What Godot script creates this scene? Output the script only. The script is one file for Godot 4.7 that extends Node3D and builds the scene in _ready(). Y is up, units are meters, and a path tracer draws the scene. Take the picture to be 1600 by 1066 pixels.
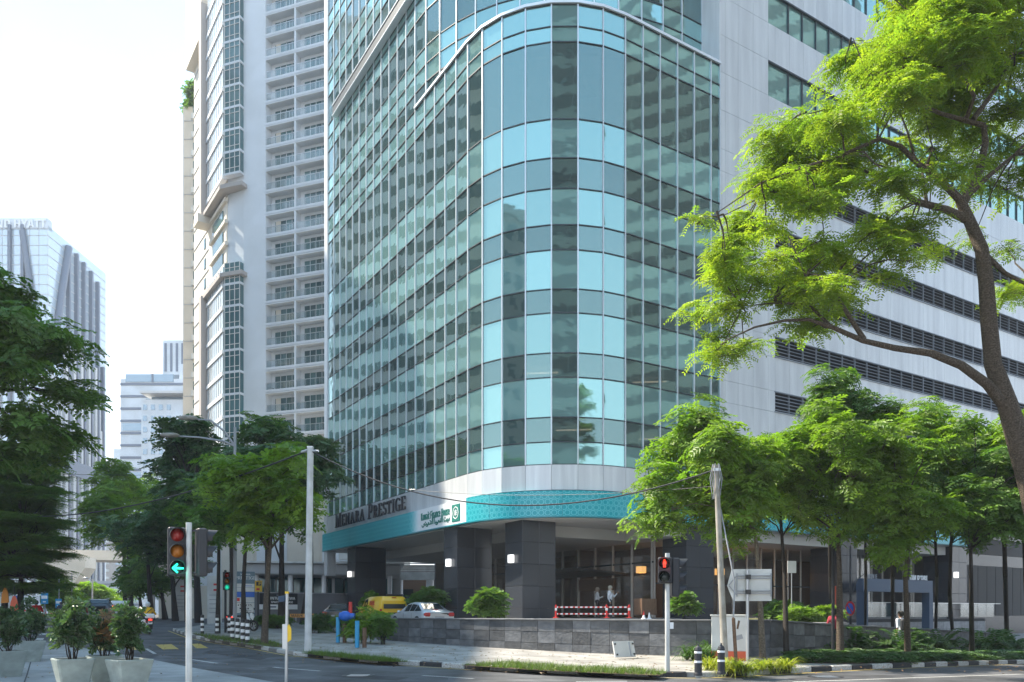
extends Node3D

var rng := RandomNumberGenerator.new()
var M := {}
var UNIT: BoxMesh

# ---------------------------------------------------------------- mesh builder
class MB:
	var v := PackedVector3Array()
	var n := PackedVector3Array()
	var t := PackedVector2Array()
	var c := PackedColorArray()
	var col := Color(1, 1, 1)
	func tri(a: Vector3, b: Vector3, d: Vector3) -> void:   # counter-clockwise seen from outside
		var nn := (b - a).cross(d - a).normalized()
		tri_n(a, b, d, nn, nn, nn)
	func tri_n(a: Vector3, b: Vector3, d: Vector3, na: Vector3, nb: Vector3, nd: Vector3, ta := Vector2(), tb := Vector2(), td := Vector2()) -> void:
		v.append(a); v.append(d); v.append(b)
		n.append(na); n.append(nd); n.append(nb)
		t.append(ta); t.append(td); t.append(tb)
		c.append(col); c.append(col); c.append(col)
	func quad(a: Vector3, b: Vector3, d: Vector3, e: Vector3) -> void:
		var nn := (d - a).cross(e - b).normalized()
		tri_n(a, b, d, nn, nn, nn, Vector2(0, 1), Vector2(1, 1), Vector2(1, 0))
		tri_n(a, d, e, nn, nn, nn, Vector2(0, 1), Vector2(1, 0), Vector2(0, 0))
	func quad_n(p: Array, q: Array) -> void:
		tri_n(p[0], p[1], p[2], q[0], q[1], q[2])
		tri_n(p[0], p[2], p[3], q[0], q[2], q[3])
	func box(o: Vector3, s: Vector3, b := Basis()) -> void:
		var x := b.x * s.x * 0.5
		var y := b.y * s.y * 0.5
		var z := b.z * s.z * 0.5
		quad(o - x - y + z, o + x - y + z, o + x + y + z, o - x + y + z)
		quad(o + x - y - z, o - x - y - z, o - x + y - z, o + x + y - z)
		quad(o + x - y + z, o + x - y - z, o + x + y - z, o + x + y + z)
		quad(o - x - y - z, o - x - y + z, o - x + y + z, o - x + y - z)
		quad(o - x + y + z, o + x + y + z, o + x + y - z, o - x + y - z)
		quad(o - x - y - z, o + x - y - z, o + x - y + z, o - x - y + z)
	func bbox(o: Vector3, s: Vector3, e: float, b := Basis()) -> void:   # chamfered box
		var h := s * 0.5
		var k := h - Vector3(e, e, e)
		var put := func(p: Vector3) -> Vector3: return o + b * p
		for ax in 3:
			var u := (ax + 1) % 3
			var w := (ax + 2) % 3
			for sg in [-1.0, 1.0]:
				var q := []
				for cc in [[-1, -1], [1, -1], [1, 1], [-1, 1]]:
					var p := Vector3()
					p[ax] = h[ax] * sg
					p[u] = k[u] * cc[0]
					p[w] = k[w] * cc[1]
					q.append(put.call(p))
				if sg < 0: q.reverse()
				quad(q[0], q[1], q[2], q[3])
			for su in [-1.0, 1.0]:
				for sw in [-1.0, 1.0]:
					var q := []
					for cc in [[-1, 0], [1, 0], [1, 1], [-1, 1]]:
						var p := Vector3()
						p[ax] = k[ax] * cc[0]
						p[u] = (h[u] if cc[1] == 0 else k[u]) * su
						p[w] = (k[w] if cc[1] == 0 else h[w]) * sw
						q.append(put.call(p))
					if su * sw < 0: q.reverse()
					quad(q[0], q[1], q[2], q[3])
		for sx in [-1.0, 1.0]:
			for sy in [-1.0, 1.0]:
				for sz in [-1.0, 1.0]:
					var a: Vector3 = put.call(Vector3(h.x * sx, k.y * sy, k.z * sz))
					var d: Vector3 = put.call(Vector3(k.x * sx, h.y * sy, k.z * sz))
					var f: Vector3 = put.call(Vector3(k.x * sx, k.y * sy, h.z * sz))
					if sx * sy * sz > 0: tri(a, d, f)
					else: tri(a, f, d)
	func tube(p: Array, r: Array, sides := 8, caps := true) -> void:
		var rings := []
		var side := Vector3.RIGHT
		for i in p.size():
			var dir: Vector3 = (p[mini(i + 1, p.size() - 1)] - p[maxi(i - 1, 0)]).normalized()
			if i == 0:
				side = dir.cross(Vector3.UP if absf(dir.y) < 0.9 else Vector3.RIGHT).normalized()
			else:
				side = (side - dir * side.dot(dir)).normalized()
			var up := dir.cross(side)
			var ring := []
			for k in sides:
				var a := TAU * k / sides
				ring.append(side * cos(a) + up * sin(a))
			rings.append(ring)
		for i in p.size() - 1:
			for k in sides:
				var l := (k + 1) % sides
				var A: Vector3 = rings[i][k]
				var B: Vector3 = rings[i][l]
				var C: Vector3 = rings[i + 1][l]
				var D: Vector3 = rings[i + 1][k]
				quad_n([p[i] + A * r[i], p[i] + B * r[i], p[i + 1] + C * r[i + 1], p[i + 1] + D * r[i + 1]], [A, B, C, D])
		if caps:
			var e := p.size() - 1
			for k in range(1, sides - 1):
				tri(p[0] + rings[0][0] * r[0], p[0] + rings[0][k + 1] * r[0], p[0] + rings[0][k] * r[0])
				tri(p[e] + rings[e][0] * r[e], p[e] + rings[e][k] * r[e], p[e] + rings[e][k + 1] * r[e])
	func lathe(prof: Array, sides := 16, o := Vector3.ZERO, b := Basis()) -> void:   # prof: [radius, height] from bottom to top
		for i in prof.size() - 1:
			var p0: Array = prof[i]
			var p1: Array = prof[i + 1]
			var sl := Vector2(p1[1] - p0[1], p0[0] - p1[0]).normalized()
			for k in sides:
				var a := TAU * k / sides
				var d := TAU * (k + 1) / sides
				var ra := Vector3(cos(a), 0, -sin(a))
				var rb := Vector3(cos(d), 0, -sin(d))
				var na := b * (ra * sl.x + Vector3.UP * sl.y)
				var nb := b * (rb * sl.x + Vector3.UP * sl.y)
				var y0 := Vector3.UP * float(p0[1])
				var y1 := Vector3.UP * float(p1[1])
				quad_n([o + b * (ra * p0[0] + y0), o + b * (rb * p0[0] + y0), o + b * (rb * p1[0] + y1), o + b * (ra * p1[0] + y1)], [na, nb, nb, na])
	func sheet(poly: Array, y: float, up := true) -> void:   # poly: Vector2(x, z)
		var pk := PackedVector2Array(poly)
		var ix := Geometry2D.triangulate_polygon(pk)
		for i in range(0, ix.size(), 3):
			var a := Vector3(pk[ix[i]].x, y, pk[ix[i]].y)
			var d := Vector3(pk[ix[i + 1]].x, y, pk[ix[i + 1]].y)
			var f := Vector3(pk[ix[i + 2]].x, y, pk[ix[i + 2]].y)
			if ((d - a).cross(f - a).y > 0) == up: tri(a, d, f)
			else: tri(a, f, d)
	func prism(poly: Array, y0: float, y1: float) -> void:   # upright prism over a plan polygon
		sheet(poly, y1, true)
		sheet(poly, y0, false)
		var area := 0.0
		for i in poly.size():
			var p: Vector2 = poly[i]
			var q: Vector2 = poly[(i + 1) % poly.size()]
			area += p.x * q.y - q.x * p.y
		for i in poly.size():
			var p: Vector2 = poly[i]
			var q: Vector2 = poly[(i + 1) % poly.size()]
			if area > 0:
				var s := p
				p = q
				q = s
			quad(Vector3(p.x, y0, p.y), Vector3(q.x, y0, q.y), Vector3(q.x, y1, q.y), Vector3(p.x, y1, p.y))
	func plate(poly: Array, z0: float, z1: float, x := Transform3D()) -> void:   # outline in x, y, thick along z
		var pk := PackedVector2Array(poly)
		var ix := Geometry2D.triangulate_polygon(pk)
		for i in range(0, ix.size(), 3):
			var q := [pk[ix[i]], pk[ix[i + 1]], pk[ix[i + 2]]]
			if (q[1] - q[0]).cross(q[2] - q[0]) < 0: q.reverse()
			tri(x * Vector3(q[0].x, q[0].y, z1), x * Vector3(q[1].x, q[1].y, z1), x * Vector3(q[2].x, q[2].y, z1))
			tri(x * Vector3(q[0].x, q[0].y, z0), x * Vector3(q[2].x, q[2].y, z0), x * Vector3(q[1].x, q[1].y, z0))
		var area := 0.0
		for i in poly.size(): area += poly[i].cross(poly[(i + 1) % poly.size()])
		for i in poly.size():
			var p: Vector2 = poly[i]
			var q: Vector2 = poly[(i + 1) % poly.size()]
			if area < 0:
				var s := p
				p = q
				q = s
			quad(x * Vector3(p.x, p.y, z0), x * Vector3(q.x, q.y, z0), x * Vector3(q.x, q.y, z1), x * Vector3(p.x, p.y, z1))
	func ball(o: Vector3, s: Vector3, k := 8) -> void:
		for i in k:
			for j in 2 * k:
				var q := []
				for e in [[i, j], [i, j + 1], [i + 1, j + 1], [i + 1, j]]:
					var la: float = PI * (float(e[0]) / k - 0.5)
					var lo: float = PI * e[1] / k
					q.append(Vector3(cos(la) * cos(lo), sin(la), -cos(la) * sin(lo)))
				quad_n([o + q[0] * s, o + q[1] * s, o + q[2] * s, o + q[3] * s], q)
	func mesh() -> ArrayMesh:
		var a := []
		a.resize(Mesh.ARRAY_MAX)
		a[Mesh.ARRAY_VERTEX] = v
		a[Mesh.ARRAY_NORMAL] = n
		a[Mesh.ARRAY_TEX_UV] = t
		a[Mesh.ARRAY_COLOR] = c
		var m := ArrayMesh.new()
		m.add_surface_from_arrays(Mesh.PRIMITIVE_TRIANGLES, a)
		return m

# ---------------------------------------------------------------- objects
func tag(o: Node3D, label: String, category: String, group := "") -> Node3D:
	o.set_meta("label", label)
	o.set_meta("category", category)
	if group: o.set_meta("group", group)
	return o

func thing(called: String, label: String, category: String, at := Vector3.ZERO, turn := 0.0, group := "") -> Node3D:
	var o := Node3D.new()
	o.name = called
	add_child(o, true)
	o.position = at
	o.rotation.y = turn
	return tag(o, label, category, group)

func part(called: String, what, mat: Material, parent: Node3D, xf := Transform3D(), stuff := false) -> MeshInstance3D:
	var o := MeshInstance3D.new()
	o.name = called
	var m: Mesh = what.mesh() if what is MB else what
	o.mesh = m
	o.material_override = mat
	o.transform = xf
	parent.add_child(o, true)
	if stuff: o.set_meta("kind", "stuff")
	return o

func struct(called: String, what, mat: Material, parent: Node3D = self) -> MeshInstance3D:
	var o := part(called, what, mat, parent)
	o.set_meta("kind", "structure")
	return o

func cbox(called: String, o: Vector3, s: Vector3, mat: Material, parent: Node3D, b := Basis()) -> MeshInstance3D:   # a shared unit box, scaled
	return part(called, UNIT, mat, parent, Transform3D(Basis(b.x * s.x, b.y * s.y, b.z * s.z), o))

func copy(o: Node3D, at: Vector3, turn: float, label := "") -> Node3D:
	var c: Node3D = o.duplicate()
	c.name = o.name
	add_child(c, true)
	c.position = at
	c.rotation.y = turn
	if label: c.set_meta("label", label)
	return c

func words_mesh(text: String, tall: float, depth: float, font: Font) -> TextMesh:
	var m := TextMesh.new()
	m.text = text
	m.font = font
	m.font_size = 48
	m.pixel_size = tall / 35.0
	m.depth = depth
	m.curve_step = 1.5
	return m

func R(a: float, b: float) -> float: return rng.randf_range(a, b)

func slope(s: float) -> float:
	if s < 8: return 0.0
	if s < 47: return 0.0195 * (s - 8)
	if s < 78: return 0.7605 + (s - 47) * 0.0052
	if s < 150: return 0.9217 + (s - 78) * 0.0038
	return 1.1953

func ground(x: float, z: float) -> float:
	var t := (x - 4) * 0.8494 + (-z - 20) * 0.5278
	return slope((x - 4) * -0.5276 + (-z - 20) * 0.8495) - 0.028 * (clampf(t, 8, 30) - 8)

# ---------------------------------------------------------------- materials
func noise_image(seed_: int, freq: float, size := 256, oct := 4, kind := FastNoiseLite.TYPE_SIMPLEX_SMOOTH) -> Image:
	var f := FastNoiseLite.new()
	f.seed = seed_
	f.frequency = freq
	f.noise_type = kind
	f.fractal_octaves = oct
	return f.get_seamless_image(size, size)

func tone(im: Image, lo: Color, hi: Color) -> ImageTexture:   # grey noise to a colour ramp
	var o := Image.create(im.get_width(), im.get_height(), false, Image.FORMAT_RGB8)
	for y in im.get_height():
		for x in im.get_width():
			o.set_pixel(x, y, lo.lerp(hi, im.get_pixel(x, y).r))
	return ImageTexture.create_from_image(o)

func lin(r: float, g: float, b: float) -> Color: return Color(r, g, b).linear_to_srgb()

func mat(called: String, color: Color, rough := 0.6, metal := 0.0, tex: Texture2D = null, scale := 1.0, bump: Texture2D = null, bump_cm := 1.0) -> StandardMaterial3D:
	var m := StandardMaterial3D.new()
	m.resource_name = called
	m.albedo_color = color
	m.roughness = rough
	m.metallic = metal
	if tex or bump:
		m.uv1_triplanar = true
		m.uv1_world_triplanar = true
		m.uv1_scale = Vector3.ONE * scale
	if tex: m.albedo_texture = tex
	if bump:
		m.heightmap_enabled = true
		m.heightmap_texture = bump
		m.heightmap_scale = bump_cm
	M[called] = m
	return m

func leaf_mat(called: String, r: float, g: float, b: float, through := 0.8) -> void:
	var m := mat(called, lin(r, g, b), 0.5)
	m.vertex_color_use_as_albedo = true
	m.backlight_enabled = true
	m.backlight = lin(through * 0.9, through, through * 0.35)

func glow(called: String, color: Color, energy: float) -> StandardMaterial3D:
	var m := mat(called, color, 0.4)
	m.emission_enabled = true
	m.emission = color
	m.emission_energy_multiplier = energy
	return m

# ---------------------------------------------------------------- plan frames
const KX := 0.773
const KD := 38.02
var tower_frame := Transform3D(Basis(Vector3(0.8494, 0, -0.5278), Vector3.UP, Vector3(0.5278, 0, 0.8494)), Vector3(KX, 0, -KD))   # x along the right-hand street, -z along the left-hand street

var sans: SystemFont
var sans_bold: SystemFont
var serif: SystemFont

func fonts() -> void:
	sans = SystemFont.new()
	sans.font_names = PackedStringArray(["Droid Sans"])
	sans_bold = SystemFont.new()
	sans_bold.font_names = PackedStringArray(["Droid Sans"])
	sans_bold.font_weight = 700
	serif = SystemFont.new()
	serif.font_names = PackedStringArray(["Droid Serif"])

func materials() -> void:
	UNIT = BoxMesh.new()
	var fine := noise_image(3, 0.09, 256, 3)
	var broad := noise_image(7, 0.012, 256, 5)
	var grain := noise_image(11, 0.35, 256, 2)
	var fine_t := ImageTexture.create_from_image(fine)
	var grain_t := ImageTexture.create_from_image(grain)
	var wave_t := ImageTexture.create_from_image(noise_image(19, 0.02, 256, 2))
	# asphalt: fine stone and broad worn patches
	var asp := Image.create(512, 512, false, Image.FORMAT_RGB8)
	var b2 := noise_image(23, 0.008, 512, 5)
	var g2 := noise_image(29, 0.4, 512, 2)
	for y in 512:
		for x in 512:
			var k := 0.72 + 0.5 * (b2.get_pixel(x, y).r - 0.5) + 0.28 * (g2.get_pixel(x, y).r - 0.5)
			asp.set_pixel(x, y, Color(k, k, k * 1.01))
	mat("asphalt", lin(0.12, 0.123, 0.13), 0.85, 0, ImageTexture.create_from_image(asp), 0.11, grain_t, 0.6)
	mat("paving", lin(0.36, 0.35, 0.33), 0.85, 0, tone(broad, Color(0.72, 0.71, 0.7), Color(1, 1, 1)), 0.21, grain_t, 0.3)
	mat("paving_pale", lin(0.33, 0.335, 0.33), 0.85, 0, tone(broad, Color(0.74, 0.74, 0.74), Color(1, 1, 1)), 0.17, grain_t, 0.3)
	mat("kerb_white", lin(0.7, 0.69, 0.66), 0.8, 0, tone(fine, Color(0.6, 0.59, 0.57), Color(1, 1, 1)), 0.8)
	mat("kerb_black", lin(0.05, 0.05, 0.052), 0.8, 0, tone(fine, Color(0.6, 0.6, 0.6), Color(1, 1, 1)), 0.8)
	mat("kerb_grey", lin(0.25, 0.25, 0.24), 0.9, 0, tone(fine, Color(0.6, 0.6, 0.6), Color(1, 1, 1)), 0.8)
	mat("paint_white", lin(0.6, 0.6, 0.58), 0.7, 0, tone(fine, Color(0.6, 0.6, 0.6), Color(1, 1, 1)), 0.9)
	mat("paint_yellow", lin(0.62, 0.45, 0.1), 0.7, 0, tone(fine, Color(0.65, 0.65, 0.65), Color(1, 1, 1)), 0.9)
	mat("orange", lin(0.6, 0.22, 0.02), 0.6)
	mat("soil", lin(0.16, 0.1, 0.06), 0.95, 0, tone(fine, Color(0.5, 0.5, 0.5), Color(1, 1, 1)), 0.7, grain_t, 2.0)
	# tower
	for k in 4:
		var g := mat("vision_glass_%d" % k, lin(0.185, 0.31, 0.3) * (0.9 + 0.05 * k), 0.02, 0.82)
		g.albedo_color.a = 0.05
		g.transparency = BaseMaterial3D.TRANSPARENCY_ALPHA
		g.metallic_specular = 0.7
		g.heightmap_enabled = true
		g.heightmap_texture = wave_t
		g.heightmap_scale = 0.12
		g.uv1_triplanar = true
		g.uv1_world_triplanar = true
		g.uv1_scale = Vector3.ONE * 0.22
		var w := 0.92 + 0.055 * k
		var s := mat("spandrel_glass_%d" % k, lin(0.265 * w, 0.48 * w, 0.465 * w), 0.025, 0.66)
		s.metallic_specular = 0.7
		s.heightmap_enabled = true
		s.heightmap_texture = wave_t
		s.heightmap_scale = 0.16
		s.uv1_triplanar = true
		s.uv1_world_triplanar = true
		s.uv1_scale = Vector3.ONE * 0.22
	mat("mullion", lin(0.62, 0.66, 0.7), 0.35, 0.4)
	mat("transom", lin(0.035, 0.045, 0.055), 0.4, 0.3)
	mat("cap", lin(0.75, 0.78, 0.82), 0.35, 0.3)
	for k in 3:
		mat("cladding_%d" % k, lin(0.71 + 0.03 * k, 0.73 + 0.03 * k, 0.735 + 0.03 * k), 0.32, 0.12, tone(broad, Color(0.84, 0.84, 0.85), Color(1, 1, 1)), 0.09)
		M["cladding_%d" % k].uv1_scale = Vector3(0.5, 0.035, 0.5)
		M["cladding_%d" % k].metallic_specular = 0.7
	mat("joint", lin(0.2, 0.21, 0.23), 0.8)
	mat("louver", lin(0.3, 0.33, 0.37), 0.4, 0.4)
	mat("dark", lin(0.018, 0.02, 0.024), 0.6)
	mat("interior", lin(0.15, 0.19, 0.17), 0.8)
	mat("slab", lin(0.28, 0.32, 0.3), 0.8)
	mat("soffit", lin(0.58, 0.56, 0.52), 0.75)
	var spk := tone(noise_image(41, 0.5, 256, 2), Color(0.45, 0.47, 0.5), Color(1, 1, 1))
	for k in 3:
		mat("granite_%d" % k, lin(0.058 + 0.012 * k, 0.066 + 0.012 * k, 0.08 + 0.013 * k), 0.22, 0, spk, 0.9)
	for k in 5:
		var w := 0.105 + 0.03 * k
		mat("stone_%d" % k, lin(w, w * 1.03, w * 1.07), 0.7, 0, tone(noise_image(60 + k, 0.03, 256, 5), Color(0.62, 0.63, 0.65), Color(1, 1, 1)), 0.35, fine_t, 1.2)
	for k in 3:
		var w := 0.27 + 0.035 * k
		mat("pale_stone_%d" % k, lin(w, w, w * 1.02), 0.6, 0, tone(noise_image(70 + k, 0.03, 256, 4), Color(0.8, 0.8, 0.8), Color(1, 1, 1)), 0.4)
	mat("mortar", lin(0.04, 0.04, 0.042), 0.9)
	mat("clear_glass", lin(0.03, 0.04, 0.04), 0.03)
	M.clear_glass.albedo_color.a = 0.12
	M.clear_glass.transparency = BaseMaterial3D.TRANSPARENCY_ALPHA
	mat("dark_glass", lin(0.02, 0.028, 0.03), 0.04, 0.05)
	mat("timber", lin(0.2, 0.11, 0.06), 0.6, 0, tone(fine, Color(0.6, 0.6, 0.6), Color(1, 1, 1)), 0.5)
	mat("letter", lin(0.028, 0.03, 0.04), 0.35, 0.3)
	mat("teal", lin(0.012, 0.25, 0.3), 0.3)
	mat("white", lin(0.8, 0.8, 0.8), 0.5)
	mat("off_white", lin(0.7, 0.7, 0.68), 0.6, 0, tone(broad, Color(0.85, 0.85, 0.84), Color(1, 1, 1)), 0.3)
	mat("grey", lin(0.3, 0.31, 0.33), 0.6)
	mat("wall_grey", lin(0.2, 0.2, 0.215), 0.7, 0, tone(broad, Color(0.85, 0.85, 0.85), Color(1, 1, 1)), 0.1)
	mat("steel", lin(0.5, 0.51, 0.52), 0.35, 0.7)
	mat("black", lin(0.02, 0.02, 0.022), 0.45)
	mat("rubber", lin(0.022, 0.022, 0.022), 0.85)
	mat("navy", lin(0.05, 0.085, 0.14), 0.5)
	mat("red", lin(0.55, 0.03, 0.025), 0.45)
	mat("orange_red", lin(0.6, 0.1, 0.04), 0.5)
	mat("blue", lin(0.02, 0.12, 0.5), 0.5)
	mat("sky_blue", lin(0.03, 0.3, 0.55), 0.5)
	mat("yellow", lin(0.8, 0.5, 0.02), 0.45)
	mat("pole_white", lin(0.66, 0.67, 0.67), 0.5, 0, tone(broad, Color(0.8, 0.8, 0.79), Color(1, 1, 1)), 0.4)
	mat("concrete", lin(0.42, 0.4, 0.36), 0.85, 0, tone(broad, Color(0.7, 0.68, 0.65), Color(1, 1, 1)), 0.5, grain_t, 0.4)
	mat("pot", lin(0.36, 0.42, 0.41), 0.75, 0, tone(noise_image(83, 0.015, 256, 5), Color(0.72, 0.73, 0.72), Color(1, 1, 1)), 0.8)
	# far buildings
	mat("plaster_white", lin(0.7, 0.73, 0.76), 0.75, 0, tone(broad, Color(0.9, 0.9, 0.89), Color(1, 1, 1)), 0.05)
	mat("plaster_cream", lin(0.7, 0.64, 0.55), 0.8, 0, tone(broad, Color(0.9, 0.9, 0.89), Color(1, 1, 1)), 0.05)
	mat("plaster_taupe", lin(0.4, 0.36, 0.33), 0.8)
	mat("plaster_dark", lin(0.13, 0.155, 0.16), 0.7)
	mat("plaster_grey", lin(0.42, 0.42, 0.42), 0.8)
	for k in 3:
		mat("pane_teal_%d" % k, lin(0.03 + 0.02 * k, 0.085 + 0.04 * k, 0.095 + 0.04 * k), 0.06, 0.12)
	mat("pane_blue", lin(0.28, 0.36, 0.42), 0.12, 0.45)
	mat("pane_pale", lin(0.55, 0.63, 0.68), 0.14, 0.35)
	mat("fin", lin(0.16, 0.18, 0.22), 0.5, 0.2)
	mat("fin_pale", lin(0.6, 0.58, 0.55), 0.6)
	mat("rail_glass", lin(0.1, 0.22, 0.22), 0.06, 0.1)
	M.rail_glass.albedo_color.a = 0.05
	M.rail_glass.transparency = BaseMaterial3D.TRANSPARENCY_ALPHA
	# plants
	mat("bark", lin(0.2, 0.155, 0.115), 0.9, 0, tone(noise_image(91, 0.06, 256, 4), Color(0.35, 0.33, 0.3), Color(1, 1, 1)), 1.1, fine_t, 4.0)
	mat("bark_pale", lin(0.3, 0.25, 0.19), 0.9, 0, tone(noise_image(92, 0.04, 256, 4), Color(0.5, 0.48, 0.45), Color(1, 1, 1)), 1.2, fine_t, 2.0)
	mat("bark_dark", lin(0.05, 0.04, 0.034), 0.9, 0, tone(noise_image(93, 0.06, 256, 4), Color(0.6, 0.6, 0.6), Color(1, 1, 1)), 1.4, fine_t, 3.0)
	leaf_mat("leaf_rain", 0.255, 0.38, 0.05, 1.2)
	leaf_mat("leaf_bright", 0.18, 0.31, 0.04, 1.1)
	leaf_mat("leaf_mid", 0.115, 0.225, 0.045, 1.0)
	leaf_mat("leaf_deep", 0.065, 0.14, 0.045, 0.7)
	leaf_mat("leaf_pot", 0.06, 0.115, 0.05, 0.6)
	M.leaf_pot.roughness = 0.3
	leaf_mat("leaf_dry", 0.2, 0.12, 0.06, 0.5)
	leaf_mat("leaf_fern", 0.06, 0.14, 0.03, 0.9)
	leaf_mat("leaf_lime", 0.34, 0.4, 0.04, 1.0)
	leaf_mat("grass", 0.12, 0.2, 0.035, 0.8)
	# light-giving
	glow("lens_red_lit", lin(1.0, 0.05, 0.02), 0.45)
	glow("lens_green_dim", lin(0.02, 0.6, 0.4), 0.12)
	glow("lens_green_lit", lin(0.02, 0.9, 0.6), 0.42)
	glow("lamp_shade", lin(0.95, 0.5, 0.14), 0.35)
	glow("tube_lamp", lin(1.0, 0.85, 0.62), 1.6)
	glow("wall_lamp", lin(1.0, 0.98, 0.95), 0.45)
	glow("tail_lit", lin(0.9, 0.05, 0.03), 0.7)
	glow("indicator_lit", lin(1.0, 0.35, 0.02), 1.2)
	mat("lens_red", lin(0.3, 0.02, 0.018), 0.25)
	mat("lens_amber", lin(0.42, 0.14, 0.012), 0.25)
	mat("lens_dark", lin(0.02, 0.03, 0.03), 0.25)
	mat("signal_black", lin(0.022, 0.024, 0.03), 0.55)
	# vehicles
	for p in [["car_silver", lin(0.5, 0.53, 0.57), 0.6], ["car_yellow", lin(0.8, 0.47, 0.012), 0.0], ["car_black", lin(0.02, 0.02, 0.023), 0.1], ["car_white", lin(0.75, 0.75, 0.75), 0.0], ["car_red", lin(0.5, 0.03, 0.02), 0.1], ["bike_red", lin(0.5, 0.03, 0.02), 0.1]]:
		var m := mat(p[0], p[1], 0.35, p[2])
		m.clearcoat_enabled = true
		m.clearcoat = 0.8
		m.clearcoat_roughness = 0.05
	mat("tail_lens", lin(0.42, 0.02, 0.02), 0.2)
	mat("skin_cloth", Color.WHITE, 0.8)
	M.skin_cloth.vertex_color_use_as_albedo = true

# ---------------------------------------------------------------- ground pieces
func bands() -> Array:   # the ground is flat within each of these strips across the left-hand street
	var s := [-90.0, 8.0, 47.0, 78.0, 150.0, 420.0]
	var t := [-200.0, 8.0, 30.0, 150.0]
	var out := []
	for i in s.size() - 1:
		for j in t.size() - 1:
			var q := []
			for e in [[s[i], t[j]], [s[i], t[j + 1]], [s[i + 1], t[j + 1]], [s[i + 1], t[j]]]:
				q.append(Vector2(4 - 0.5276 * e[0] + 0.8494 * e[1], -(20 + 0.8495 * e[0] + 0.5278 * e[1])))
			out.append(PackedVector2Array(q))
	return out

func laid(poly: Array, off: float, skirt := 0.0) -> MB:   # a sheet that follows the ground
	var b := MB.new()
	for band in bands():
		for piece in Geometry2D.intersect_polygons(PackedVector2Array(poly), band):
			var ix := Geometry2D.triangulate_polygon(piece)
			for i in range(0, ix.size(), 3):
				var q := []
				for k in 3:
					var p: Vector2 = piece[ix[i + k]]
					q.append(Vector3(p.x, ground(p.x, p.y) + off, p.y))
				if (q[1] - q[0]).cross(q[2] - q[0]).y > 0: b.tri(q[0], q[1], q[2])
				else: b.tri(q[0], q[2], q[1])
	if skirt > 0:
		var area := 0.0
		for i in poly.size(): area += poly[i].cross(poly[(i + 1) % poly.size()])
		for i in poly.size():
			var p: Vector2 = poly[i]
			var q: Vector2 = poly[(i + 1) % poly.size()]
			if area > 0:
				var s := p
				p = q
				q = s
			var a := Vector3(p.x, ground(p.x, p.y) + off, p.y)
			var d := Vector3(q.x, ground(q.x, q.y) + off, q.y)
			b.quad(a - Vector3.UP * skirt, d - Vector3.UP * skirt, d, a)
	return b

func xz(pts: Array) -> Array:
	var o := []
	for p in pts: o.append(Vector2(p.x, p.z))
	return o

func stripe(a: Vector3, b: Vector3, w: float) -> Array:
	var d := (b - a)
	d.y = 0
	var s := d.normalized().cross(Vector3.UP) * w * 0.5
	return xz([a + s, b + s, b - s, a - s])

func resample(pts: Array, step: float) -> Array:
	var out := [pts[0]]
	var need := step
	for i in pts.size() - 1:
		var a: Vector3 = pts[i]
		var b: Vector3 = pts[i + 1]
		var l := a.distance_to(b)
		var at := need
		while at <= l:
			out.append(a.lerp(b, at / l))
			at += step
		need = at - l
	return out

func kerb(pts: Array, step: float, pick: Callable, parent: Node3D, skew := 0.0) -> void:
	var p := resample(pts, step)
	for i in p.size() - 1:
		var a: Vector3 = p[i]
		var b: Vector3 = p[i + 1]
		a.y = ground(a.x, a.z)
		b.y = ground(b.x, b.z)
		var x := (b - a).normalized()
		var z := x.cross(Vector3.UP).normalized()
		var m := MB.new()
		m.bbox(Vector3.ZERO, Vector3(a.distance_to(b) - 0.012, 0.3, 0.16), 0.025)
		var o := part("kerb_stone", m, pick.call(i), parent)
		o.transform = Transform3D(Basis(x, z.cross(x), z), (a + b) * 0.5 + Vector3.UP * (-0.012 + R(-0.008, 0.008)))

func _ready() -> void:
	rng.seed = 20240607
	var cam := Camera3D.new()
	cam.name = "camera"
	cam.position = Vector3(0, 1.6, 0)
	add_child(cam)
	cam.set_frustum(0.1 * 1066.0 / 1243.0, Vector2(0, 0.1 * 424.0 / 1243.0), 0.1, 3000.0)
	cam.current = true
	var env := Environment.new()
	env.background_mode = Environment.BG_SKY
	var sm := ProceduralSkyMaterial.new()
	sm.sky_top_color = lin(0.1, 0.205, 0.345)
	sm.sky_horizon_color = lin(0.5, 0.525, 0.545)
	sm.sky_curve = 0.34
	sm.ground_horizon_color = lin(0.3, 0.3, 0.3)
	sm.ground_bottom_color = lin(0.15, 0.15, 0.15)
	sm.sun_angle_max = 20
	var sky := Sky.new()
	sky.sky_material = sm
	env.sky = sky
	env.background_energy_multiplier = 1.35
	env.ambient_light_source = Environment.AMBIENT_SOURCE_SKY
	env.tonemap_mode = Environment.TONE_MAPPER_LINEAR
	env.tonemap_exposure = 3.6
	env.fog_enabled = true
	env.fog_density = 0.00045
	env.fog_light_color = Color(0.93, 0.96, 1.0)
	env.sdfgi_enabled = true
	env.ssao_enabled = true
	env.ssil_enabled = true
	var we := WorldEnvironment.new()
	we.name = "environment"
	we.environment = env
	add_child(we)
	var sun := DirectionalLight3D.new()
	sun.name = "sun"
	sun.light_color = Color(1.0, 0.955, 0.88)
	sun.light_energy = 1.25
	sun.light_angular_distance = 0.5
	sun.shadow_enabled = true
	add_child(sun)
	var az := deg_to_rad(-114.0)
	var el := deg_to_rad(49.0)
	sun.look_at_from_position(Vector3(sin(az) * cos(el), sin(el), cos(az) * cos(el)) * 100.0, Vector3.ZERO, Vector3.UP)
	fonts()
	materials()
	plants_setup()
	ground_and_road()
	office_tower()
	podium()
	apartment_tower()
	far_buildings()
	trees()
	low_plants()
	street_things()
	signs()
	vehicles_and_people()

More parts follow.
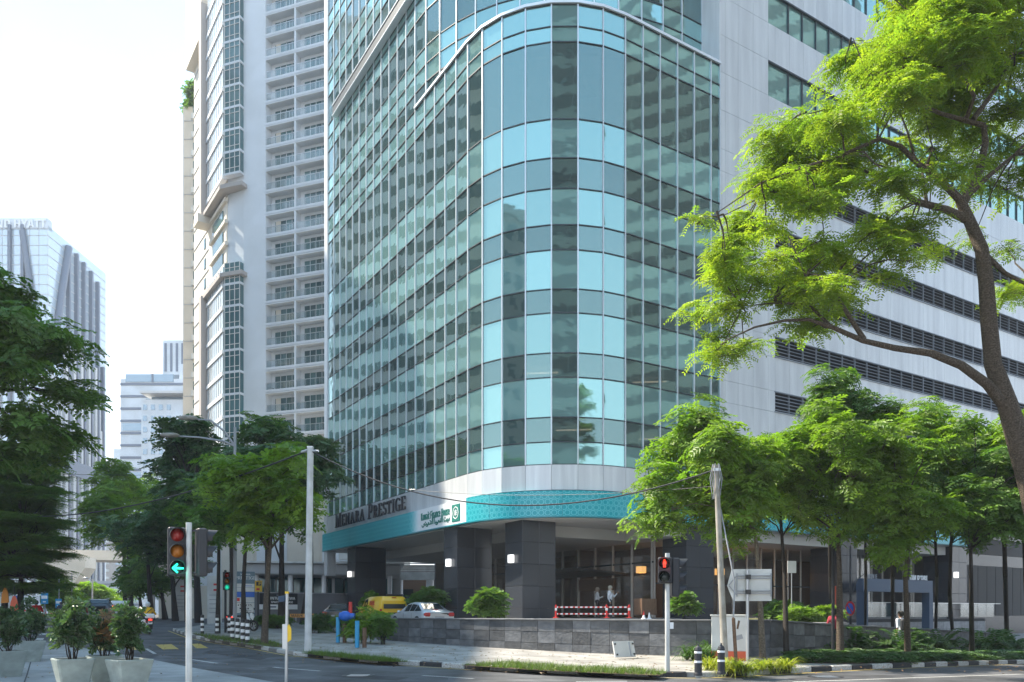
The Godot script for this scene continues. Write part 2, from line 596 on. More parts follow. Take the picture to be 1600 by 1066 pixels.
func ground_and_road() -> void:
	var b := MB.new()
	for band in bands():
		var q := []
		for p in band: q.append(Vector3(p.x, ground(p.x, p.y), p.y))
		var nrm: Vector3 = (q[1] - q[0]).cross(q[2] - q[0])
		if nrm.y < 0: q.reverse()
		b.quad(q[0], q[1], q[2], q[3])
	struct("road", b, M.asphalt)
	# pavement round the corner of the tower
	var line := [Vector3(-19.635, 0.522, -46.224), Vector3(-15.804, 0.367, -39.289), Vector3(-13.238, 0.276, -35.386), Vector3(-10.141, 0.180, -31.514), Vector3(-7.638, 0.095, -27.922), Vector3(-5.939, 0.052, -26.364), Vector3(-3.987, 0.005, -24.778), Vector3(-2.259, 0.000, -23.398), Vector3(-0.894, 0.000, -22.221), Vector3(0.847, 0.000, -21.046), Vector3(2.437, 0.000, -20.191), Vector3(3.644, 0.000, -19.691), Vector3(4.493, 0.000, -19.594), Vector3(5.280, 0.000, -19.888), Vector3(6.433, 0.000, -20.503), Vector3(7.701, 0.000, -21.271), Vector3(9.475, 0.000, -22.221), Vector3(11.551, -0.002, -23.158), Vector3(15.092, -0.129, -26.054), Vector3(18.502, -0.250, -28.747), Vector3(29.946, -0.616, -37.223)]
	var edge := line.duplicate()
	edge.append_array([Vector3(75, 0, -62), Vector3(60, 0, -110), Vector3(0, 0, -120), Vector3(-14, 0, -78), Vector3(-21.231, 0.733, -58.000)])
	var pave := struct("pavement", laid(xz(edge), 0.12, 0.3), M.paving)
	# paving joints, cut as shallow dark strips between the slabs
	kerb(line.slice(4, 13), 0.92, func(i): return M.kerb_black if i % 2 else M.kerb_white, pave)
	kerb(line.slice(0, 5), 0.92, func(i): return M.kerb_grey if i % 2 else M.kerb_white, pave)
	kerb(line.slice(12), 0.8, func(i): return M.kerb_black if i % 2 else M.kerb_white, pave)
	# the paved corner on this side, where the planters stand
	var near := [Vector3(-24.694, 0.379, -34.488), Vector3(-20.134, 0.321, -33.820), Vector3(-14.154, 0.162, -27.927), Vector3(-10.693, 0.064, -24.165), Vector3(-8.917, 0.013, -22.167), Vector3(-5.477, 0.000, -17.917), Vector3(-2.014, 0.000, -13.908), Vector3(3, 0, -7), Vector3(20, 0, -5), Vector3(22, 0, 14), Vector3(-70, 0, 14), Vector3(-70, 0, -30)]
	var np := struct("near_pavement", laid(xz(near), 0.05, 0.2), M.paving_pale)
	for i in 9:   # broad slab joints
		for pc in Geometry2D.intersect_polygons(PackedVector2Array(xz(near)), PackedVector2Array(stripe(Vector3(-24 + i * 2.6, 0, -9), Vector3(-42 + i * 2.6, 0, -40), 0.03))):
			part("paving_joint", laid(Array(pc), 0.054), M.mortar, np)
	# road paint
	var yl := MB.new()
	for i in line.size() - 1:
		var a: Vector3 = line[i]
		var d: Vector3 = line[i + 1]
		var off := (d - a).normalized().cross(Vector3.UP)
		if off.z < 0: off = -off
		var s := laid(stripe(a + off * 0.32, d + off * 0.32, 0.1), 0.005)
		for k in ["v", "n", "t", "c"]: yl.get(k).append_array(s.get(k))
	struct("yellow_edge_line", yl, M.paint_yellow)
	for q in [[Vector3(-14.783, 0.252, -32.978), Vector3(-14.311, 0.255, -33.437), Vector3(-12.759, 0.189, -30.441), Vector3(-13.236, 0.189, -30.132)], [Vector3(-13.624, 0.254, -33.801), Vector3(-13.383, 0.256, -34.088), Vector3(-11.905, 0.193, -31.220), Vector3(-12.301, 0.193, -30.951)], [Vector3(-15.683, 0.250, -32.274), Vector3(-15.233, 0.249, -32.533), Vector3(-13.812, 0.192, -29.962), Vector3(-14.226, 0.192, -29.670)], [Vector3(-16.567, 0.249, -31.682), Vector3(-16.052, 0.245, -31.772), Vector3(-14.732, 0.193, -29.441), Vector3(-15.152, 0.193, -29.155)], [Vector3(-17.457, 0.213, -28.933), Vector3(-17.117, 0.210, -28.987), Vector3(-15.933, 0.165, -27.019), Vector3(-16.233, 0.168, -26.975)]]:
		struct("yellow_road_marking", laid(xz(q), 0.005), M.paint_yellow)
	for q in [[Vector3(-14.021, 0.203, -30.468), Vector3(-12.501, 0.144, -27.848), 0.12], [Vector3(-10.277, 0.082, -25.499), Vector3(-8.955, 0.046, -24.146), 0.12], [Vector3(-6.911, 0.006, -23.032), Vector3(-5.217, 0.000, -21.617), 0.12], [Vector3(-2.263, 0.000, -20.089), Vector3(-0.923, 0.000, -19.123), 0.12], [Vector3(-21.091, 0.358, -35.476), Vector3(-21.959, 0.393, -37.036), 0.3], [Vector3(-23.585, 0.459, -39.967), Vector3(-24.490, 0.495, -41.615), 0.3], [Vector3(-26.593, 0.579, -45.344), Vector3(-27.528, 0.616, -47.034), 0.35], [Vector3(-28.501, 0.657, -48.864), Vector3(-29.312, 0.689, -50.325), 0.4], [Vector3(-26.523, 0.664, -50.565), Vector3(-27.800, 0.722, -53.245), 0.4], [Vector3(6.459, 0.000, -18.246), Vector3(13.225, -0.003, -20.548), 0.12], [Vector3(1.468, 0.000, -18.246), Vector3(4.324, 0.000, -17.917), 0.12]]:
		struct("white_road_marking", laid(stripe(q[0], q[1], q[2]), 0.005), M.paint_white)
	# patched and worn spots in the asphalt
	mat("asphalt_patch", lin(0.07, 0.072, 0.078), 0.9, 0, M.asphalt.albedo_texture, 0.21)
	mat("asphalt_pale", lin(0.15, 0.152, 0.158), 0.85, 0, M.asphalt.albedo_texture, 0.17)
	for q in [[Vector3(-4.716, 0.000, -20.935), Vector3(-2.510, 0.000, -19.498), Vector3(-2.692, 0.000, -18.587), Vector3(-4.800, 0.000, -19.888)], [Vector3(-11.391, 0.170, -30.125), Vector3(-8.142, 0.079, -26.632), Vector3(-8.110, 0.060, -25.522), Vector3(-11.138, 0.144, -28.723)], [Vector3(6.680, 0.000, -19.309), Vector3(10.227, 0.000, -20.503), Vector3(9.980, 0.000, -19.691), Vector3(6.519, 0.000, -18.415)]]:
		struct("road_patch", laid(xz(q), 0.003), M.asphalt_patch)
	for q in [[Vector3(-12.069, 0.130, -27.275), Vector3(-6.973, 0.003, -22.810), Vector3(-6.769, 0.000, -21.855), Vector3(-11.892, 0.113, -26.397)], [Vector3(-1.553, 0.000, -19.309), Vector3(2.692, 0.000, -18.587), Vector3(2.595, 0.000, -17.917), Vector3(-1.495, 0.000, -18.587)], [Vector3(-22.965, 0.486, -41.979), Vector3(-21.154, 0.474, -42.411), Vector3(-16.897, 0.298, -34.432), Vector3(-18.655, 0.311, -34.100)]]:
		struct("road_patch", laid(xz(q), 0.002), M.asphalt_pale)
	for e in [[Vector3(-3.879, 0.000, -20.089), "round iron manhole cover in the road before the white pole's kerb"], [Vector3(7.762, 0.000, -19.691), "round iron manhole cover in the right-hand road"]]:
		var mh := thing("manhole_cover", e[1], "manhole cover", e[0])
		var mb := MB.new()
		mb.lathe([[0.42, 0.0], [0.42, 0.012], [0.36, 0.012], [0.35, 0.006], [0.0, 0.006]], 24)
		part("frame", mb, M.signal_black, mh)
		for k in 5: cbox("rib", Vector3(0, 0.01, -0.24 + 0.12 * k), Vector3(0.5, 0.008, 0.03), M.steel, mh)
	# verge of grass along the kerb
	for g in [[Vector3(-1.417, 0.130, -22.015), Vector3(0.000, 0.130, -23.129), Vector3(1.709, 0.130, -21.247), Vector3(3.267, 0.130, -20.302), Vector3(3.714, 0.130, -19.234), Vector3(3.432, 0.130, -18.550), Vector3(2.309, 0.130, -19.133), Vector3(0.808, 0.130, -20.079)], [Vector3(-7.187, 0.206, -27.070), Vector3(-6.594, 0.204, -27.321), Vector3(-4.049, 0.142, -25.165), Vector3(-3.015, 0.130, -23.426), Vector3(-3.818, 0.130, -23.730), Vector3(-5.740, 0.165, -25.481)], [Vector3(-16.312, 0.523, -40.551), Vector3(-13.779, 0.449, -37.644), Vector3(-10.071, 0.348, -33.833), Vector3(-8.469, 0.269, -30.076), Vector3(-9.864, 0.293, -30.651), Vector3(-13.162, 0.396, -34.808)]]:
		struct("verge_soil", laid(xz(g), 0.128), M.soil)
		verge.append(xz(g))

var verge := []

# ---------------------------------------------------------------- the glass office tower
func along(e: Vector2) -> Basis: return Basis(Vector3(e.x, 0, e.y), Vector3.UP, Vector3(-e.y, 0, e.x))

func inset(path: Array, by: float) -> Array:
	var o := []
	for i in path.size():
		var e: Vector2 = (path[mini(i + 1, path.size() - 1)] - path[maxi(i - 1, 0)]).normalized()
		o.append(path[i] - Vector2(-e.y, e.x) * by)
	return o

func lower_path() -> Array:
	var p := []
	for k in range(17, 0, -1): p.append(Vector2(0, -(6 + 1.345 * k)))
	for k in 8:
		var a := PI / 2 * k / 7.0
		p.append(Vector2(6 - 6 * cos(a), -6 + 6 * sin(a)))
	for x in [7.2, 8.4, 9.65, 10.9, 12.18, 12.9]: p.append(Vector2(x, 0))
	return p

func upper_path() -> Array:
	var p := []
	for k in range(12, 0, -1): p.append(Vector2(0, -(12.73 + 1.345 * k)))
	for k in 14:
		var a := PI / 2 * k / 13.0
		p.append(Vector2(11.33 - 11.33 * cos(a), -12.73 + 11.33 * sin(a)))
	p.append(Vector2(12.9, -1.4))
	return p

var n_pane := {"vision_pane": 0, "spandrel_pane": 0}

func glaze(parent: Node3D, path: Array, rows: Array, skip: Callable) -> void:
	var rest := {}
	for i in range(path.size() - 2, -1, -1):
		var a: Vector2 = path[i]
		var b: Vector2 = path[i + 1]
		var bs := along((b - a).normalized())
		var w := a.distance_to(b)
		var mid := (a + b) * 0.5
		for r in rows:
			if skip.call(i, r): continue
			var kind: String = "vision_pane" if r[2] == "v" else "spandrel_pane"
			var m: Material = M[("vision_glass_%d" if r[2] == "v" else "spandrel_glass_%d") % rng.randi_range(0, 3)]
			var tilt := bs.rotated(bs.y, R(-0.006, 0.006)).rotated(bs.x, R(-0.005, 0.005))
			var xf := Transform3D(Basis(tilt.x * (w - 0.02), tilt.y * (r[1] - r[0] - 0.03), tilt.z * 0.03), Vector3(mid.x, (r[0] + r[1]) * 0.5, mid.y) - bs.z * 0.05)
			if n_pane[kind] < 298:
				n_pane[kind] += 1
				part(kind, UNIT, m, parent, xf)
			else:
				if not rest.has(m): rest[m] = [MB.new(), kind]
				rest[m][0].box(xf.origin, Vector3.ONE, xf.basis)
	for m in rest: part(rest[m][1], rest[m][0], m, parent, Transform3D(), true)

func bars(parent: Node3D, path: Array, rows: Array, y0: float, y1: float, from := 0) -> void:
	for i in range(from, path.size()):
		var e: Vector2 = (path[mini(i + 1, path.size() - 1)] - path[maxi(i - 1, 0)]).normalized()
		var bs := along(e)
		cbox("mullion", Vector3(path[i].x, (y0 + y1) * 0.5, path[i].y) - bs.z * 0.02, Vector3(0.065, y1 - y0, 0.1), M.mullion, parent, bs)
	var levels := {}
	for r in rows:
		levels[r[0]] = true
		levels[r[1]] = true
	for y in levels:
		var b := MB.new()
		for i in range(from, path.size() - 1):
			var p: Vector2 = path[i]
			var q: Vector2 = path[i + 1]
			b.box(Vector3((p.x + q.x) * 0.5, y, (p.y + q.y) * 0.5) - along((q - p).normalized()).z * 0.025, Vector3(p.distance_to(q) - 0.07, 0.05, 0.07), along((q - p).normalized()))
		part("transom", b, M.transom, parent)

func band_strip(path: Array, out: float, y0: float, y1: float, thick: float, from: float, to: float) -> MB:   # a band along the facade between two distances, with running texture coordinates
	var b := MB.new()
	var at := 0.0
	for i in path.size() - 1:
		var p: Vector2 = path[i]
		var q: Vector2 = path[i + 1]
		var l := p.distance_to(q)
		var s := maxf(at, from)
		var e := minf(at + l, to)
		if e > s + 0.001:
			var d := (q - p).normalized()
			var n0 := Vector2(-d.y, d.x)
			var na := n0
			var nb := n0
			if i > 0: na = (n0 + along_n(path, i - 1)).normalized()
			if i < path.size() - 2: nb = (n0 + along_n(path, i + 1)).normalized()
			var pa := p + d * (s - at)
			var pb := p + d * (e - at)
			var k0 := na if s == at else n0
			var k1 := nb if e == at + l else n0
			var A := pa + k0 * out
			var B := pb + k1 * out
			var C := pa + k0 * (out - thick)
			var D := pb + k1 * (out - thick)
			var q4 := [Vector3(A.x, y0, A.y), Vector3(B.x, y0, B.y), Vector3(B.x, y1, B.y), Vector3(A.x, y1, A.y)]
			var N0 := Vector3(k0.x, 0, k0.y)
			var N1 := Vector3(k1.x, 0, k1.y)
			var v0 := y0 / 0.553
			var v1 := y1 / 0.553
			b.tri_n(q4[0], q4[1], q4[2], N0, N1, N1, Vector2(s / 0.32, -v0), Vector2(e / 0.32, -v0), Vector2(e / 0.32, -v1))
			b.tri_n(q4[0], q4[2], q4[3], N0, N1, N0, Vector2(s / 0.32, -v0), Vector2(e / 0.32, -v1), Vector2(s / 0.32, -v1))
			b.quad(q4[3], q4[2], Vector3(D.x, y1, D.y), Vector3(C.x, y1, C.y))
			b.quad(Vector3(C.x, y0, C.y), Vector3(D.x, y0, D.y), q4[1], q4[0])
			if s == from: b.quad(Vector3(C.x, y0, C.y), q4[0], q4[3], Vector3(C.x, y1, C.y))
			if e == to: b.quad(q4[1], Vector3(D.x, y0, D.y), Vector3(D.x, y1, D.y), q4[2])
		at += l
	return b

func along_n(path: Array, i: int) -> Vector2:
	var d: Vector2 = (path[i + 1] - path[i]).normalized()
	return Vector2(-d.y, d.x)

func lattice(fade: bool) -> ImageTexture:   # printed pattern of interlocking rings
	var w := 96
	var hh := 166
	var im := Image.create(w * (4 if fade else 1), hh, false, Image.FORMAT_RGB8)
	for y in hh:
		for x in im.get_width():
			var p := Vector2(fposmod(float(x), w) / w, float(y) / w)
			var d := 9.0
			for i in range(-1, 3):
				for j in range(-1, 5):
					var c := Vector2(i + 0.5 * (j % 2), j * 0.866)
					d = minf(d, absf(p.distance_to(c) - 0.4))
			var base := Color(0.02, 0.62, 0.66).lerp(Color(0.5, 0.85, 0.87), 1.0 - smoothstep(0.02, 0.05, d))
			if fade: base = base.lerp(Color(0.93, 0.95, 0.96), smoothstep(0.0, 1.0, float(x) / im.get_width()))
			im.set_pixel(x, y, base)
	return ImageTexture.create_from_image(im)

func teal_mats() -> void:
	var m := mat("teal_print", Color.WHITE, 0.3)
	m.albedo_texture = lattice(false)
	m.metallic_specular = 0.5
	var f := mat("teal_fade", Color.WHITE, 0.3)
	f.albedo_texture = lattice(true)
	f.uv1_scale = Vector3(0.32 / 1.9, 1, 1)

func office_tower() -> void:
	teal_mats()
	var t := thing("office_tower", "tall office tower with a curved teal glass front on the street corner", "office building")
	t.transform = tower_frame
	var lo := lower_path()
	var up := upper_path()
	var low_rows := [[9.11, 10.25, "s"], [10.25, 11.5, "v"], [11.5, 13.52, "s"], [13.52, 14.76, "v"], [14.76, 16.79, "s"], [16.79, 18.0, "v"], [18.0, 19.99, "s"], [19.99, 21.26, "v"], [21.26, 23.1, "s"], [23.1, 24.65, "v"], [24.65, 26.62, "s"], [26.62, 30.54, "v"], [30.54, 31.32, "s"], [31.32, 32.43, "s"]]
	var high_rows := [[32.43, 33.45, "v"]]
	for k in 5:
		var y := 33.45 + 4.3 * k
		high_rows.append_array([[y, y + 1.08, "s"], [y + 1.08, y + 2.15, "s"], [y + 2.15, y + 4.3, "v"]])
	glaze(t, lo, low_rows, func(_i, _r): return false)
	glaze(t, up, high_rows, func(i, r): return r[0] > 42.0 and i > 12)
	bars(t, lo, low_rows, 9.11, 32.43)
	bars(t, up, high_rows, 32.43, 54.9)
	# cap along the top of the lower glass volume
	var at := 0.0
	for i in 12: at += lo[i].distance_to(lo[i + 1])
	part("roof_edge", band_strip(lo, 0.1, 32.46, 32.6, 0.5, at, 100.0), M.cap, t)
	var roof := lo.slice(12)
	var back := up.slice(12)
	back.reverse()
	var rm := MB.new()
	rm.sheet(roof + back, 32.45)
	part("terrace_roof", rm, M.grey, t)
	# projecting ledge high on the left-hand face
	var lb := MB.new()
	lb.box(Vector3(-0.2, 39.75, -19.6), Vector3(0.36, 0.7, 14.2))
	part("ledge", lb, M.transom, t)
	lb = MB.new()
	lb.box(Vector3(-0.22, 40.13, -19.6), Vector3(0.42, 0.06, 14.3))
	lb.box(Vector3(-0.22, 39.37, -19.6), Vector3(0.42, 0.06, 14.3))
	part("ledge_trim", lb, M.cap, t)
	# white end strip
	cbox("end_strip", Vector3(0.3, 29.5, -29.3), Vector3(0.7, 50, 0.72), M.cladding_2, t)
	# floors and the core behind the glass
	var rows := low_rows + high_rows
	var solid := 9.11
	for i in rows.size():
		if rows[i][2] == "v":
			var hi: bool = rows[i][0] > 32.0
			var pl := inset(up if hi else lo, 0.45)
			pl.append(Vector2(12.85, -28.8))
			var sb := MB.new()
			sb.prism(pl, solid, rows[i][0] - 0.05)
			part("floor_slab", sb, M.slab, t)
			solid = rows[i][1] + (-0.35 if rows[i][1] < 31 and rows[i][1] > 27 else 0.05)
	var core := MB.new()
	core.prism([Vector2(6.5, -28.8), Vector2(12.85, -28.8), Vector2(12.85, -6.5), Vector2(6.5, -6.5)], 9.2, 55)
	part("core_wall", core, M.interior, t)
	for p in [Vector3(9.6, 14.62, -2.2), Vector3(9.8, 11.38, -1.9), Vector3(4.6, 11.38, -2.6), Vector3(3.4, 14.6, -4.0), Vector3(7.6, 36.9, -5.5)]:
		cbox("ceiling_tube_light", p, Vector3(0.12, 0.06, 1.9), M.tube_lamp, t, Basis(Vector3.UP, 0.9))
		var lamp := OmniLight3D.new()
		lamp.name = "ceiling_light"
		lamp.light_color = Color(1, 0.9, 0.75)
		lamp.light_energy = 0.12
		lamp.omni_range = 8
		lamp.omni_attenuation = 2.0
		lamp.light_size = 0.3
		lamp.shadow_enabled = true
		t.add_child(lamp, true)
		lamp.position = p - Vector3.UP * 0.12
	for k in 4:
		var d := MB.new()
		var y := 28.6 + R(-0.4, 0.9)
		var x := 5.0 + 2.0 * k
		d.tube([Vector3(x, y, -3.4), Vector3(x + 1.2, y + 0.1, -2.4), Vector3(x + 1.6, y - 0.3, -1.5)], [0.28, 0.28, 0.24], 10)
		d.box(Vector3(x + 0.6, y + 0.5, -2.4), Vector3(2.6, 0.14, 0.3), Basis(Vector3.UP, 0.5))
		part("air_duct", d, M.steel, t)
	# white fascia and the teal band under the glass, running on along the right-hand street
	var long := lo.slice(0, -1)
	long.append_array([Vector2(12.9, 0), Vector2(38.8, 0)])
	long.push_front(Vector2(0, -29.6))
	for i in long.size() - 1:
		var p: Vector2 = long[i]
		var q: Vector2 = long[i + 1]
		var n := maxi(1, int(p.distance_to(q) / 2.1))
		for k in n:
			var a := p.lerp(q, float(k) / n)
			var b := p.lerp(q, float(k + 1) / n)
			var bs := along((q - p).normalized())
			cbox("fascia_panel", Vector3((a.x + b.x) * 0.5, 8.45, (a.y + b.y) * 0.5) - bs.z * 0.02, Vector3(a.distance_to(b) - 0.014, 1.27, 0.1), M["cladding_%d" % (2 if i > 17 and i < 26 else 1)], t, bs)
	part("fascia_joint", band_strip(long, -0.09, 7.7, 9.12, 0.1, 0, 100), M.joint, t)
	part("shadow_gap", band_strip(long, -0.02, 7.74, 7.83, 0.1, 0, 100), M.dark, t)
	var bd := [[0.0, 16.1, "teal_print"], [16.1, 18.0, "teal_fade"], [18.0, 23.75, "sign_white"], [23.75, 100.0, "teal_print"]]
	mat("sign_white", lin(0.82, 0.84, 0.85), 0.35)
	for e in bd:
		var s := band_strip(long, 0.22, 6.47, 7.75, 0.3, e[0], e[1])
		if e[2] == "teal_fade":
			for i in s.t.size(): s.t[i].x -= 16.1 / 0.32
		part("teal_band", s, M[e[2]], t)
	for k in 12:
		var sd := 2.2 + 3.9 * k
		if absf(sd - 20) < 4: continue
		part("band_seam", band_strip(long, 0.223, 6.48, 7.74, 0.02, sd, sd + 0.03), M.teal, t)
	var tr := band_strip(long, 0.24, 6.4, 6.47, 0.34, 0, 100)
	part("band_trim", tr, M.teal, t)
	# soffit and the dropped beams under it
	var sf := inset(long, 0.12)
	sf.append_array([Vector2(38.8, -29.6)])
	var sm := MB.new()
	sm.prism(sf, 6.36, 6.42)
	sm.prism(inset(long, 0.12) + [Vector2(38.8, -29.6)], 8.9, 9.05)
	part("soffit", sm, M.soffit, t)
	var dm := MB.new()
	dm.prism([Vector2(3.8, -4), Vector2(9.3, -4), Vector2(9.3, -0.5), Vector2(38.6, -0.5), Vector2(38.6, -29), Vector2(3.8, -29)], 5.75, 6.355)
	part("dropped_ceiling", dm, M.soffit, t)
	# granite columns, coursed
	for c in [[1.31, -2.577, 2.1, 1.7], [0.05, -7.33, 2.25, 1.65], [0.05, -23.1, 2.4, 1.6], [10.4, -0.1, 2.1, 1.9], [23.4, -0.1, 2.1, 2.0], [36.4, -0.1, 2.1, 2.1], [16.9, -8.0, 2.0, 2.0]]:
		var y := -0.5
		for k in 6:
			var hgt := 1.15 if k < 5 else 6.36 - y
			for j in 2:
				var b := MB.new()
				b.bbox(Vector3(c[0] + c[2] * (0.25 + 0.5 * j), y + hgt * 0.5, c[1] - c[3] * 0.5), Vector3(c[2] * 0.5 - 0.006, hgt - 0.006, c[3]), 0.012)
				part("granite_slab", b, M["granite_%d" % rng.randi_range(0, 2)], t)
			y += hgt
	# right-hand white wall: cladding panels, window strips and louvred bands
	var wall := MB.new()
	wall.box(Vector3(33.5, 30.5, -6.3), Vector3(41.1, 43, 12))
	part("wall_core", wall, M.joint, t)
	cbox("wall_return", Vector3(12.94, 44.2, -0.73), Vector3(0.1, 23.4, 1.38), M.cladding_2, t)
	var cols := [12.9, 13.4, 14.45, 15.7, 17.0, 17.6]
	while cols[-1] < 53.5: cols.append(cols[-1] + 1.28)
	var louv := [[10.26, 11.5], [13.53, 14.77], [16.8, 18.04], [20.0, 21.26], [23.2, 24.5], [26.6, 27.85]]
	var wins := [[32.2, 34.3], [36.5, 38.45], [40.7, 42.6], [44.9, 46.8], [49.1, 51.0]]
	var open := louv + wins
	var edges := [9.11]
	for o in open: edges.append_array(o)
	edges.insert(13, 30.05)
	edges.append(52.0)
	var n := 0
	var rest := MB.new()
	for r in edges.size() - 1:
		var y0: float = edges[r]
		var y1: float = edges[r + 1]
		var is_open := false
		for o in open: is_open = is_open or (absf(o[0] - y0) < 0.01)
		for k in cols.size() - 1:
			var x0: float = cols[k]
			var x1: float = cols[k + 1]
			if is_open and x0 >= (17.0 if y0 > 31 else 17.6) - 0.01: continue
			if k == 4 and y0 > 29.0 : x0 = 17.0
			var o := Vector3((x0 + x1) * 0.5, (y0 + y1) * 0.5, -0.19)
			var s := Vector3(x1 - x0 - 0.014, y1 - y0 - 0.016, 0.2)
			if n < 296 and k < 27:
				n += 1
				cbox("cladding_panel", o, s, M["cladding_%d" % rng.randi_range(0, 1)], t)
			else: rest.box(o, s)
	part("cladding_panel", rest, M.cladding_0, t, Transform3D(), true)
	for o in louv:
		cbox("louver_recess", Vector3(35.8, (o[0] + o[1]) * 0.5, -0.28), Vector3(36.4, o[1] - o[0], 0.02), M.dark, t)
		for k in 6:
			cbox("louver_blade", Vector3(35.8, o[0] + 0.1 + (o[1] - o[0]) * (k + 0.35) / 6.0, -0.12), Vector3(36.4, 0.018, 0.15), M.louver, t, Basis(Vector3.RIGHT, 0.7))
		var dv := MB.new()
		for k in range(5, cols.size()): dv.box(Vector3(cols[k], (o[0] + o[1]) * 0.5, -0.14), Vector3(0.04, o[1] - o[0], 0.1))
		dv.box(Vector3(35.8, o[1] - 0.02, -0.1), Vector3(36.5, 0.05, 0.14))
		dv.box(Vector3(35.8, o[0] + 0.02, -0.1), Vector3(36.5, 0.05, 0.14))
		part("louver_divider", dv, M.louver, t, Transform3D(), true)
	for o in wins:
		for k in range(4, mini(cols.size() - 1, 31)):
			var x0: float = cols[k] if k > 4 else 17.0
			if k == 5: continue
			var x1: float = cols[k + 1] if k > 4 else cols[6]
			cbox("window_pane", Vector3((x0 + x1) * 0.5, (o[0] + o[1]) * 0.5, -0.24), Vector3(x1 - x0 - 0.05, o[1] - o[0] - 0.06, 0.04), M["spandrel_glass_%d" % rng.randi_range(0, 3)], t, Basis(Vector3.UP, R(-0.006, 0.006)))
		var fr := MB.new()
		for k in range(6, mini(cols.size(), 32)): fr.box(Vector3(cols[k], (o[0] + o[1]) * 0.5, -0.18), Vector3(0.06, o[1] - o[0], 0.1))
		fr.box(Vector3(34, o[1] - 0.04, -0.17), Vector3(34, 0.09, 0.18))
		part("window_frame", fr, M.transom, t)
	# roof over everything
	cbox("tower_roof", Vector3(27, 55.2, -15), Vector3(54.2, 0.4, 29.4), M.grey, t)
	ground_floor(t)
	name_sign()
	bank_sign()

func ground_floor(t: Node3D) -> void:
	# lobby glass, seen under the curve, and the restaurant front along the right-hand street
	var z := -3.4
	while z > -24:
		cbox("lobby_pane", Vector3(10.9, 3.55, z - 0.9), Vector3(0.03, 4.4, 1.72), M.clear_glass, t)
		cbox("lobby_mullion", Vector3(10.88, 3.55, z), Vector3(0.14, 4.5, 0.08), M.fin_pale, t)
		z -= 1.8
	cbox("lobby_transom", Vector3(10.86, 4.55, -13.5), Vector3(0.08, 0.1, 20.4), M.transom, t)
	var x := 10.95
	while x < 38:
		var skip := false
		for c in [10.4, 23.4, 36.4]: skip = skip or (x + 0.65 > c and x + 0.65 < c + 2.1)
		if not skip: cbox("shop_pane", Vector3(x + 0.65, 3.5, -3.3), Vector3(1.25, 4.4, 0.03), M.clear_glass, t)
		cbox("shop_mullion", Vector3(x, 3.5, -3.26), Vector3(0.05, 4.5, 0.1), M.fin_pale, t)
		x += 1.3
	cbox("shop_transom", Vector3(24.5, 3.3, -3.24), Vector3(27, 0.07, 0.08), M.transom, t)
	cbox("shop_back_wall", Vector3(25, 3.6, -11), Vector3(28, 4.8, 0.2), M.timber, t)
	cbox("lobby_back_wall", Vector3(14, 3.6, -16), Vector3(0.2, 4.8, 24), M.timber, t)
	cbox("lobby_floor", Vector3(19.6, 1.2, -14.7), Vector3(37.8, 0.14, 28.6), M.pale_stone_0, t)
	cbox("reception_desk", Vector3(12.6, 1.85, -8.5), Vector3(0.9, 1.1, 4.2), M.timber, t)
	cbox("back_of_hall", Vector3(24, 3.6, -29.2), Vector3(29, 4.8, 0.2), M.wall_grey, t)
	# the frontage runs on past the last column as a dark glazed wing
	cbox("side_wing", Vector3(49, 4.0, -16), Vector3(20.6, 10.2, 24), M.granite_0, t)
	cbox("end_wall", Vector3(38.65, 3.6, -16), Vector3(0.2, 4.8, 25.4), M.wall_grey, t)
	for k in 14: cbox("wing_pane", Vector3(39.6 + 1.4 * k, 3.4, -3.97), Vector3(1.34, 4.2, 0.05), M.dark, t)
	cbox("wing_band", Vector3(49, 7.1, -3.95), Vector3(20.6, 1.3, 0.1), M.dark, t)
	# entrance canopy of dark glass over the doors
	var cb := MB.new()
	cb.box(Vector3(9.2, 4.05, -9.5), Vector3(3.4, 0.12, 7.5), Basis(Vector3.BACK, -0.06))
	cb.box(Vector3(7.5, 4.12, -9.5), Vector3(0.1, 0.2, 7.5))
	part("entrance_canopy", cb, M.dark, t)
	cbox("lobby_sign_board", Vector3(10.8, 3.35, -8.6), Vector3(0.06, 0.75, 3.6), M.timber, t)

func name_sign() -> void:
	var t := thing("building_name_sign", "raised dark letters reading MENARA PRESTIGE on the white fascia", "sign")
	t.transform = tower_frame
	var at := -26.6
	for w in ["MENARA", "PRESTIGE"]:
		for i in w.length():
			var big: bool = i == 0
			var m := words_mesh(w[i], 1.05 if big else 0.86, 0.1, serif)
			var sz := m.get_aabb().size.x
			part("letter", m, M.letter, t, Transform3D(Basis(Vector3(0, 0, 1), Vector3.UP, Vector3(-1, 0, 0)), Vector3(-0.2, 8.0 + (0.5 if big else 0.42), at + sz * 0.5)))
			at += sz + 0.17
		at += 0.55

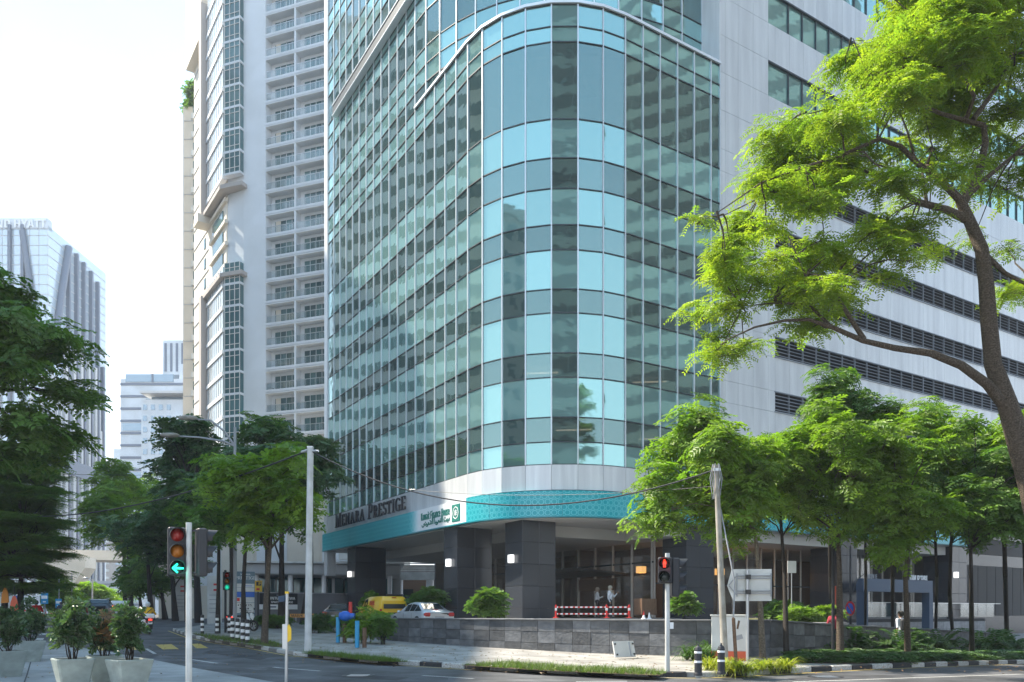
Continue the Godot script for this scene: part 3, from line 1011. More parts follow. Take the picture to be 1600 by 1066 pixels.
func bank_sign() -> void:
	var t := thing("bank_sign", "white signboard with green Kuwait Finance House lettering and square emblem on the teal band", "sign")
	t.transform = tower_frame
	var face := Basis(Vector3(0, 0, 1), Vector3.UP, Vector3(-1, 0, 0))
	mat("bank_green", lin(0.005, 0.19, 0.15), 0.5)
	var m := words_mesh("Kuwait Finance House", 0.44, 0.02, sans_bold)
	var w := m.get_aabb().size.x
	part("lettering", m, M.bank_green, t, Transform3D(face.scaled_local(Vector3(3.7 / w, 1, 1)), Vector3(-0.235, 7.27, -9.55)))
	# the line of Arabic script, drawn stroke by stroke (it runs from right to left)
	var ar := MB.new()
	var o := func(px: float, py: float) -> Vector3: return Vector3(-0.235, 6.62 + py * 0.16, -11.35 + px * 0.2)
	var strokes := [
		[[18.2, 1.6], [18.1, 0.9], [17.3, 0.85], [17.2, 1.5], [17.1, 0.9], [16.5, 0.85], [16.4, 1.3], [16.3, 0.9], [14.9, 0.85], [14.8, 1.6]],
		[[13.9, 2.9], [13.9, 0.85]], [[13.3, 2.9], [13.2, 0.9], [12.6, 0.85], [12.5, 1.4], [12.3, 0.9], [11.8, 0.9], [11.6, 1.5], [11.2, 1.5], [11.1, 0.9], [10.6, 0.4], [10.2, 0.2]],
		[[11.1, 0.9], [9.9, 0.85], [9.8, 1.5], [9.6, 0.9], [8.9, 0.85], [8.85, 2.9]],
		[[7.9, 2.9], [7.9, 0.85]], [[7.3, 2.9], [7.2, 0.9], [5.9, 0.85], [6.6, 1.6], [5.8, 2.2]], [[5.9, 0.85], [5.2, 0.85], [5.1, 1.5], [4.7, 1.5], [4.6, 0.9], [4.1, 0.3]],
		[[4.6, 0.9], [3.6, 0.85], [3.5, 1.4], [3.3, 0.9], [2.5, 0.85], [2.4, 1.4], [1.6, 1.3], [1.9, 0.8], [1.2, 0.3], [0.5, 0.4], [0.4, 0.9]]]
	for s in strokes:
		for i in s.size() - 1:
			var a: Vector3 = o.call(s[i][0], s[i][1])
			var b: Vector3 = o.call(s[i + 1][0], s[i + 1][1])
			ar.box((a + b) * 0.5, Vector3(a.distance_to(b) + 0.05, 0.065, 0.02), Basis((b - a).normalized(), face.z.cross((b - a).normalized()), face.z))
	for d in [[17.3, 0.3], [17.0, 0.3], [15.2, 2.0], [15.6, 2.0], [12.6, 1.9], [12.9, 1.9], [9.6, 0.3], [9.9, 0.3], [3.4, 0.3], [3.7, 0.3], [2.6, 1.9], [2.9, 1.9]]:
		ar.box(o.call(d[0], d[1]), Vector3(0.055, 0.055, 0.02), face)
	part("arabic_lettering", ar, M.bank_green, t)
	# emblem: green rounded square with a white ringed star
	var em := MB.new()
	em.bbox(Vector3(-0.235, 7.08, -6.95), Vector3(0.03, 0.95, 0.95), 0.012)
	part("emblem", em, M.bank_green, t)
	var st := MB.new()
	for k in 8:
		var a := TAU * k / 8
		var b := TAU * (k + 1) / 8
		var pa := Vector3(-0.255, 7.08 + 0.33 * sin(a), -6.95 + 0.33 * cos(a))
		var pb := Vector3(-0.255, 7.08 + 0.33 * sin(b), -6.95 + 0.33 * cos(b))
		var d := (pb - pa).normalized()
		st.box((pa + pb) * 0.5, Vector3(pa.distance_to(pb) + 0.03, 0.05, 0.02), Basis(d, face.z.cross(d), face.z))
	for k in 4:
		var a := PI / 4 * k
		st.box(Vector3(-0.256, 7.08, -6.95), Vector3(0.36, 0.045, 0.018), Basis(Vector3(-1, 0, 0), a) * face)
	part("emblem_star", st, M.white, t)

# ---------------------------------------------------------------- podium wall, driveway and the porch behind
func podium() -> void:
	struct("driveway", plan([[-6.0, 36.7], [2.4, 29.5], [4.0, 29.0], [6.0, 60], [-17, 63], [-12.5, 48]], 0.0, 0.64), M.paving)
	struct("terrace", plan([[2.2, 29.6], [3.5, 28.75], [7.0, 26.6], [8.6, 27.0], [11.0, 29.5], [13.4, 31.8], [18.5, 46], [4, 60], [1.0, 40]], -0.5, 1.2), M.pale_stone_0)
	var t := thing("stone_wall", "low curved wall of dark grey stone tiles along the pavement under the tower", "wall")
	var w := [[-6.2, 36.6, 1.36], [-3.9, 34.2, 1.36], [-1.5, 32.0, 1.36], [1.0, 30.1, 1.36], [3.5, 28.35, 1.36], [5.4, 27.1, 1.36], [7.0, 26.2, 1.36], [8.6, 26.6, 1.36], [11.0, 29.0, 1.22], [15.5, 33.2, 1.0], [20.0, 37.2, 0.8], [26.0, 42.0, 0.5]]
	var core := MB.new()
	for i in w.size() - 1:
		var a := Vector3(w[i][0], 0, -w[i][1])
		var b := Vector3(w[i + 1][0], 0, -w[i + 1][1])
		var d := (b - a).normalized()
		var n := Vector3(-d.z, 0, d.x)
		var bs := Basis(d, Vector3.UP, n)
		var l := a.distance_to(b)
		core.box((a + b) * 0.5 + Vector3.UP * ((w[i][2] + w[i + 1][2]) * 0.25 - 0.3) - n * 0.2, Vector3(l + 0.1, minf(w[i][2], w[i + 1][2]) + 0.57, 0.28), bs)
		var k := maxi(1, roundi(l / 0.84))
		for j in k:
			var f0 := float(j) / k
			var f1 := float(j + 1) / k
			var p0 := a.lerp(b, f0)
			var p1 := a.lerp(b, f1)
			var mid := (p0 + p1) * 0.5
			var g := ground(mid.x, mid.z) - 0.02
			var top := lerpf(w[i][2], w[i + 1][2], (f0 + f1) * 0.5)
			for r in 3:
				var y0 := lerpf(g, top - 0.06, r / 3.0)
				var y1 := lerpf(g, top - 0.06, (r + 1) / 3.0)
				cbox("stone_tile", mid + Vector3.UP * (y0 + y1) * 0.5 + n * R(-0.006, 0.01), Vector3(p0.distance_to(p1) - 0.014, y1 - y0 - 0.014, 0.1), M["stone_%d" % clampi(int(R(0, 4.4)), 0, 4)], t, bs)
		var cp := MB.new()
		cp.bbox((a + b) * 0.5 + Vector3.UP * ((w[i][2] + w[i + 1][2]) * 0.5 - 0.03) - n * 0.1, Vector3(l + 0.04, 0.06, 0.42), 0.012, bs * Basis(Vector3.BACK, atan2(w[i + 1][2] - w[i][2], l)))
		part("coping_stone", cp, M.stone_3, t)
	part("wall_core", core, M.mortar, t)
	# pale stone plinth and balustrade along the right-hand frontage
	var p := thing("stone_plinth", "pale grey stone plinth with a glass balustrade below the restaurant windows", "wall")
	p.transform = tower_frame
	for k in 22:
		for r in 3:
			cbox("stone_block", Vector3(16.6 + k * 1.1, -0.35 + r * 0.52, 0.16 + R(-0.004, 0.006)), Vector3(1.086, 0.505, 0.3), M["pale_stone_%d" % rng.randi_range(0, 2)], p)
	cbox("plinth_core", Vector3(28.2, 0.3, 0.1), Vector3(24.2, 1.7, 0.3), M.mortar, p)
	for k in 13:
		var x := 25.9 + k * 1.15
		if k > 8: x += 1.6
		cbox("balustrade_pane", Vector3(x, 1.75, 0.1), Vector3(1.1, 0.95, 0.02), M.rail_glass, p)
	cbox("balustrade_rail", Vector3(34, 2.25, 0.1), Vector3(17.5, 0.05, 0.06), M.steel, p)
	# dark entrance portal with the restaurant's letters on top
	var e := thing("entrance_portal", "slate blue portal frame with white letters on top at the restaurant steps", "portal")
	e.transform = tower_frame
	cbox("lintel", Vector3(27.35, 3.3, 1.4), Vector3(7.5, 0.8, 0.5), M.navy, e)
	cbox("post", Vector3(30.9, 1.2, 1.4), Vector3(0.42, 3.4, 0.52), M.navy, e)
	cbox("post", Vector3(23.85, 1.2, 1.4), Vector3(0.42, 3.4, 0.52), M.navy, e)
	var m := words_mesh("YIM D'ORE", 0.3, 0.04, sans_bold)
	part("lettering", m, M.white, e, Transform3D(Basis(), Vector3(29.7, 3.87, 1.5)))
	m = words_mesh("TWIN E", 0.26, 0.04, sans_bold)
	part("lettering", m, M.grey, e, Transform3D(Basis(), Vector3(24.6, 3.85, 1.5)))
	for q in [[14.0, -4.6], [15.2, -4.9], [17.6, -4.5], [19.6, -4.8], [20.9, -4.6], [11.6, -5.2]]: pendant(q[0], q[1])
	var ol := thing("round_pendant_lamp", "pale bell-shaped pendant lamp hanging behind the restaurant glass", "lamp")
	ol.transform = tower_frame.translated_local(Vector3(27.6, 4.25, -4.2))
	var lb := MB.new()
	lb.lathe([[0.62, 0.0], [0.6, 0.05], [0.2, 0.24], [0.12, 0.45], [0.05, 0.6]], 18)
	part("shade", lb, M.concrete, ol)
	lb = MB.new()
	lb.tube([Vector3(0, 0.6, 0), Vector3(0, 1.5, 0)], [0.015, 0.015], 5)
	part("cord", lb, M.black, ol)
	for q in [[Vector3(1.2, 4.4, -3.5), -1, "on the lit corner column"], [Vector3(-0.05, 4.4, -8.2), -1, "on the column behind the silver car"], [Vector3(-0.05, 4.4, -24), -1, "on the farthest column behind the yellow van"], [Vector3(36.9, 4.3, 0.0), 0, "on the column beyond the restaurant portal"]]:
		var wl := thing("wall_lamp", "small square white wall lamp " + q[2], "wall lamp", Vector3.ZERO, 0, "wall lamps on the granite columns")
		wl.transform = tower_frame.translated_local(q[0])
		var b := MB.new()
		var s := Vector3(0.2, 0.42, 0.36) if q[1] else Vector3(0.36, 0.42, 0.2)
		b.bbox(Vector3.ZERO, s, 0.02)
		part("shade", b, M.wall_lamp, wl)
		b = MB.new()
		b.box(Vector3(0.1 if q[1] else 0.0, 0, 0.0 if q[1] else -0.1), Vector3(0.12, 0.3, 0.12))
		part("bracket", b, M.steel, wl)
	porch()

func plan(p: Array, y0: float, y1: float) -> MB:
	var b := MB.new()
	var q := []
	for e in p: q.append(Vector2(e[0], -e[1]))
	b.prism(q, y0, y1)
	return b

var n_lamp := 0
func pendant(x: float, z: float) -> void:
	var where: String = ["above the lobby end of the restaurant", "second along from the lobby end", "left of the tilted utility pole", "beside the direction sign", "behind the sunlit trunk", "nearest the lobby doors"][n_lamp]
	n_lamp += 1
	var t := thing("pendant_lamp", "glowing amber drum lamp behind the glass, " + where, "lamp", Vector3.ZERO, 0, "amber drum lamps in the restaurant")
	t.transform = tower_frame.translated_local(Vector3(x, 4.2, z))
	var b := MB.new()
	b.lathe([[0.0, -0.2], [0.31, -0.2], [0.31, 0.2], [0.28, 0.2], [0.0, 0.19]], 16)
	part("shade", b, M.lamp_shade, t)
	b = MB.new()
	b.tube([Vector3(0, 0.19, 0), Vector3(0, 1.5, 0)], [0.012, 0.012], 5)
	part("cord", b, M.black, t)
	var l := OmniLight3D.new()
	l.name = "lamp_light"
	l.light_color = Color(1, 0.75, 0.4)
	l.light_energy = 0.12
	l.omni_range = 10
	l.omni_attenuation = 2.0
	l.light_size = 0.2
	l.shadow_enabled = true
	t.add_child(l, true)
	l.position = Vector3(0, -0.45, 0)

func porch() -> void:
	var g := thing("ramp_wall", "plain grey ramp wall behind the yellow van and the parked motorcycles", "wall")
	var a := Vector3(-18.710, 0.691, -57.000)
	var c := Vector3(-9.0, 0, -65)
	var d := (c - a)
	d.y = 0
	var bs := Basis(d.normalized(), Vector3.UP, Vector3(-d.normalized().z, 0, d.normalized().x))
	var gm := MB.new()
	gm.bbox(Vector3((a.x + c.x) * 0.5, 1.6, (a.z + c.z) * 0.5), Vector3(d.length(), 2.8, 0.3), 0.02, bs)
	part("wall_face", gm, M.wall_grey, g)
	cbox("wall_coping", Vector3((a.x + c.x) * 0.5, 3.03, (a.z + c.z) * 0.5), Vector3(d.length() + 0.1, 0.08, 0.4), M.grey, g, bs)
	var bn := thing("lease_banner", "black and white letting banner fixed to the grey ramp wall", "banner")
	bn.transform = Transform3D(bs, Vector3(a.x, 2.42, a.z) + bs.x * 2.0 + bs.z * 0.18)
	cbox("top_panel", Vector3(0, 0.18, 0), Vector3(2.9, 0.86, 0.03), M.signal_black, bn)
	cbox("bottom_panel", Vector3(0, -0.43, 0), Vector3(2.9, 0.36, 0.03), M.white, bn)
	part("lettering", words_mesh("UNTUK DISEWA", 0.2, 0.01, sans_bold), M.white, bn, Transform3D(Basis(), Vector3(0.25, 0.2, 0.022)))
	part("lettering", words_mesh("SPACE FOR LEASE", 0.15, 0.01, sans_bold), M.white, bn, Transform3D(Basis(), Vector3(0.25, -0.08, 0.022)))
	part("lettering", words_mesh("MENARA", 0.14, 0.01, sans), M.grey, bn, Transform3D(Basis(), Vector3(0.2, 0.42, 0.022)))
	for k in 2: cbox("text_line", Vector3(-0.5 + 0.9 * k, -0.43, 0.018), Vector3(0.6, 0.09, 0.006), M.navy, bn)
	# porch of the building next door
	var p := thing("drop_off_porch", "grey flat-roofed porch on white columns beside the office tower", "porch")
	var A := Vector3(-21.664, 0.790, -66.000)
	var o := Vector3(A.x, 0, A.z)
	var pb := Basis(Vector3(0.985, 0, -0.17), Vector3.UP, Vector3(0.17, 0, 0.985))
	p.transform = Transform3D(pb, o)
	var rb := MB.new()
	rb.bbox(Vector3(6.0, 5.2, -3), Vector3(12.6, 0.95, 7), 0.1)
	part("roof_fascia", rb, M.plaster_grey, p)
	cbox("roof_slab", Vector3(6.0, 5.74, -3), Vector3(13.2, 0.14, 7.6), M.off_white, p)
	for k in 5:
		var cl := MB.new()
		cl.lathe([[0.2, 0.0], [0.2, 4.75]], 14, Vector3(0.4 + 2.75 * k, 0, -0.2))
		part("column", cl, M.white, p)
	for k in 8:
		cbox("window_pane", Vector3(0.6 + 1.5 * k, 3.0, -5.6), Vector3(1.4, 3.4, 0.06), M["pane_teal_%d" % (k % 2)], p)
	cbox("back_wall", Vector3(6, 2.5, -6.2), Vector3(13, 5.0, 0.4), M.plaster_grey, p)
	cbox("door_frame", Vector3(6.4, 2.4, -5.5), Vector3(0.25, 4.6, 0.2), M.white, p)
	# arcade under the tower, seen between the columns
	var c2 := thing("arcade", "white louvred arcade on round columns seen beyond the yellow van", "arcade")
	var B := Vector3(-12.840, 0.607, -76.000)
	c2.transform = Transform3D(Basis(), Vector3(B.x, 0, B.z))
	for k in 3:
		var cl := MB.new()
		cl.lathe([[0.37, 0.4], [0.37, 4.7]], 16, Vector3(-0.9 + 2.95 * k, 0, 0))
		part("column", cl, M.white, c2)
	cbox("beam", Vector3(3.4, 5.05, 0.3), Vector3(14, 0.75, 0.5), M.off_white, c2)
	for k in 6: cbox("louver_slat", Vector3(3.4, 5.55 + 0.17 * k, 0.3), Vector3(14, 0.1, 0.06), M.off_white, c2, Basis(Vector3.RIGHT, 0.5))
	cbox("upper_beam", Vector3(3.4, 7.6, 0.3), Vector3(14, 2.0, 0.5), M.soffit, c2)
	cbox("back_wall", Vector3(3.4, 3, -7), Vector3(16, 7, 0.3), M.timber, c2)
	for k in 4: cbox("doorway", Vector3(-1.0 + 2.7 * k, 2.2, -6.8), Vector3(1.7, 3.6, 0.2), M.dark_glass, c2)

# ---------------------------------------------------------------- apartment tower and far buildings
func apartment_tower() -> void:
	var t := thing("apartment_tower", "white high-rise apartment block with stacked glass-railed balconies beside the office tower", "apartment building", Vector3(-39.7, 0, -111.1))
	var fr := Basis(Vector3(0.945, 0, 0.326), Vector3.UP, Vector3(-0.326, 0, 0.945))
	var fl := Basis(Vector3(0.569, 0, 0.822), Vector3.UP, Vector3(-0.822, 0, 0.569))
	var base := 53.0 - 3.05 * 13
	# massing
	var wall := MB.new()
	wall.prism([Vector2(2.5, 0.86), Vector2(5.9, 2.04), Vector2(12, -9), Vector2(-6, -12), Vector2(-5.1, -7.4), Vector2(-0.6, -0.9)], 0, 104)
	part("blank_wall", wall, M.plaster_white, t)
	var back := MB.new()
	back.box(fr * Vector3(13.5, 52, -1.15 - 5), Vector3(14.6, 104, 10), fr)
	part("balcony_back_wall", back, M.plaster_white, t)
	# balcony stack: shared meshes, one part per storey and bay
	var slab := MB.new()
	slab.bbox(Vector3(13.4, 0, -0.85), Vector3(14.4, 0.26, 1.7), 0.02)
	slab.box(Vector3(13.4, 0.22, -0.07), Vector3(14.4, 0.4, 0.14))
	var slab_m := slab.mesh()
	var rail := MB.new()
	rail.box(Vector3(0, 0.42, 0), Vector3(4.4, 0.8, 0.02))
	var rail_m := rail.mesh()
	var top := MB.new()
	top.box(Vector3(0, 0.86, 0), Vector3(4.5, 0.07, 0.07))
	for k in 7: top.box(Vector3(-2.2 + 4.4 * k / 6.0, 0.42, 0), Vector3(0.04, 0.86, 0.04))
	var top_m := top.mesh()
	var fm := MB.new()
	for k in 5: fm.box(Vector3(-1.84 + 0.92 * k, 1.2, 0.03), Vector3(0.06, 2.4, 0.08))
	fm.box(Vector3(0, 2.36, 0.03), Vector3(3.74, 0.08, 0.08))
	fm.box(Vector3(0, 0.04, 0.03), Vector3(3.74, 0.08, 0.08))
	var fm_m := fm.mesh()
	var leafm := MB.new()
	leafm.box(Vector3(0, 1.2, 0), Vector3(0.88, 2.36, 0.05))
	var leaf_m := leafm.mesh()
	for n in 28:
		var y := base + 3.05 * n
		part("balcony_slab", slab_m, M.plaster_white, t, Transform3D(fr, Vector3.UP * y))
		for k in 2:
			var x := 8.6 + 4.72 * k
			part("balcony_glass", rail_m, M.rail_glass, t, Transform3D(fr, fr * Vector3(x, y + 0.5, -0.1)))
			part("railing", top_m, M.steel, t, Transform3D(fr, fr * Vector3(x, y + 0.5, -0.1)))
			var dr := part("balcony_door", fm_m, M.plaster_white, t, Transform3D(fr, fr * Vector3(x + 0.25, y + 0.14, -1.12)))
			for j in 4: part("pane", leaf_m, M["pane_teal_%d" % mini(2, int(R(0, 2.5)))], dr, Transform3D(Basis(), Vector3(-1.38 + 0.92 * j, 0, 0)))
		cbox("balcony_divider", fr * Vector3(10.93, y + 1.6, -0.85), Vector3(0.28, 2.9, 1.6), M.plaster_white, t, fr)
		cbox("balcony_divider", fr * Vector3(15.7, y + 1.6, -0.85), Vector3(0.28, 2.9, 1.6), M.plaster_white, t, fr)
		if n % 5 == 2 or n % 7 == 3:   # drying rack or chair on the balcony
			var ch := MB.new()
			ch.box(Vector3(0, 0.45, 0), Vector3(0.5, 0.06, 0.5))
			ch.box(Vector3(0, 0.75, -0.24), Vector3(0.5, 0.6, 0.05))
			part("balcony_chair", ch, M.grey, t, Transform3D(fr, fr * Vector3(R(7.5, 9.5), y + 0.15, -0.9)))
	# corner bay of windows in two groups, with ledges
	for n in 28:
		var y := base + 3.05 * n
		var bay: bool = y > 60.2 or y < 47.5
		if bay:
			cbox("bay_spandrel", fr * Vector3(1.35, y + 0.12, 0.4), Vector3(2.75, 0.3, 0.9), M.plaster_white, t, fr)
			cbox("bay_window", fr * Vector3(1.35, y + 1.65, 0.38), Vector3(2.55, 2.78, 0.8), M["pane_teal_%d" % rng.randi_range(1, 2)], t, fr)
			var m := MB.new()
			for k in 4: m.box(Vector3(0.12 + 0.83 * k, 1.65, 0.82), Vector3(0.09, 2.78, 0.08))
			for yy in [0.9, 2.35]: m.box(Vector3(1.36, yy, 0.82), Vector3(2.56, 0.07, 0.07))
			part("bay_frame", m, M.fin_pale, t, Transform3D(fr, Vector3.UP * y))
		# left-hand face
		if bay:
			cbox("side_window", fl * Vector3(-4.5, y + 1.65, 0.35), Vector3(8.6, 2.4, 0.5), M.pane_pale, t, fl)
			cbox("side_band", fl * Vector3(-4.5, y + 0.15, 0.42), Vector3(8.9, 0.55, 0.7), M.plaster_white, t, fl)
			var m := MB.new()
			for k in 8: m.box(Vector3(-8.6 + 1.2 * k, 1.65, 0.62), Vector3(0.09, 2.5, 0.08))
			part("side_frame", m, M.fin_pale, t, Transform3D(fl, Vector3.UP * y))
		else:
			cbox("side_window", fl * Vector3(-5.0, y + 1.7, 0.05), Vector3(5.5, 1.7, 0.2), M["pane_teal_%d" % (n % 3)], t, fl)
			cbox("side_band", fl * Vector3(-4.6, y + 0.3, 0.12), Vector3(8.6, 0.5, 0.5), M.plaster_cream, t, fl)
		cbox("floor_groove", fl * Vector3(-15, y + 0.2, 0.04), Vector3(9.0, 0.16, 0.1), M.plaster_grey, t, fl)
		cbox("side_slot_window", fl * Vector3(-12.6, y + 1.8, 0.04), Vector3(0.9, 1.5, 0.1), M.pane_teal_1, t, fl)
	var sw := MB.new()
	sw.box(fl * Vector3(-10.2, 52, -4), Vector3(18.9, 104, 8), fl)
	part("side_wall", sw, M.plaster_cream, t)
	for y in [60.5, 48.3]:
		var l := MB.new()
		l.box(fr * Vector3(1.45, y, 0.45), Vector3(3.6, 0.55, 1.5), fr)
		l.box(fl * Vector3(-4.4, y, 0.45), Vector3(9.4, 0.56, 1.5), fl)
		part("bay_ledge", l, M.plaster_taupe, t)
	cbox("pilaster", fl * Vector3(-9.7, 76, 0.7), Vector3(1.3, 32, 1.5), M.plaster_taupe, t, fl)
	cbox("pilaster", fl * Vector3(-9.7, 30, 0.7), Vector3(1.3, 37, 1.5), M.plaster_taupe, t, fl)
	cbox("pilaster_foot", fl * Vector3(-9.9, 59.8, 0.9), Vector3(2.6, 1.2, 2.2), M.plaster_cream, t, fl)
	var hood := MB.new()
	hood.box(fl * Vector3(-15, 96, 0.5), Vector3(9.8, 16, 1.4), fl)
	part("upper_storeys", hood, M.plaster_cream, t)
	# back wing, lower, with balconies
	var bw := Vector3(-13.6, 0, -21)
	var wg := MB.new()
	wg.box(bw + Vector3(0, 42.8, -4), Vector3(2.7, 85.6, 8))
	part("back_wing", wg, M.plaster_cream, t)
	for n in 24:
		var y := base + 3.05 * n
		cbox("wing_balcony", bw + Vector3(0.9, y, 0.4), Vector3(1.0, 0.9, 1.2), M.off_white, t)
		cbox("wing_window", bw + Vector3(0.75, y + 1.5, 0.02), Vector3(0.8, 1.4, 0.08), M.pane_teal_1, t)
		cbox("wing_band", bw + Vector3(-0.3, y - 0.3, 0.02), Vector3(1.8, 0.12, 0.1), M.plaster_grey, t)
	var rp := []
	for k in 5: fill(rp, bw + Vector3(R(-1.2, 1.2), 86.8 + R(-0.6, 1.6), R(-3, 0.2)), Vector3(0.9, 1.1, 0.9), 26, 1.6)
	scatter("roof_foliage", S.far, M.leaf_mid, rp, t)
	for n in 26:
		if (n * 7) % 3 == 0: cbox("air_conditioner", fr * Vector3(6.75 + 4.7 * (n % 2), base + 3.05 * n + 0.5, -0.7), Vector3(0.5, 0.6, 0.4), M.off_white, t, fr)
		if (n * 5) % 4 == 1: cbox("curtain", fr * Vector3(7.6 + 4.7 * ((n / 2) % 2), base + 3.05 * n + 1.35, -1.02), Vector3(0.8, 2.2, 0.04), M.plaster_cream, t, fr)
	# podium at its foot
	cbox("podium_block", Vector3(14, 6.5, 18), Vector3(26, 13, 12), M.plaster_cream, t)
	for k in 7: cbox("podium_panel", Vector3(2.6 + 3.6 * k, 8, 24.03), Vector3(3.3, 7.0, 0.12), M["plaster_white" if k % 2 else "plaster_cream"], t)

func fins_tower(t: Node3D, x0: float, x1: float, z0: float, z1: float, top: float) -> void:
	pass

func far_buildings() -> void:
	# the glass hotel tower
	var t := thing("hotel_tower", "pale glass hotel tower with dark vertical fins and rooftop lettering down the street", "hotel building", Vector3(-151.7, 0, -260))
	cbox("glass_body", Vector3(-30, 64, -18.5), Vector3(60, 128, 37), M.pane_pale, t)
	cbox("crown", Vector3(-30.4, 128.6, -1.0), Vector3(60.8, 3.4, 2.6), M.plaster_white, t)
	var grid := MB.new()
	for k in 40: grid.box(Vector3(-30, 3.2 * k, 0.06), Vector3(60, 0.18, 0.14))
	for k in 40: grid.box(Vector3(0.06, 3.2 * k, -18.5), Vector3(0.14, 0.18, 37))
	for k in 20: grid.box(Vector3(-3.0 * k, 64, 0.06), Vector3(0.12, 128, 0.14))
	part("mullion", grid, M.fin_pale, t)
	for e in [[-7.9, 128, 0], [-12.2, 128, 0], [-17, 128, 0], [-22, 128, 0]]:
		cbox("fin", Vector3(e[0], e[1] * 0.5, 0.5), Vector3(0.9, e[1], 1.1), M.fin, t)
	for e in [[11.0, 124], [16.0, 126], [20.6, 125], [25.5, 124], [30.0, 122], [33.5, 92]]:
		cbox("fin", Vector3(0.6, e[1] * 0.5, -e[0]), Vector3(1.3, e[1], 1.0), M.fin, t)
		cbox("fin_pale", Vector3(0.5, e[1] * 0.38, -e[0] + 1.5), Vector3(0.9, e[1] * 0.72, 1.4), M.fin_pale, t)
	for k in 14: cbox("lower_fin", Vector3(0.6, 40, -1.2 - 2.5 * k), Vector3(0.8, 80, 0.7), M.fin_pale, t)
	for k in 7: cbox("lower_fin", Vector3(-1.4 - 3.6 * k, 40, 0.6), Vector3(0.9, 80, 0.8), M.fin_pale, t)
	cbox("mechanical_floor", Vector3(0.75, 51, -18.5), Vector3(1.6, 5, 37.2), M.fin, t)
	# slanting members that meet near the corner
	var s := MB.new()
	s.tube([Vector3(-8, 126, 0.6), Vector3(-4.0, 98, 0.6), Vector3(-3.4, 80, 0.6)], [0.95, 0.95, 0.95], 6)
	part("slanting_brace", s, M.fin, t)
	s = MB.new()
	s.tube([Vector3(0.6, 126, -11), Vector3(0.6, 108, -6.5), Vector3(0.6, 88, -2.4)], [1.25, 1.25, 1.25], 6)
	part("slanting_brace", s, M.fin, t)
	var m := words_mesh("GRAND HYATT", 2.6, 0.3, sans_bold)
	var w := m.get_aabb().size.x
	part("roof_lettering", m, M.white, t, Transform3D(Basis().scaled(Vector3(23.0 / w, 1, 1)), Vector3(-12.0, 128.3, 0.6)))
	# white office block with ribbon windows
	var b := thing("office_block", "white office block with staggered ribbon windows and a roof garden down the street", "office building", Vector3(-101, 0, -250))
	cbox("body", Vector3(0, 37.5, -12), Vector3(44, 75, 24), M.plaster_white, b)
	cbox("raised_block", Vector3(9, 40, -12.5), Vector3(26, 80, 23), M.plaster_white, b)
	cbox("roof_drum", Vector3(-5.5, 83, -11), Vector3(10, 11, 14), M.plaster_white, b)
	cbox("roof_drum", Vector3(0.5, 85, -10), Vector3(6, 13, 12), M.pane_pale, b)
	for k in 6: cbox("roof_slot", Vector3(-9.6 + 1.8 * k, 83, -3.9), Vector3(0.7, 9, 0.2), M.fin, b)
	for n in 19:
		var y := 4.0 + 3.85 * n
		cbox("ribbon_window", Vector3(0, y, 0.06), Vector3(44.2, 0.75, 0.3), M.fin, b)
		if n % 2 == 0:
			cbox("ribbon_window", Vector3(-10 + 4 * sin(n * 1.7), y + 1.9, 0.08), Vector3(15, 2.4, 0.3), M.pane_blue, b)
			cbox("ribbon_window", Vector3(11 + 6 * sin(n * 2.3), y + 1.9, 0.08), Vector3(9, 2.4, 0.3), M.pane_blue, b)
			cbox("window_post", Vector3(-9 + 4 * sin(n * 1.7), y + 1.9, 0.2), Vector3(0.6, 2.6, 0.3), M.fin, b)
	# white flats in front of it
	var f := thing("white_flats", "slim white block of flats with small square windows in front of the ribbon-windowed offices", "apartment building", Vector3(-97.5, 0, -222))
	cbox("body", Vector3(0, 30.5, -8), Vector3(12, 61, 16), M.plaster_white, f)
	cbox("side_wing", Vector3(7.2, 23, 2.5), Vector3(7, 46, 5), M.plaster_white, f)
	cbox("roof_canopy", Vector3(1.5, 62.6, -7), Vector3(14, 0.6, 18), M.fin_pale, f)
	cbox("roof_room", Vector3(2, 61.5, -8), Vector3(12, 2.4, 12), M.pane_blue, f)
	for n in 19:
		for k in 4: cbox("window", Vector3(-4.9 + 2.2 * k, 3 + 3.1 * n, 0.05), Vector3(1.1, 1.5, 0.2), M.pane_blue, f)
		if n < 14:
			cbox("wing_balcony", Vector3(7.2, 3 + 3.1 * n, 5.2), Vector3(4.5, 0.9, 1.0), M.off_white, f)
			cbox("window", Vector3(7.2, 4.3 + 3.1 * n, 5.03), Vector3(3.6, 1.5, 0.2), M.pane_blue, f)
	var e := thing("brown_tower", "small hazy brown and white tower between the hotel and the white offices", "apartment building", Vector3(-186, 0, -370))
	cbox("body", Vector3(0, 36, -8), Vector3(12, 72, 16), M.plaster_taupe, e)
	cbox("upper_block", Vector3(2.2, 39, -8), Vector3(5, 78, 12), M.plaster_white, e)
	for n in 20:
		cbox("balcony_band", Vector3(-3.4, 4 + 3.4 * n, 0.15), Vector3(4, 1.1, 0.6), M.off_white, e)
		cbox("window_band", Vector3(3.4, 4 + 3.4 * n, 0.1), Vector3(3.6, 1.5, 0.4), M.pane_blue, e)
	# viaduct pier and low white roofs at the end of the street
	var p := thing("viaduct_pier", "tall flared beige concrete pier lit by the sun at the street's end", "pier", Vector3(-84, 0.9, -150))
	var pm := MB.new()
	pm.plate([Vector2(-2.2, 0), Vector2(2.2, 0), Vector2(2.4, 6), Vector2(4.5, 9), Vector2(4.5, 11), Vector2(-7, 11), Vector2(-7, 9), Vector2(-2.4, 6)], -2, 2)
	part("pier_shaft", pm, M.plaster_cream, p)
	cbox("deck", Vector3(-30, 12, 0), Vector3(75, 1.9, 9), M.plaster_cream, p, Basis(Vector3.UP, 0.35))
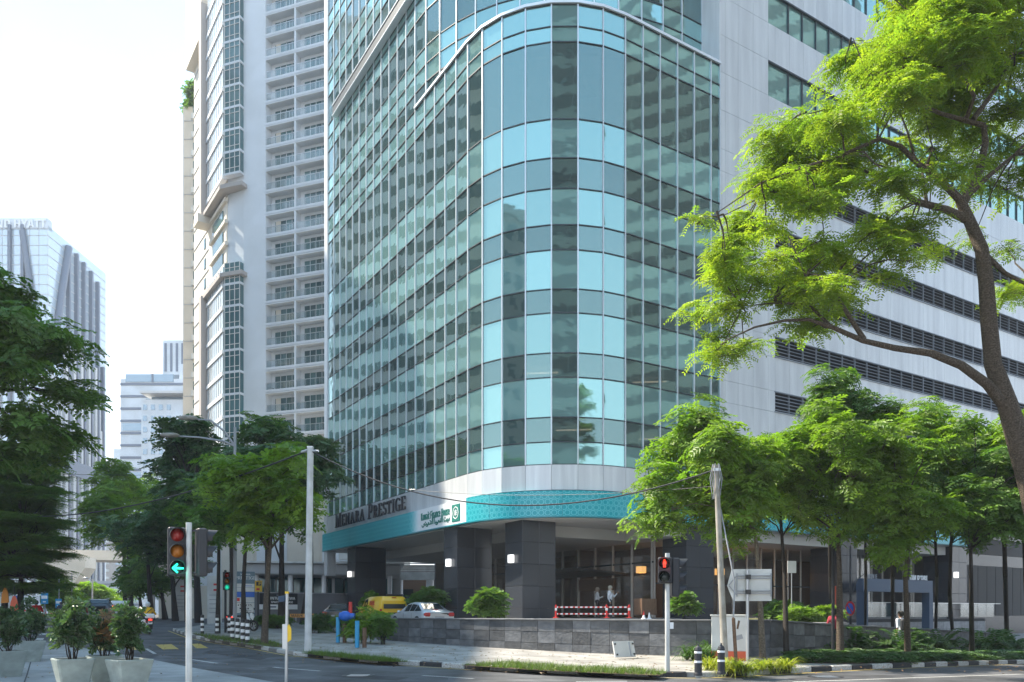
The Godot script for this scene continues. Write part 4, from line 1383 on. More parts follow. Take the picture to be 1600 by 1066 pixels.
	var l := thing("low_white_building", "low white roofs closing the view at the end of the street", "building", Vector3(-140, 0.9, -270))
	cbox("body", Vector3(0, 5, 0), Vector3(30, 10, 12), M.plaster_white, l)
	cbox("roof", Vector3(0, 10.6, 0), Vector3(32, 1.0, 14), M.plaster_grey, l)
	for k in 8: cbox("window", Vector3(-12 + 3.5 * k, 6, 6.05), Vector3(2.2, 2, 0.15), M.pane_blue, l)
	# buildings round the junction that the camera sees only mirrored in the tower's glass
	for q in [["beige", Vector3(-80, 0, -58), Vector3(28, 80, 24), "plaster_cream", "beige office slab across the left-hand street, mirrored in the tower"], ["grey", Vector3(-86, 0, -94), Vector3(28, 100, 30), "plaster_white", "grey tower farther along the left-hand street, mirrored in the tower"], ["old", Vector3(-76, 0, 4), Vector3(26, 62, 30), "plaster_taupe", "brown cornice-topped block behind the junction, mirrored in the curved glass"], ["slim", Vector3(3, 0, 34), Vector3(13, 118, 16), "plaster_dark", "slim grey tower behind the junction, mirrored in the middle of the curve"], ["block", Vector3(70, 0, 22), Vector3(24, 122, 24), "plaster_dark", "brown tower across the junction, mirrored in the curve's right side"], ["slab", Vector3(98, 0, -24), Vector3(24, 118, 46), "plaster_dark", "cream slab along the right-hand street, mirrored in the tower"]]:
		var o := thing("street_building", q[4], "building", q[1])
		var s3: Vector3 = q[2]
		cbox("body", Vector3(0, s3.y * 0.5, 0), s3, M[q[3]], o)
		cbox("cornice", Vector3(0, s3.y + 0.4, 0), Vector3(s3.x + 1.6, 1.2, s3.z + 1.6), M[q[3]], o)
		var wb := MB.new()
		var n := int(s3.y / 3.6)
		for i in n:
			for k in int(s3.x / 2.6):
				var x := -s3.x * 0.5 + 1.4 + 2.6 * k
				wb.box(Vector3(x, 2.2 + 3.6 * i, 0), Vector3(2.45 if q[0] != "old" else 1.5, 1.7, s3.z + 0.12))
			for k in int(s3.z / 2.6):
				var z := -s3.z * 0.5 + 1.4 + 2.6 * k
				wb.box(Vector3(0, 2.2 + 3.6 * i, z), Vector3(s3.x + 0.12, 1.7, 2.45 if q[0] != "old" else 1.5))
		part("windows", wb, M.dark if q[3] == "plaster_dark" else M.pane_teal_0, o, Transform3D(), true)

# ---------------------------------------------------------------- plants
var S := {}

func leaflet(b: MB, o: Vector3, d: Vector3, up: Vector3, l: float, w: float) -> void:   # one folded leaf
	var s := d.cross(up).normalized()
	var m := o + d * l * 0.45 - up * l * 0.04
	var tip := o + d * l - up * l * 0.16
	var a := m + s * w * 0.5 + up * w * 0.18
	var e := m - s * w * 0.5 + up * w * 0.18
	b.tri(o, a, tip)
	b.tri(o, tip, e)

func spray(rachis: int, pairs: int, length: float, ll: float, lw: float, spread: float, rise: float, flat := false) -> ArrayMesh:
	var b := MB.new()
	for k in rachis:
		var a := TAU * (k + R(-0.3, 0.3)) / rachis
		if flat: a = lerpf(-1.2, 1.2, (k + 0.5) / rachis) + R(-0.1, 0.1)
		var d := Vector3(cos(a) * spread, rise + R(-0.15, 0.2), sin(a) * spread).normalized()
		var up := (Vector3.UP - d * d.y).normalized()
		var s := d.cross(up).normalized()
		for i in pairs:
			var f := (i + 1.0) / pairs
			b.col = Color.WHITE * R(0.8, 1.12)
			var o := d * length * f - up * length * 0.3 * f * f
			var l := ll * (1.1 - 0.35 * f) * R(0.85, 1.15)
			for sg in [-1.0, 1.0]:
				var dir: Vector3 = (s * sg + d * R(0.35, 0.7) + up * R(-0.3, 0.15)).normalized()
				leaflet(b, o, dir, (up + s * sg * R(-0.3, 0.3)).normalized(), l, lw)
	return b.mesh()

func plants_setup() -> void:
	S.rain = spray(3, 7, 0.55, 0.16, 0.056, 1.0, 0.06)
	S.small = spray(4, 4, 0.34, 0.185, 0.075, 1.0, 0.25)
	S.round = spray(4, 4, 0.36, 0.23, 0.11, 1.0, 0.3)
	S.flat = spray(5, 6, 0.55, 0.12, 0.06, 1.0, 0.05, true)
	S.far = spray(4, 4, 0.65, 0.36, 0.18, 1.0, 0.3)
	S.broad = spray(5, 2, 0.14, 0.15, 0.062, 0.7, 1.1)
	S.tiny = spray(4, 4, 0.15, 0.09, 0.042, 1.0, 0.6)
	var g := MB.new()
	for k in 9:
		var a := R(0, TAU)
		var l := R(0.07, 0.17)
		var d := Vector3(cos(a), 0, sin(a))
		var o := d * R(0, 0.05)
		var s := d.cross(Vector3.UP) * 0.005
		g.col = Color.WHITE * R(0.7, 1.2)
		g.tri(o - s, o + s, o + Vector3.UP * l + d * l * R(0.2, 0.8))
	S.grass = g.mesh()
	for e in [["frond", 0.75, 9], ["strap", 0.62, 0]]:
		var f := MB.new()
		var n := 9 if e[2] else 22
		for k in n:
			var a := TAU * k / n + R(-0.2, 0.2)
			var h := Vector3(cos(a), 0, sin(a))
			var rise := R(1.15, 1.95) if e[2] else R(0.9, 1.6)
			var prev := Vector3.ZERO
			f.col = Color.WHITE * R(0.75, 1.2)
			for i in 7:
				var q := (i + 1) / 7.0
				var p: Vector3 = (h * q * 0.85 + Vector3.UP * (rise * q - 1.15 * q * q)) * float(e[1]) * R(0.95, 1.05)
				var d := (p - prev).normalized()
				var up := d.cross(h.cross(Vector3.UP)).normalized()
				if up.y < 0: up = -up
				var s := d.cross(up)
				if e[2]:
					for sg in [-1.0, 1.0]:
						for j in 2: leaflet(f, prev.lerp(p, 0.5 * j), (s * sg + d * 0.5).normalized(), up, 0.2 * (1.15 - q * 0.8), 0.06)
				else:
					var w := 0.02 * (1.1 - q)
					var w0 := 0.02 * (1.1 - q + 0.14)
					f.quad(prev - s * w0, prev + s * w0, p + s * w, p - s * w)
				prev = p
		S[e[0]] = f.mesh()

func scatter(called: String, mesh: Mesh, m: Material, xf: Array, parent: Node3D, lo := 0.72, hi := 1.3, warm := 0.0) -> MultiMeshInstance3D:
	var mm := MultiMesh.new()
	mm.transform_format = MultiMesh.TRANSFORM_3D
	mm.use_colors = true
	mm.mesh = mesh
	mm.instance_count = xf.size()
	var buf := PackedFloat32Array()
	buf.resize(xf.size() * 16)
	for i in xf.size():
		var t: Transform3D = xf[i]
		var k := i * 16
		buf[k] = t.basis.x.x
		buf[k + 1] = t.basis.y.x
		buf[k + 2] = t.basis.z.x
		buf[k + 3] = t.origin.x
		buf[k + 4] = t.basis.x.y
		buf[k + 5] = t.basis.y.y
		buf[k + 6] = t.basis.z.y
		buf[k + 7] = t.origin.y
		buf[k + 8] = t.basis.x.z
		buf[k + 9] = t.basis.y.z
		buf[k + 10] = t.basis.z.z
		buf[k + 11] = t.origin.z
		var c := R(lo, hi)
		var w := R(-0.15, 0.25 + warm)
		buf[k + 12] = c * (1 + w)
		buf[k + 13] = c * (1 + w * 0.4)
		buf[k + 14] = c
		buf[k + 15] = 1
	mm.buffer = buf
	var o := MultiMeshInstance3D.new()
	o.name = called
	o.multimesh = mm
	o.material_override = m
	parent.add_child(o, true)
	o.set_meta("kind", "stuff")
	return o

func fill(xf: Array, c: Vector3, r: Vector3, n: int, size: float, lean := 0.7, shell := 0.5, jit := 0.4) -> void:   # leaf sprays spread through an ellipsoid, denser towards its skin
	for i in n:
		var d := Vector3(rng.randfn(), rng.randfn(), rng.randfn()).normalized()
		var k := pow(rng.randf(), shell)
		var p := c + d * r * k
		var up := (Vector3.UP + d * lean + Vector3(R(-jit, jit), R(-0.2, 0.2), R(-jit, jit))).normalized()
		var x := up.cross(Vector3(R(-1, 1), R(-1, 1), R(-1, 1))).normalized()
		var s := size * R(0.7, 1.25)
		xf.append(Transform3D(Basis(x * s, up * s, x.cross(up) * s), p))

func limb(b: MB, a: Vector3, e: Vector3, r0: float, r1: float, bend := 0.12) -> Vector3:
	var l := a.distance_to(e)
	var p := [a]
	var r := [r0]
	for i in range(1, 5):
		var f := i / 4.0
		p.append(a.lerp(e, f) + Vector3.UP * l * bend * sin(f * PI) + (Vector3(R(-1, 1), R(-1, 1), R(-1, 1)) * l * 0.05 if i < 4 else Vector3.ZERO))
		r.append(lerpf(r0, r1, f))
	b.tube(p, r, 6, false)
	return p[3]

func tree(called: String, label: String, trunk: Array, r0: float, r1: float, clumps: Array, sprays: String, leaf: String, bark: String, per: float, size: float, group := "", hang := 0.0) -> Node3D:
	var base: Vector3 = trunk[0]
	var t := thing(called, label, "tree", base, 0.0, group)
	var tb := MB.new()
	var pts := []
	var rad := []
	for i in trunk.size():
		pts.append(trunk[i] - base)
		rad.append(lerpf(r0, r1, pow(float(i) / (trunk.size() - 1), 0.8)))
	rad[0] = r0 * 1.3
	tb.tube(pts, rad, 10)
	part("trunk", tb, M[bark], t)
	var bb := MB.new()
	var xf := []
	var top: Vector3 = pts[-1]
	for c in clumps:
		var o: Vector3 = c[0] - base
		var from: Vector3 = top
		var best := 1e9
		for i in range(pts.size() / 2, pts.size()):
			var d: float = pts[i].distance_to(o) + (3.0 if pts[i].y > o.y else 0.0)
			if d < best:
				best = d
				from = pts[i]
		limb(bb, from, o - Vector3.UP * c[1].y * 0.35, clampf(r1 * 0.6, 0.02, 0.1), 0.012)
		for k in 3:
			var d := Vector3(R(-1, 1), R(-0.3, 0.9), R(-1, 1)).normalized()
			limb(bb, o - Vector3.UP * c[1].y * 0.35, o + d * c[1] * 0.8, 0.013, 0.004, 0.05)
		var dense: float = c[2] if c.size() > 2 else 1.0
		fill(xf, o, c[1], maxi(3, int(per * dense * pow(c[1].x * c[1].y * c[1].z, 0.667))), size, 0.7 - hang, 0.5, 0.13 if sprays == "flat" else 0.4)
	part("branches", bb, M[bark], t, Transform3D(), true)
	scatter("crown", S[sprays], M[leaf], xf, t)
	return t

func puffs(c: Vector3, r: Vector3, n: int, k := 0.36) -> Array:   # clumps that make up an uneven crown
	var o := [[c, r * 0.5]]
	for i in n:
		var d := Vector3(rng.randfn(), rng.randfn() * 0.95, rng.randfn()).normalized()
		var s := k * R(0.7, 1.3)
		o.append([c + d * r * R(0.5, 0.88), Vector3(r.x * s, r.y * s * 0.85, r.z * s)])
	return o

func within(poly: Array, depth: float, n: int, near: float, far: float, r: Vector3, dense := 1.0) -> Array:   # clumps through a region of space with the given outline
	var pk := PackedVector2Array()
	for p in poly: pk.append(Vector2(p.x, p.y))
	var lo := pk[0]
	var hi := pk[0]
	for p in pk:
		lo = lo.min(p)
		hi = hi.max(p)
	var o := []
	while o.size() < n:
		var p := Vector2(R(lo.x, hi.x), R(lo.y, hi.y))
		if not Geometry2D.is_point_in_polygon(p, pk): continue
		o.append([Vector3(p.x, p.y, -R(near, far)), r * R(0.75, 1.3), dense])
	return o

func trees() -> void:
	# the big feathery tree on the right
	var base := Vector3(17.381, -0.068, -24.977)
	var trunk := [base, Vector3(14.056, 2.888, -20.800), Vector3(13.718, 4.928, -21.000), Vector3(13.381, 6.111, -21.000), Vector3(13.076, 7.125, -21.000), Vector3(12.705, 8.138, -21.000), Vector3(12.586, 9.321, -21.000), Vector3(12.519, 10.335, -21.000), Vector3(12.401, 11.179, -21.000), Vector3(12.080, 11.940, -21.000), Vector3(11.826, 12.497, -21.000)]
	var clumps := within([Vector3(5.204, 11.821, -21.000), Vector3(5.660, 12.700, -21.000), Vector3(6.420, 14.018, -21.000), Vector3(7.518, 15.099, -21.000), Vector3(8.532, 15.825, -21.000), Vector3(9.208, 17.092, -21.000), Vector3(9.545, 18.782, -21.000), Vector3(14.867, 19.120, -21.000), Vector3(14.867, 15.741, -21.000), Vector3(12.502, 15.572, -21.000), Vector3(10.981, 14.558, -21.000), Vector3(10.137, 13.038, -21.000), Vector3(7.603, 12.193, -21.000), Vector3(5.575, 11.483, -21.000)], 21, 84, 18.6, 23.6, Vector3(0.8, 0.3, 0.85))
	clumps.append_array(within([Vector3(5.406, 11.179, -21.000), Vector3(7.603, 11.940, -21.000), Vector3(10.475, 12.193, -21.000), Vector3(10.644, 10.672, -21.000), Vector3(9.123, 9.743, -21.000), Vector3(7.772, 8.983, -21.000), Vector3(5.575, 8.392, -21.000), Vector3(5.068, 9.659, -21.000)], 21, 46, 19, 23, Vector3(0.62, 0.2, 0.65), 0.7))
	clumps.append_array(within([Vector3(10.813, 14.220, -21.000), Vector3(14.867, 15.572, -21.000), Vector3(14.867, 11.010, -21.000), Vector3(13.009, 12.193, -21.000), Vector3(11.995, 13.376, -21.000)], 21, 18, 19, 24, Vector3(0.6, 0.35, 0.6), 0.8))
	clumps.append_array([[Vector3(5.278, 8.395, -20.500), Vector3(0.35, 0.16, 0.4), 0.8], [Vector3(4.806, 11.743, -20.600), Vector3(0.4, 0.22, 0.4)], [Vector3(13.687, 10.243, -21.400), Vector3(0.5, 0.25, 0.5), 0.7], [Vector3(13.717, 11.635, -22.000), Vector3(0.5, 0.25, 0.5), 0.7]])
	var t := thing("rain_tree", "large spreading tree with feathery yellow-green leaves and a bare forking trunk", "tree", base)
	var tb := MB.new()
	var rad := [0.4, 0.33, 0.3, 0.28, 0.24, 0.21, 0.2, 0.185, 0.165, 0.14, 0.12]
	var pts := []
	for p in trunk: pts.append(p - base)
	tb.tube(pts, rad, 12)
	part("trunk", tb, M.bark, t)
	var limbs := [
		[[Vector3(13.144, 6.871, -21.000), Vector3(12.467, 7.574, -20.800), Vector3(11.601, 7.981, -20.600), Vector3(10.668, 8.181, -20.400), Vector3(9.799, 8.312, -20.300), Vector3(8.938, 8.539, -20.200), Vector3(8.085, 8.796, -20.100), Vector3(7.434, 8.985, -20.000), Vector3(6.838, 8.985, -20.000), Vector3(6.114, 8.760, -20.000), Vector3(5.444, 8.458, -20.200)], 0.15, 0.015],
		[[Vector3(8.938, 8.539, -20.200), Vector3(8.399, 9.114, -20.000), Vector3(8.045, 9.758, -20.000), Vector3(7.359, 10.027, -19.800), Vector3(7.017, 10.383, -19.600), Vector3(6.777, 10.809, -19.500)], 0.07, 0.012],
		[[Vector3(8.085, 8.796, -20.100), Vector3(7.657, 9.505, -20.600), Vector3(6.927, 9.828, -21.000), Vector3(6.140, 9.770, -21.200)], 0.05, 0.01],
		[[Vector3(12.080, 11.940, -21.000), Vector3(11.455, 12.227, -21.000), Vector3(10.830, 12.550, -21.200), Vector3(10.292, 13.102, -21.500), Vector3(9.992, 13.503, -21.600), Vector3(9.167, 13.691, -21.500), Vector3(8.054, 13.372, -21.300), Vector3(6.758, 12.700, -21.000), Vector3(5.522, 12.008, -20.800)], 0.12, 0.012],
		[[Vector3(11.826, 12.497, -21.000), Vector3(11.124, 12.841, -20.700), Vector3(10.372, 13.105, -20.400), Vector3(9.913, 13.382, -20.200), Vector3(9.171, 13.426, -20.000), Vector3(8.283, 13.021, -19.800), Vector3(7.253, 12.559, -19.600), Vector3(6.150, 12.196, -19.600), Vector3(5.097, 11.588, -19.800)], 0.1, 0.012],
		[[Vector3(11.911, 12.396, -21.000), Vector3(12.451, 13.454, -21.200), Vector3(12.715, 14.195, -21.300), Vector3(12.612, 14.658, -21.300), Vector3(12.109, 14.750, -21.200), Vector3(11.319, 14.761, -21.000), Vector3(10.542, 14.970, -20.800), Vector3(9.861, 15.007, -20.600), Vector3(8.698, 14.680, -20.400), Vector3(7.549, 14.434, -20.400)], 0.12, 0.012],
		[[Vector3(12.280, 14.716, -21.200), Vector3(13.146, 15.818, -21.500), Vector3(13.641, 16.753, -21.600), Vector3(13.763, 17.883, -21.600)], 0.08, 0.015],
		[[Vector3(12.109, 14.750, -21.200), Vector3(12.048, 15.104, -20.800), Vector3(11.324, 15.829, -20.400), Vector3(10.298, 16.355, -20.000), Vector3(9.654, 16.998, -20.000)], 0.07, 0.012],
		[[Vector3(11.860, 12.446, -21.000), Vector3(12.586, 13.071, -21.000), Vector3(13.262, 13.680, -21.000), Vector3(14.191, 14.558, -21.000)], 0.09, 0.02],
		[[Vector3(12.519, 11.010, -21.000), Vector3(13.093, 10.537, -21.000), Vector3(13.685, 10.250, -21.000), Vector3(14.529, 10.166, -21.000)], 0.08, 0.02],
		[[Vector3(11.052, 12.533, -21.200), Vector3(11.224, 13.649, -21.800), Vector3(11.593, 14.467, -22.000), Vector3(11.520, 15.477, -22.200)], 0.05, 0.01],
		[[Vector3(9.861, 14.974, -20.600), Vector3(9.115, 15.637, -20.600), Vector3(8.784, 16.466, -20.600)], 0.04, 0.01],
		[[Vector3(10.372, 13.105, -20.400), Vector3(10.076, 13.902, -20.200), Vector3(9.332, 15.067, -20.000)], 0.04, 0.01]]
	var lb := MB.new()
	for l in limbs:
		var p := []
		var r := []
		for i in l[0].size():
			var f: float = float(i) / (l[0].size() - 1)
			var j := Vector3(R(-1, 1), R(-1, 1), R(-1, 1)) * (0.06 if i > 0 else 0.0)
			p.append(l[0][i] - base + j)
			r.append(lerpf(l[1], l[2], pow(f, 0.75)))
		lb.tube(p, r, 8, false)
	part("limbs", lb, M.bark, t, Transform3D(), true)
	var tips := []
	for l in limbs:
		for i in range(2, l[0].size()): tips.append(l[0][i])
	var bb := MB.new()
	var xf := []
	for c in clumps:
		var o: Vector3 = c[0]
		var best := 1e9
		var from: Vector3 = tips[0]
		for q in tips:
			if q.distance_to(o) < best:
				best = q.distance_to(o)
				from = q
		var e: Vector3 = o - Vector3.UP * c[1].y * 0.3
		limb(bb, from - base, e - base, 0.028, 0.01, 0.1)
		for k in 4:
			var d := Vector3(R(-1, 1), R(-0.2, 0.5), R(-1, 1)).normalized()
			limb(bb, e - base, o - base + d * c[1] * 0.9, 0.01, 0.004, 0.05)
		fill(xf, o - base, c[1], int(36 * (c[2] if c.size() > 2 else 1.0) * R(0.7, 1.15) * c[1].x * c[1].z / 0.5), 0.78, 0.35, 0.6)
	part("twigs", bb, M.bark, t, Transform3D(), true)
	scatter("crown", S.rain, M.leaf_rain, xf, t, 0.65, 1.3, 0.15)
	# row of slender street trees along the right-hand pavement
	var row := "street trees in front of the tower"
	var list := [
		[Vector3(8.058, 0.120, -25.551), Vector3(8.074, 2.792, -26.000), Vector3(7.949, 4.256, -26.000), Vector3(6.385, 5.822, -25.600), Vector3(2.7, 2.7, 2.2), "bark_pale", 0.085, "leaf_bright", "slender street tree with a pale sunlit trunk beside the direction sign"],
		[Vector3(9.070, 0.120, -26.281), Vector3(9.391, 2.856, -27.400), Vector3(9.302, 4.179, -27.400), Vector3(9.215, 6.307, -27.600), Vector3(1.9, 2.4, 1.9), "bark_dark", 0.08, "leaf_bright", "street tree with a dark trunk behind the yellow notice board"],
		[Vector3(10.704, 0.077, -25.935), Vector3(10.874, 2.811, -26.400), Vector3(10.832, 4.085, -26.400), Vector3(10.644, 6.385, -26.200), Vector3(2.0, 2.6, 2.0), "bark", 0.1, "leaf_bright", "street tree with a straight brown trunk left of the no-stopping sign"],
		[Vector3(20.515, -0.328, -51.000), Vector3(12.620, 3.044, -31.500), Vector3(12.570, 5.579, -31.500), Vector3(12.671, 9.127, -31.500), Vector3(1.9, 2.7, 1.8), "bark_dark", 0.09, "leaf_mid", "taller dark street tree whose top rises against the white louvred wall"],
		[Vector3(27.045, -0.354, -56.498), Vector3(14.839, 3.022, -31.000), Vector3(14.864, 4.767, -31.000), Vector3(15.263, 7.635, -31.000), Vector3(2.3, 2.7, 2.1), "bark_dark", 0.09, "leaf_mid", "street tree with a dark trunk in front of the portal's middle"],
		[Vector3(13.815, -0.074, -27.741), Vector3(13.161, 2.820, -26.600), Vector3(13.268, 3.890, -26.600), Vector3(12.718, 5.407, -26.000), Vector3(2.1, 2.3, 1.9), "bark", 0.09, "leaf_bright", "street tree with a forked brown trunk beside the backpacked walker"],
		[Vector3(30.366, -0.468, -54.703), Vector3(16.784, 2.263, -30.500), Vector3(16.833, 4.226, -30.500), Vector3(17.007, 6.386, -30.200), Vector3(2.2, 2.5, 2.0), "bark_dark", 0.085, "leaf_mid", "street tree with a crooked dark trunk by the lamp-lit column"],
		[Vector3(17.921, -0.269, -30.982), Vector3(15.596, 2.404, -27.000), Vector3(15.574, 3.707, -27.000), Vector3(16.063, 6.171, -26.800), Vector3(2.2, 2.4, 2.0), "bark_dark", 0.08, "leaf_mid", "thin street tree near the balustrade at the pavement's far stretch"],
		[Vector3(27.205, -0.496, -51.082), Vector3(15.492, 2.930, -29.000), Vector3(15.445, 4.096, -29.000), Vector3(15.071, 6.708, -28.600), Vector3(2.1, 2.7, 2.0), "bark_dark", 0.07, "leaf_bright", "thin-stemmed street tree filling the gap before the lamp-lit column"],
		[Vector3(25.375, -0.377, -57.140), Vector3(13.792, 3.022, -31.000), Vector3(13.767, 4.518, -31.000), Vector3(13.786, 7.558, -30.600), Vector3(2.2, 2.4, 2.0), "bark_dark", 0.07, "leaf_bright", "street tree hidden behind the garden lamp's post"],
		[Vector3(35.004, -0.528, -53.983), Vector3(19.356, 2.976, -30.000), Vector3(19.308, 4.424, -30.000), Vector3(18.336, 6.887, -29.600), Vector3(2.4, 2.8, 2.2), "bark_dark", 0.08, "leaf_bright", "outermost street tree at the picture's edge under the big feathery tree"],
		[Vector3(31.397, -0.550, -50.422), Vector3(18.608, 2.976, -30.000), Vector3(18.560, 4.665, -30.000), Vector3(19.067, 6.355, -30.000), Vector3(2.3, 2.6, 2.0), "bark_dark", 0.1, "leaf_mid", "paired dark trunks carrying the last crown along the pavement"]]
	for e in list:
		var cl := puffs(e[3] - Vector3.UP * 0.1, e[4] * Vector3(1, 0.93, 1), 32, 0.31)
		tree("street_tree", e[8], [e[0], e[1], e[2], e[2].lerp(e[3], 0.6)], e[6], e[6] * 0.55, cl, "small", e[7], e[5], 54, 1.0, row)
	for e in [[Vector3(5.313, 6.443, -25.400), Vector3(1.0, 0.9, 1.0)], [Vector3(4.802, 4.502, -25.400), Vector3(0.9, 0.75, 0.9)], [Vector3(6.019, 7.972, -25.800), Vector3(0.7, 0.7, 0.7)]]:
		pass
	# trees at the left of the tower, along the side street's pavement
	var lr := "dense street trees left of the tower"
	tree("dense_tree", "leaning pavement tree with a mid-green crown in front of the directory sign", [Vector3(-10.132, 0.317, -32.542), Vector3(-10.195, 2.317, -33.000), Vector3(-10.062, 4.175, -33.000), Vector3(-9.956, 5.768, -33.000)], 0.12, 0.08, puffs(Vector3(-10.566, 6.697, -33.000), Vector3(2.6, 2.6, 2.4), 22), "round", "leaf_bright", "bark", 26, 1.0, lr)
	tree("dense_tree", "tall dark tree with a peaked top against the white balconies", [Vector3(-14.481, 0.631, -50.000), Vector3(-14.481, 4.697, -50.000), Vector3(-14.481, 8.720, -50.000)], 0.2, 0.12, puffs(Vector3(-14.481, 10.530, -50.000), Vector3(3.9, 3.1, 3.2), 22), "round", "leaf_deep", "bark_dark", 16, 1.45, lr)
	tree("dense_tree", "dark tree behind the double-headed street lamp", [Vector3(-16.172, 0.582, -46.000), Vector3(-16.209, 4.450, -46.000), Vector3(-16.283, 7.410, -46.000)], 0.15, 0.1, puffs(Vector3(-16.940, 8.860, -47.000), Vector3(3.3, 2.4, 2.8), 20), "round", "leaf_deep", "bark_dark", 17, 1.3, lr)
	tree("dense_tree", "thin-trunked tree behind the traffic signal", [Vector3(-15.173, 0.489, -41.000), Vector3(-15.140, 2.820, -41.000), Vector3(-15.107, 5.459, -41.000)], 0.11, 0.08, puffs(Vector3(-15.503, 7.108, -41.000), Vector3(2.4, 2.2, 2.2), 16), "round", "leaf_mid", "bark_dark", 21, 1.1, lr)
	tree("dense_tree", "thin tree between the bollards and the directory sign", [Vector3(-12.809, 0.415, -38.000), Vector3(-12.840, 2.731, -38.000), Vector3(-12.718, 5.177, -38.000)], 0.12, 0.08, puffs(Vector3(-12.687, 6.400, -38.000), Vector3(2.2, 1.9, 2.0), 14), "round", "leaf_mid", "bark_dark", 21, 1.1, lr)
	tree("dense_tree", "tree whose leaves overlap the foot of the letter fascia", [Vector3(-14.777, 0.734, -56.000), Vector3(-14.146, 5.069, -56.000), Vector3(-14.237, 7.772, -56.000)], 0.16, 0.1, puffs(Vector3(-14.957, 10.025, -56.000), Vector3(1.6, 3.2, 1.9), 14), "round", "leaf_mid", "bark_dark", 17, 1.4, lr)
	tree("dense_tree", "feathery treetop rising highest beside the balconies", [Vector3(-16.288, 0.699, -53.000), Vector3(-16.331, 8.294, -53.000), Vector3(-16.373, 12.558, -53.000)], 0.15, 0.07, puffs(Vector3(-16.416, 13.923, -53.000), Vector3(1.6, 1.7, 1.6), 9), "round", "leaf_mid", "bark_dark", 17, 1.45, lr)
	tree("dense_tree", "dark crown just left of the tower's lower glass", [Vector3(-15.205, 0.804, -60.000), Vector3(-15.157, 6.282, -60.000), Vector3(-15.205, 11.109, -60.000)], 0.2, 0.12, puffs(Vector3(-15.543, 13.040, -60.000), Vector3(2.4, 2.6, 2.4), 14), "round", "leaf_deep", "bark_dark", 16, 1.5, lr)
	# trees farther down the left-hand street
	var fr := "trees lining the far street"
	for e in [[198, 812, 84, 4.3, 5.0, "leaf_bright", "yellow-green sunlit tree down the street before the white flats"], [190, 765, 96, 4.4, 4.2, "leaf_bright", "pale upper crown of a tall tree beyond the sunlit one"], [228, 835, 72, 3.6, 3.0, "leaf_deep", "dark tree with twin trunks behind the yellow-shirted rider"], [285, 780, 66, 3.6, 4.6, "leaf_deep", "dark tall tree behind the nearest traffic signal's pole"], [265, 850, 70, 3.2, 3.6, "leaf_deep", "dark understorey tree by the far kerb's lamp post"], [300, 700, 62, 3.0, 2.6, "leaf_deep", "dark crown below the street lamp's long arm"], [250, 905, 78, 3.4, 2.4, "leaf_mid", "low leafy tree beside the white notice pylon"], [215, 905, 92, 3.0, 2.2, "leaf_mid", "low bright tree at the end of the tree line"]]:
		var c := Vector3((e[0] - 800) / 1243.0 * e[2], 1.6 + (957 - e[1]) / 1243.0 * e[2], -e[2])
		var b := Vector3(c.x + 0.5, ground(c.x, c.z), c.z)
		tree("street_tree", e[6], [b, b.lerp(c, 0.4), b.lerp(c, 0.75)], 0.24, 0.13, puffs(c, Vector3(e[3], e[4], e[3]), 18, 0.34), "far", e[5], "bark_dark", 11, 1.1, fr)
	# trees at the left edge
	var tl := within([Vector3(-21.480, 15.405, -30.000), Vector3(-19.912, 15.043, -30.000), Vector3(-19.067, 13.112, -30.000), Vector3(-17.619, 12.509, -30.000), Vector3(-16.702, 11.423, -30.000), Vector3(-16.653, 10.458, -30.000), Vector3(-17.377, 9.492, -30.000), Vector3(-18.343, 9.854, -30.000), Vector3(-19.067, 11.182, -30.000), Vector3(-21.480, 9.734, -30.000)], 30, 36, 28, 32.5, Vector3(0.95, 0.75, 0.95))
	tl.append_array(within([Vector3(-21.480, 9.009, -30.000), Vector3(-18.343, 9.130, -30.000), Vector3(-17.257, 8.768, -30.000), Vector3(-17.619, 7.923, -30.000), Vector3(-19.308, 7.320, -30.000), Vector3(-21.480, 7.320, -30.000)], 30, 20, 28, 32, Vector3(0.85, 0.5, 0.85)))
	tree("broad_tree", "big dark broad-leaved tree reaching in over the hotel at the picture's edge", [Vector3(-23.2, 0.5, -30), Vector3(-22.687, 5.389, -30.000), Vector3(-21.480, 8.044, -30.000), Vector3(-20.032, 9.975, -30.000)], 0.35, 0.14, tl, "round", "leaf_mid", "bark_dark", 27, 1.15)
	for e in [[30, 930, 46, "nearer layered tree with flat fern-like tiers over the planters"], [6, 940, 52, "second layered tree with flat tiers behind the nearer one"]]:
		var b := Vector3((e[0] - 800) / 1243.0 * e[2], 0, -e[2])
		b.y = ground(b.x, b.z)
		var c := []
		for k in 9:
			var v := 712.0 + 25 * k
			var y: float = 1.6 + (957 - v) / 1243.0 * e[2]
			var w := R(2.4, 3.5) * (0.75 if k == 0 else 1.0)
			for j in 7:
				var a := TAU * j / 7 + k * 0.7 + R(-0.3, 0.3)
				c.append([Vector3(b.x + cos(a) * w * R(0.3, 0.85), y + R(-0.4, 0.3), b.z + sin(a) * w * R(0.5, 0.8)), Vector3(1.35, R(0.1, 0.26), 1.35)])
		for k in 16: c.append([Vector3(b.x + R(-2.4, 2.4), 1.6 + (957 - R(730, 900)) / 1243.0 * e[2], b.z + R(-2.2, 2.2)), Vector3(0.8, 0.4, 0.8)])
		tree("layered_tree", e[3], [b, b + Vector3(0.1, 3, 0), b + Vector3(0, 9.0, 0)], 0.2, 0.06, c, "flat", "leaf_mid", "bark_dark", 130, 1.1, "layered trees at the left kerb", 0.68)
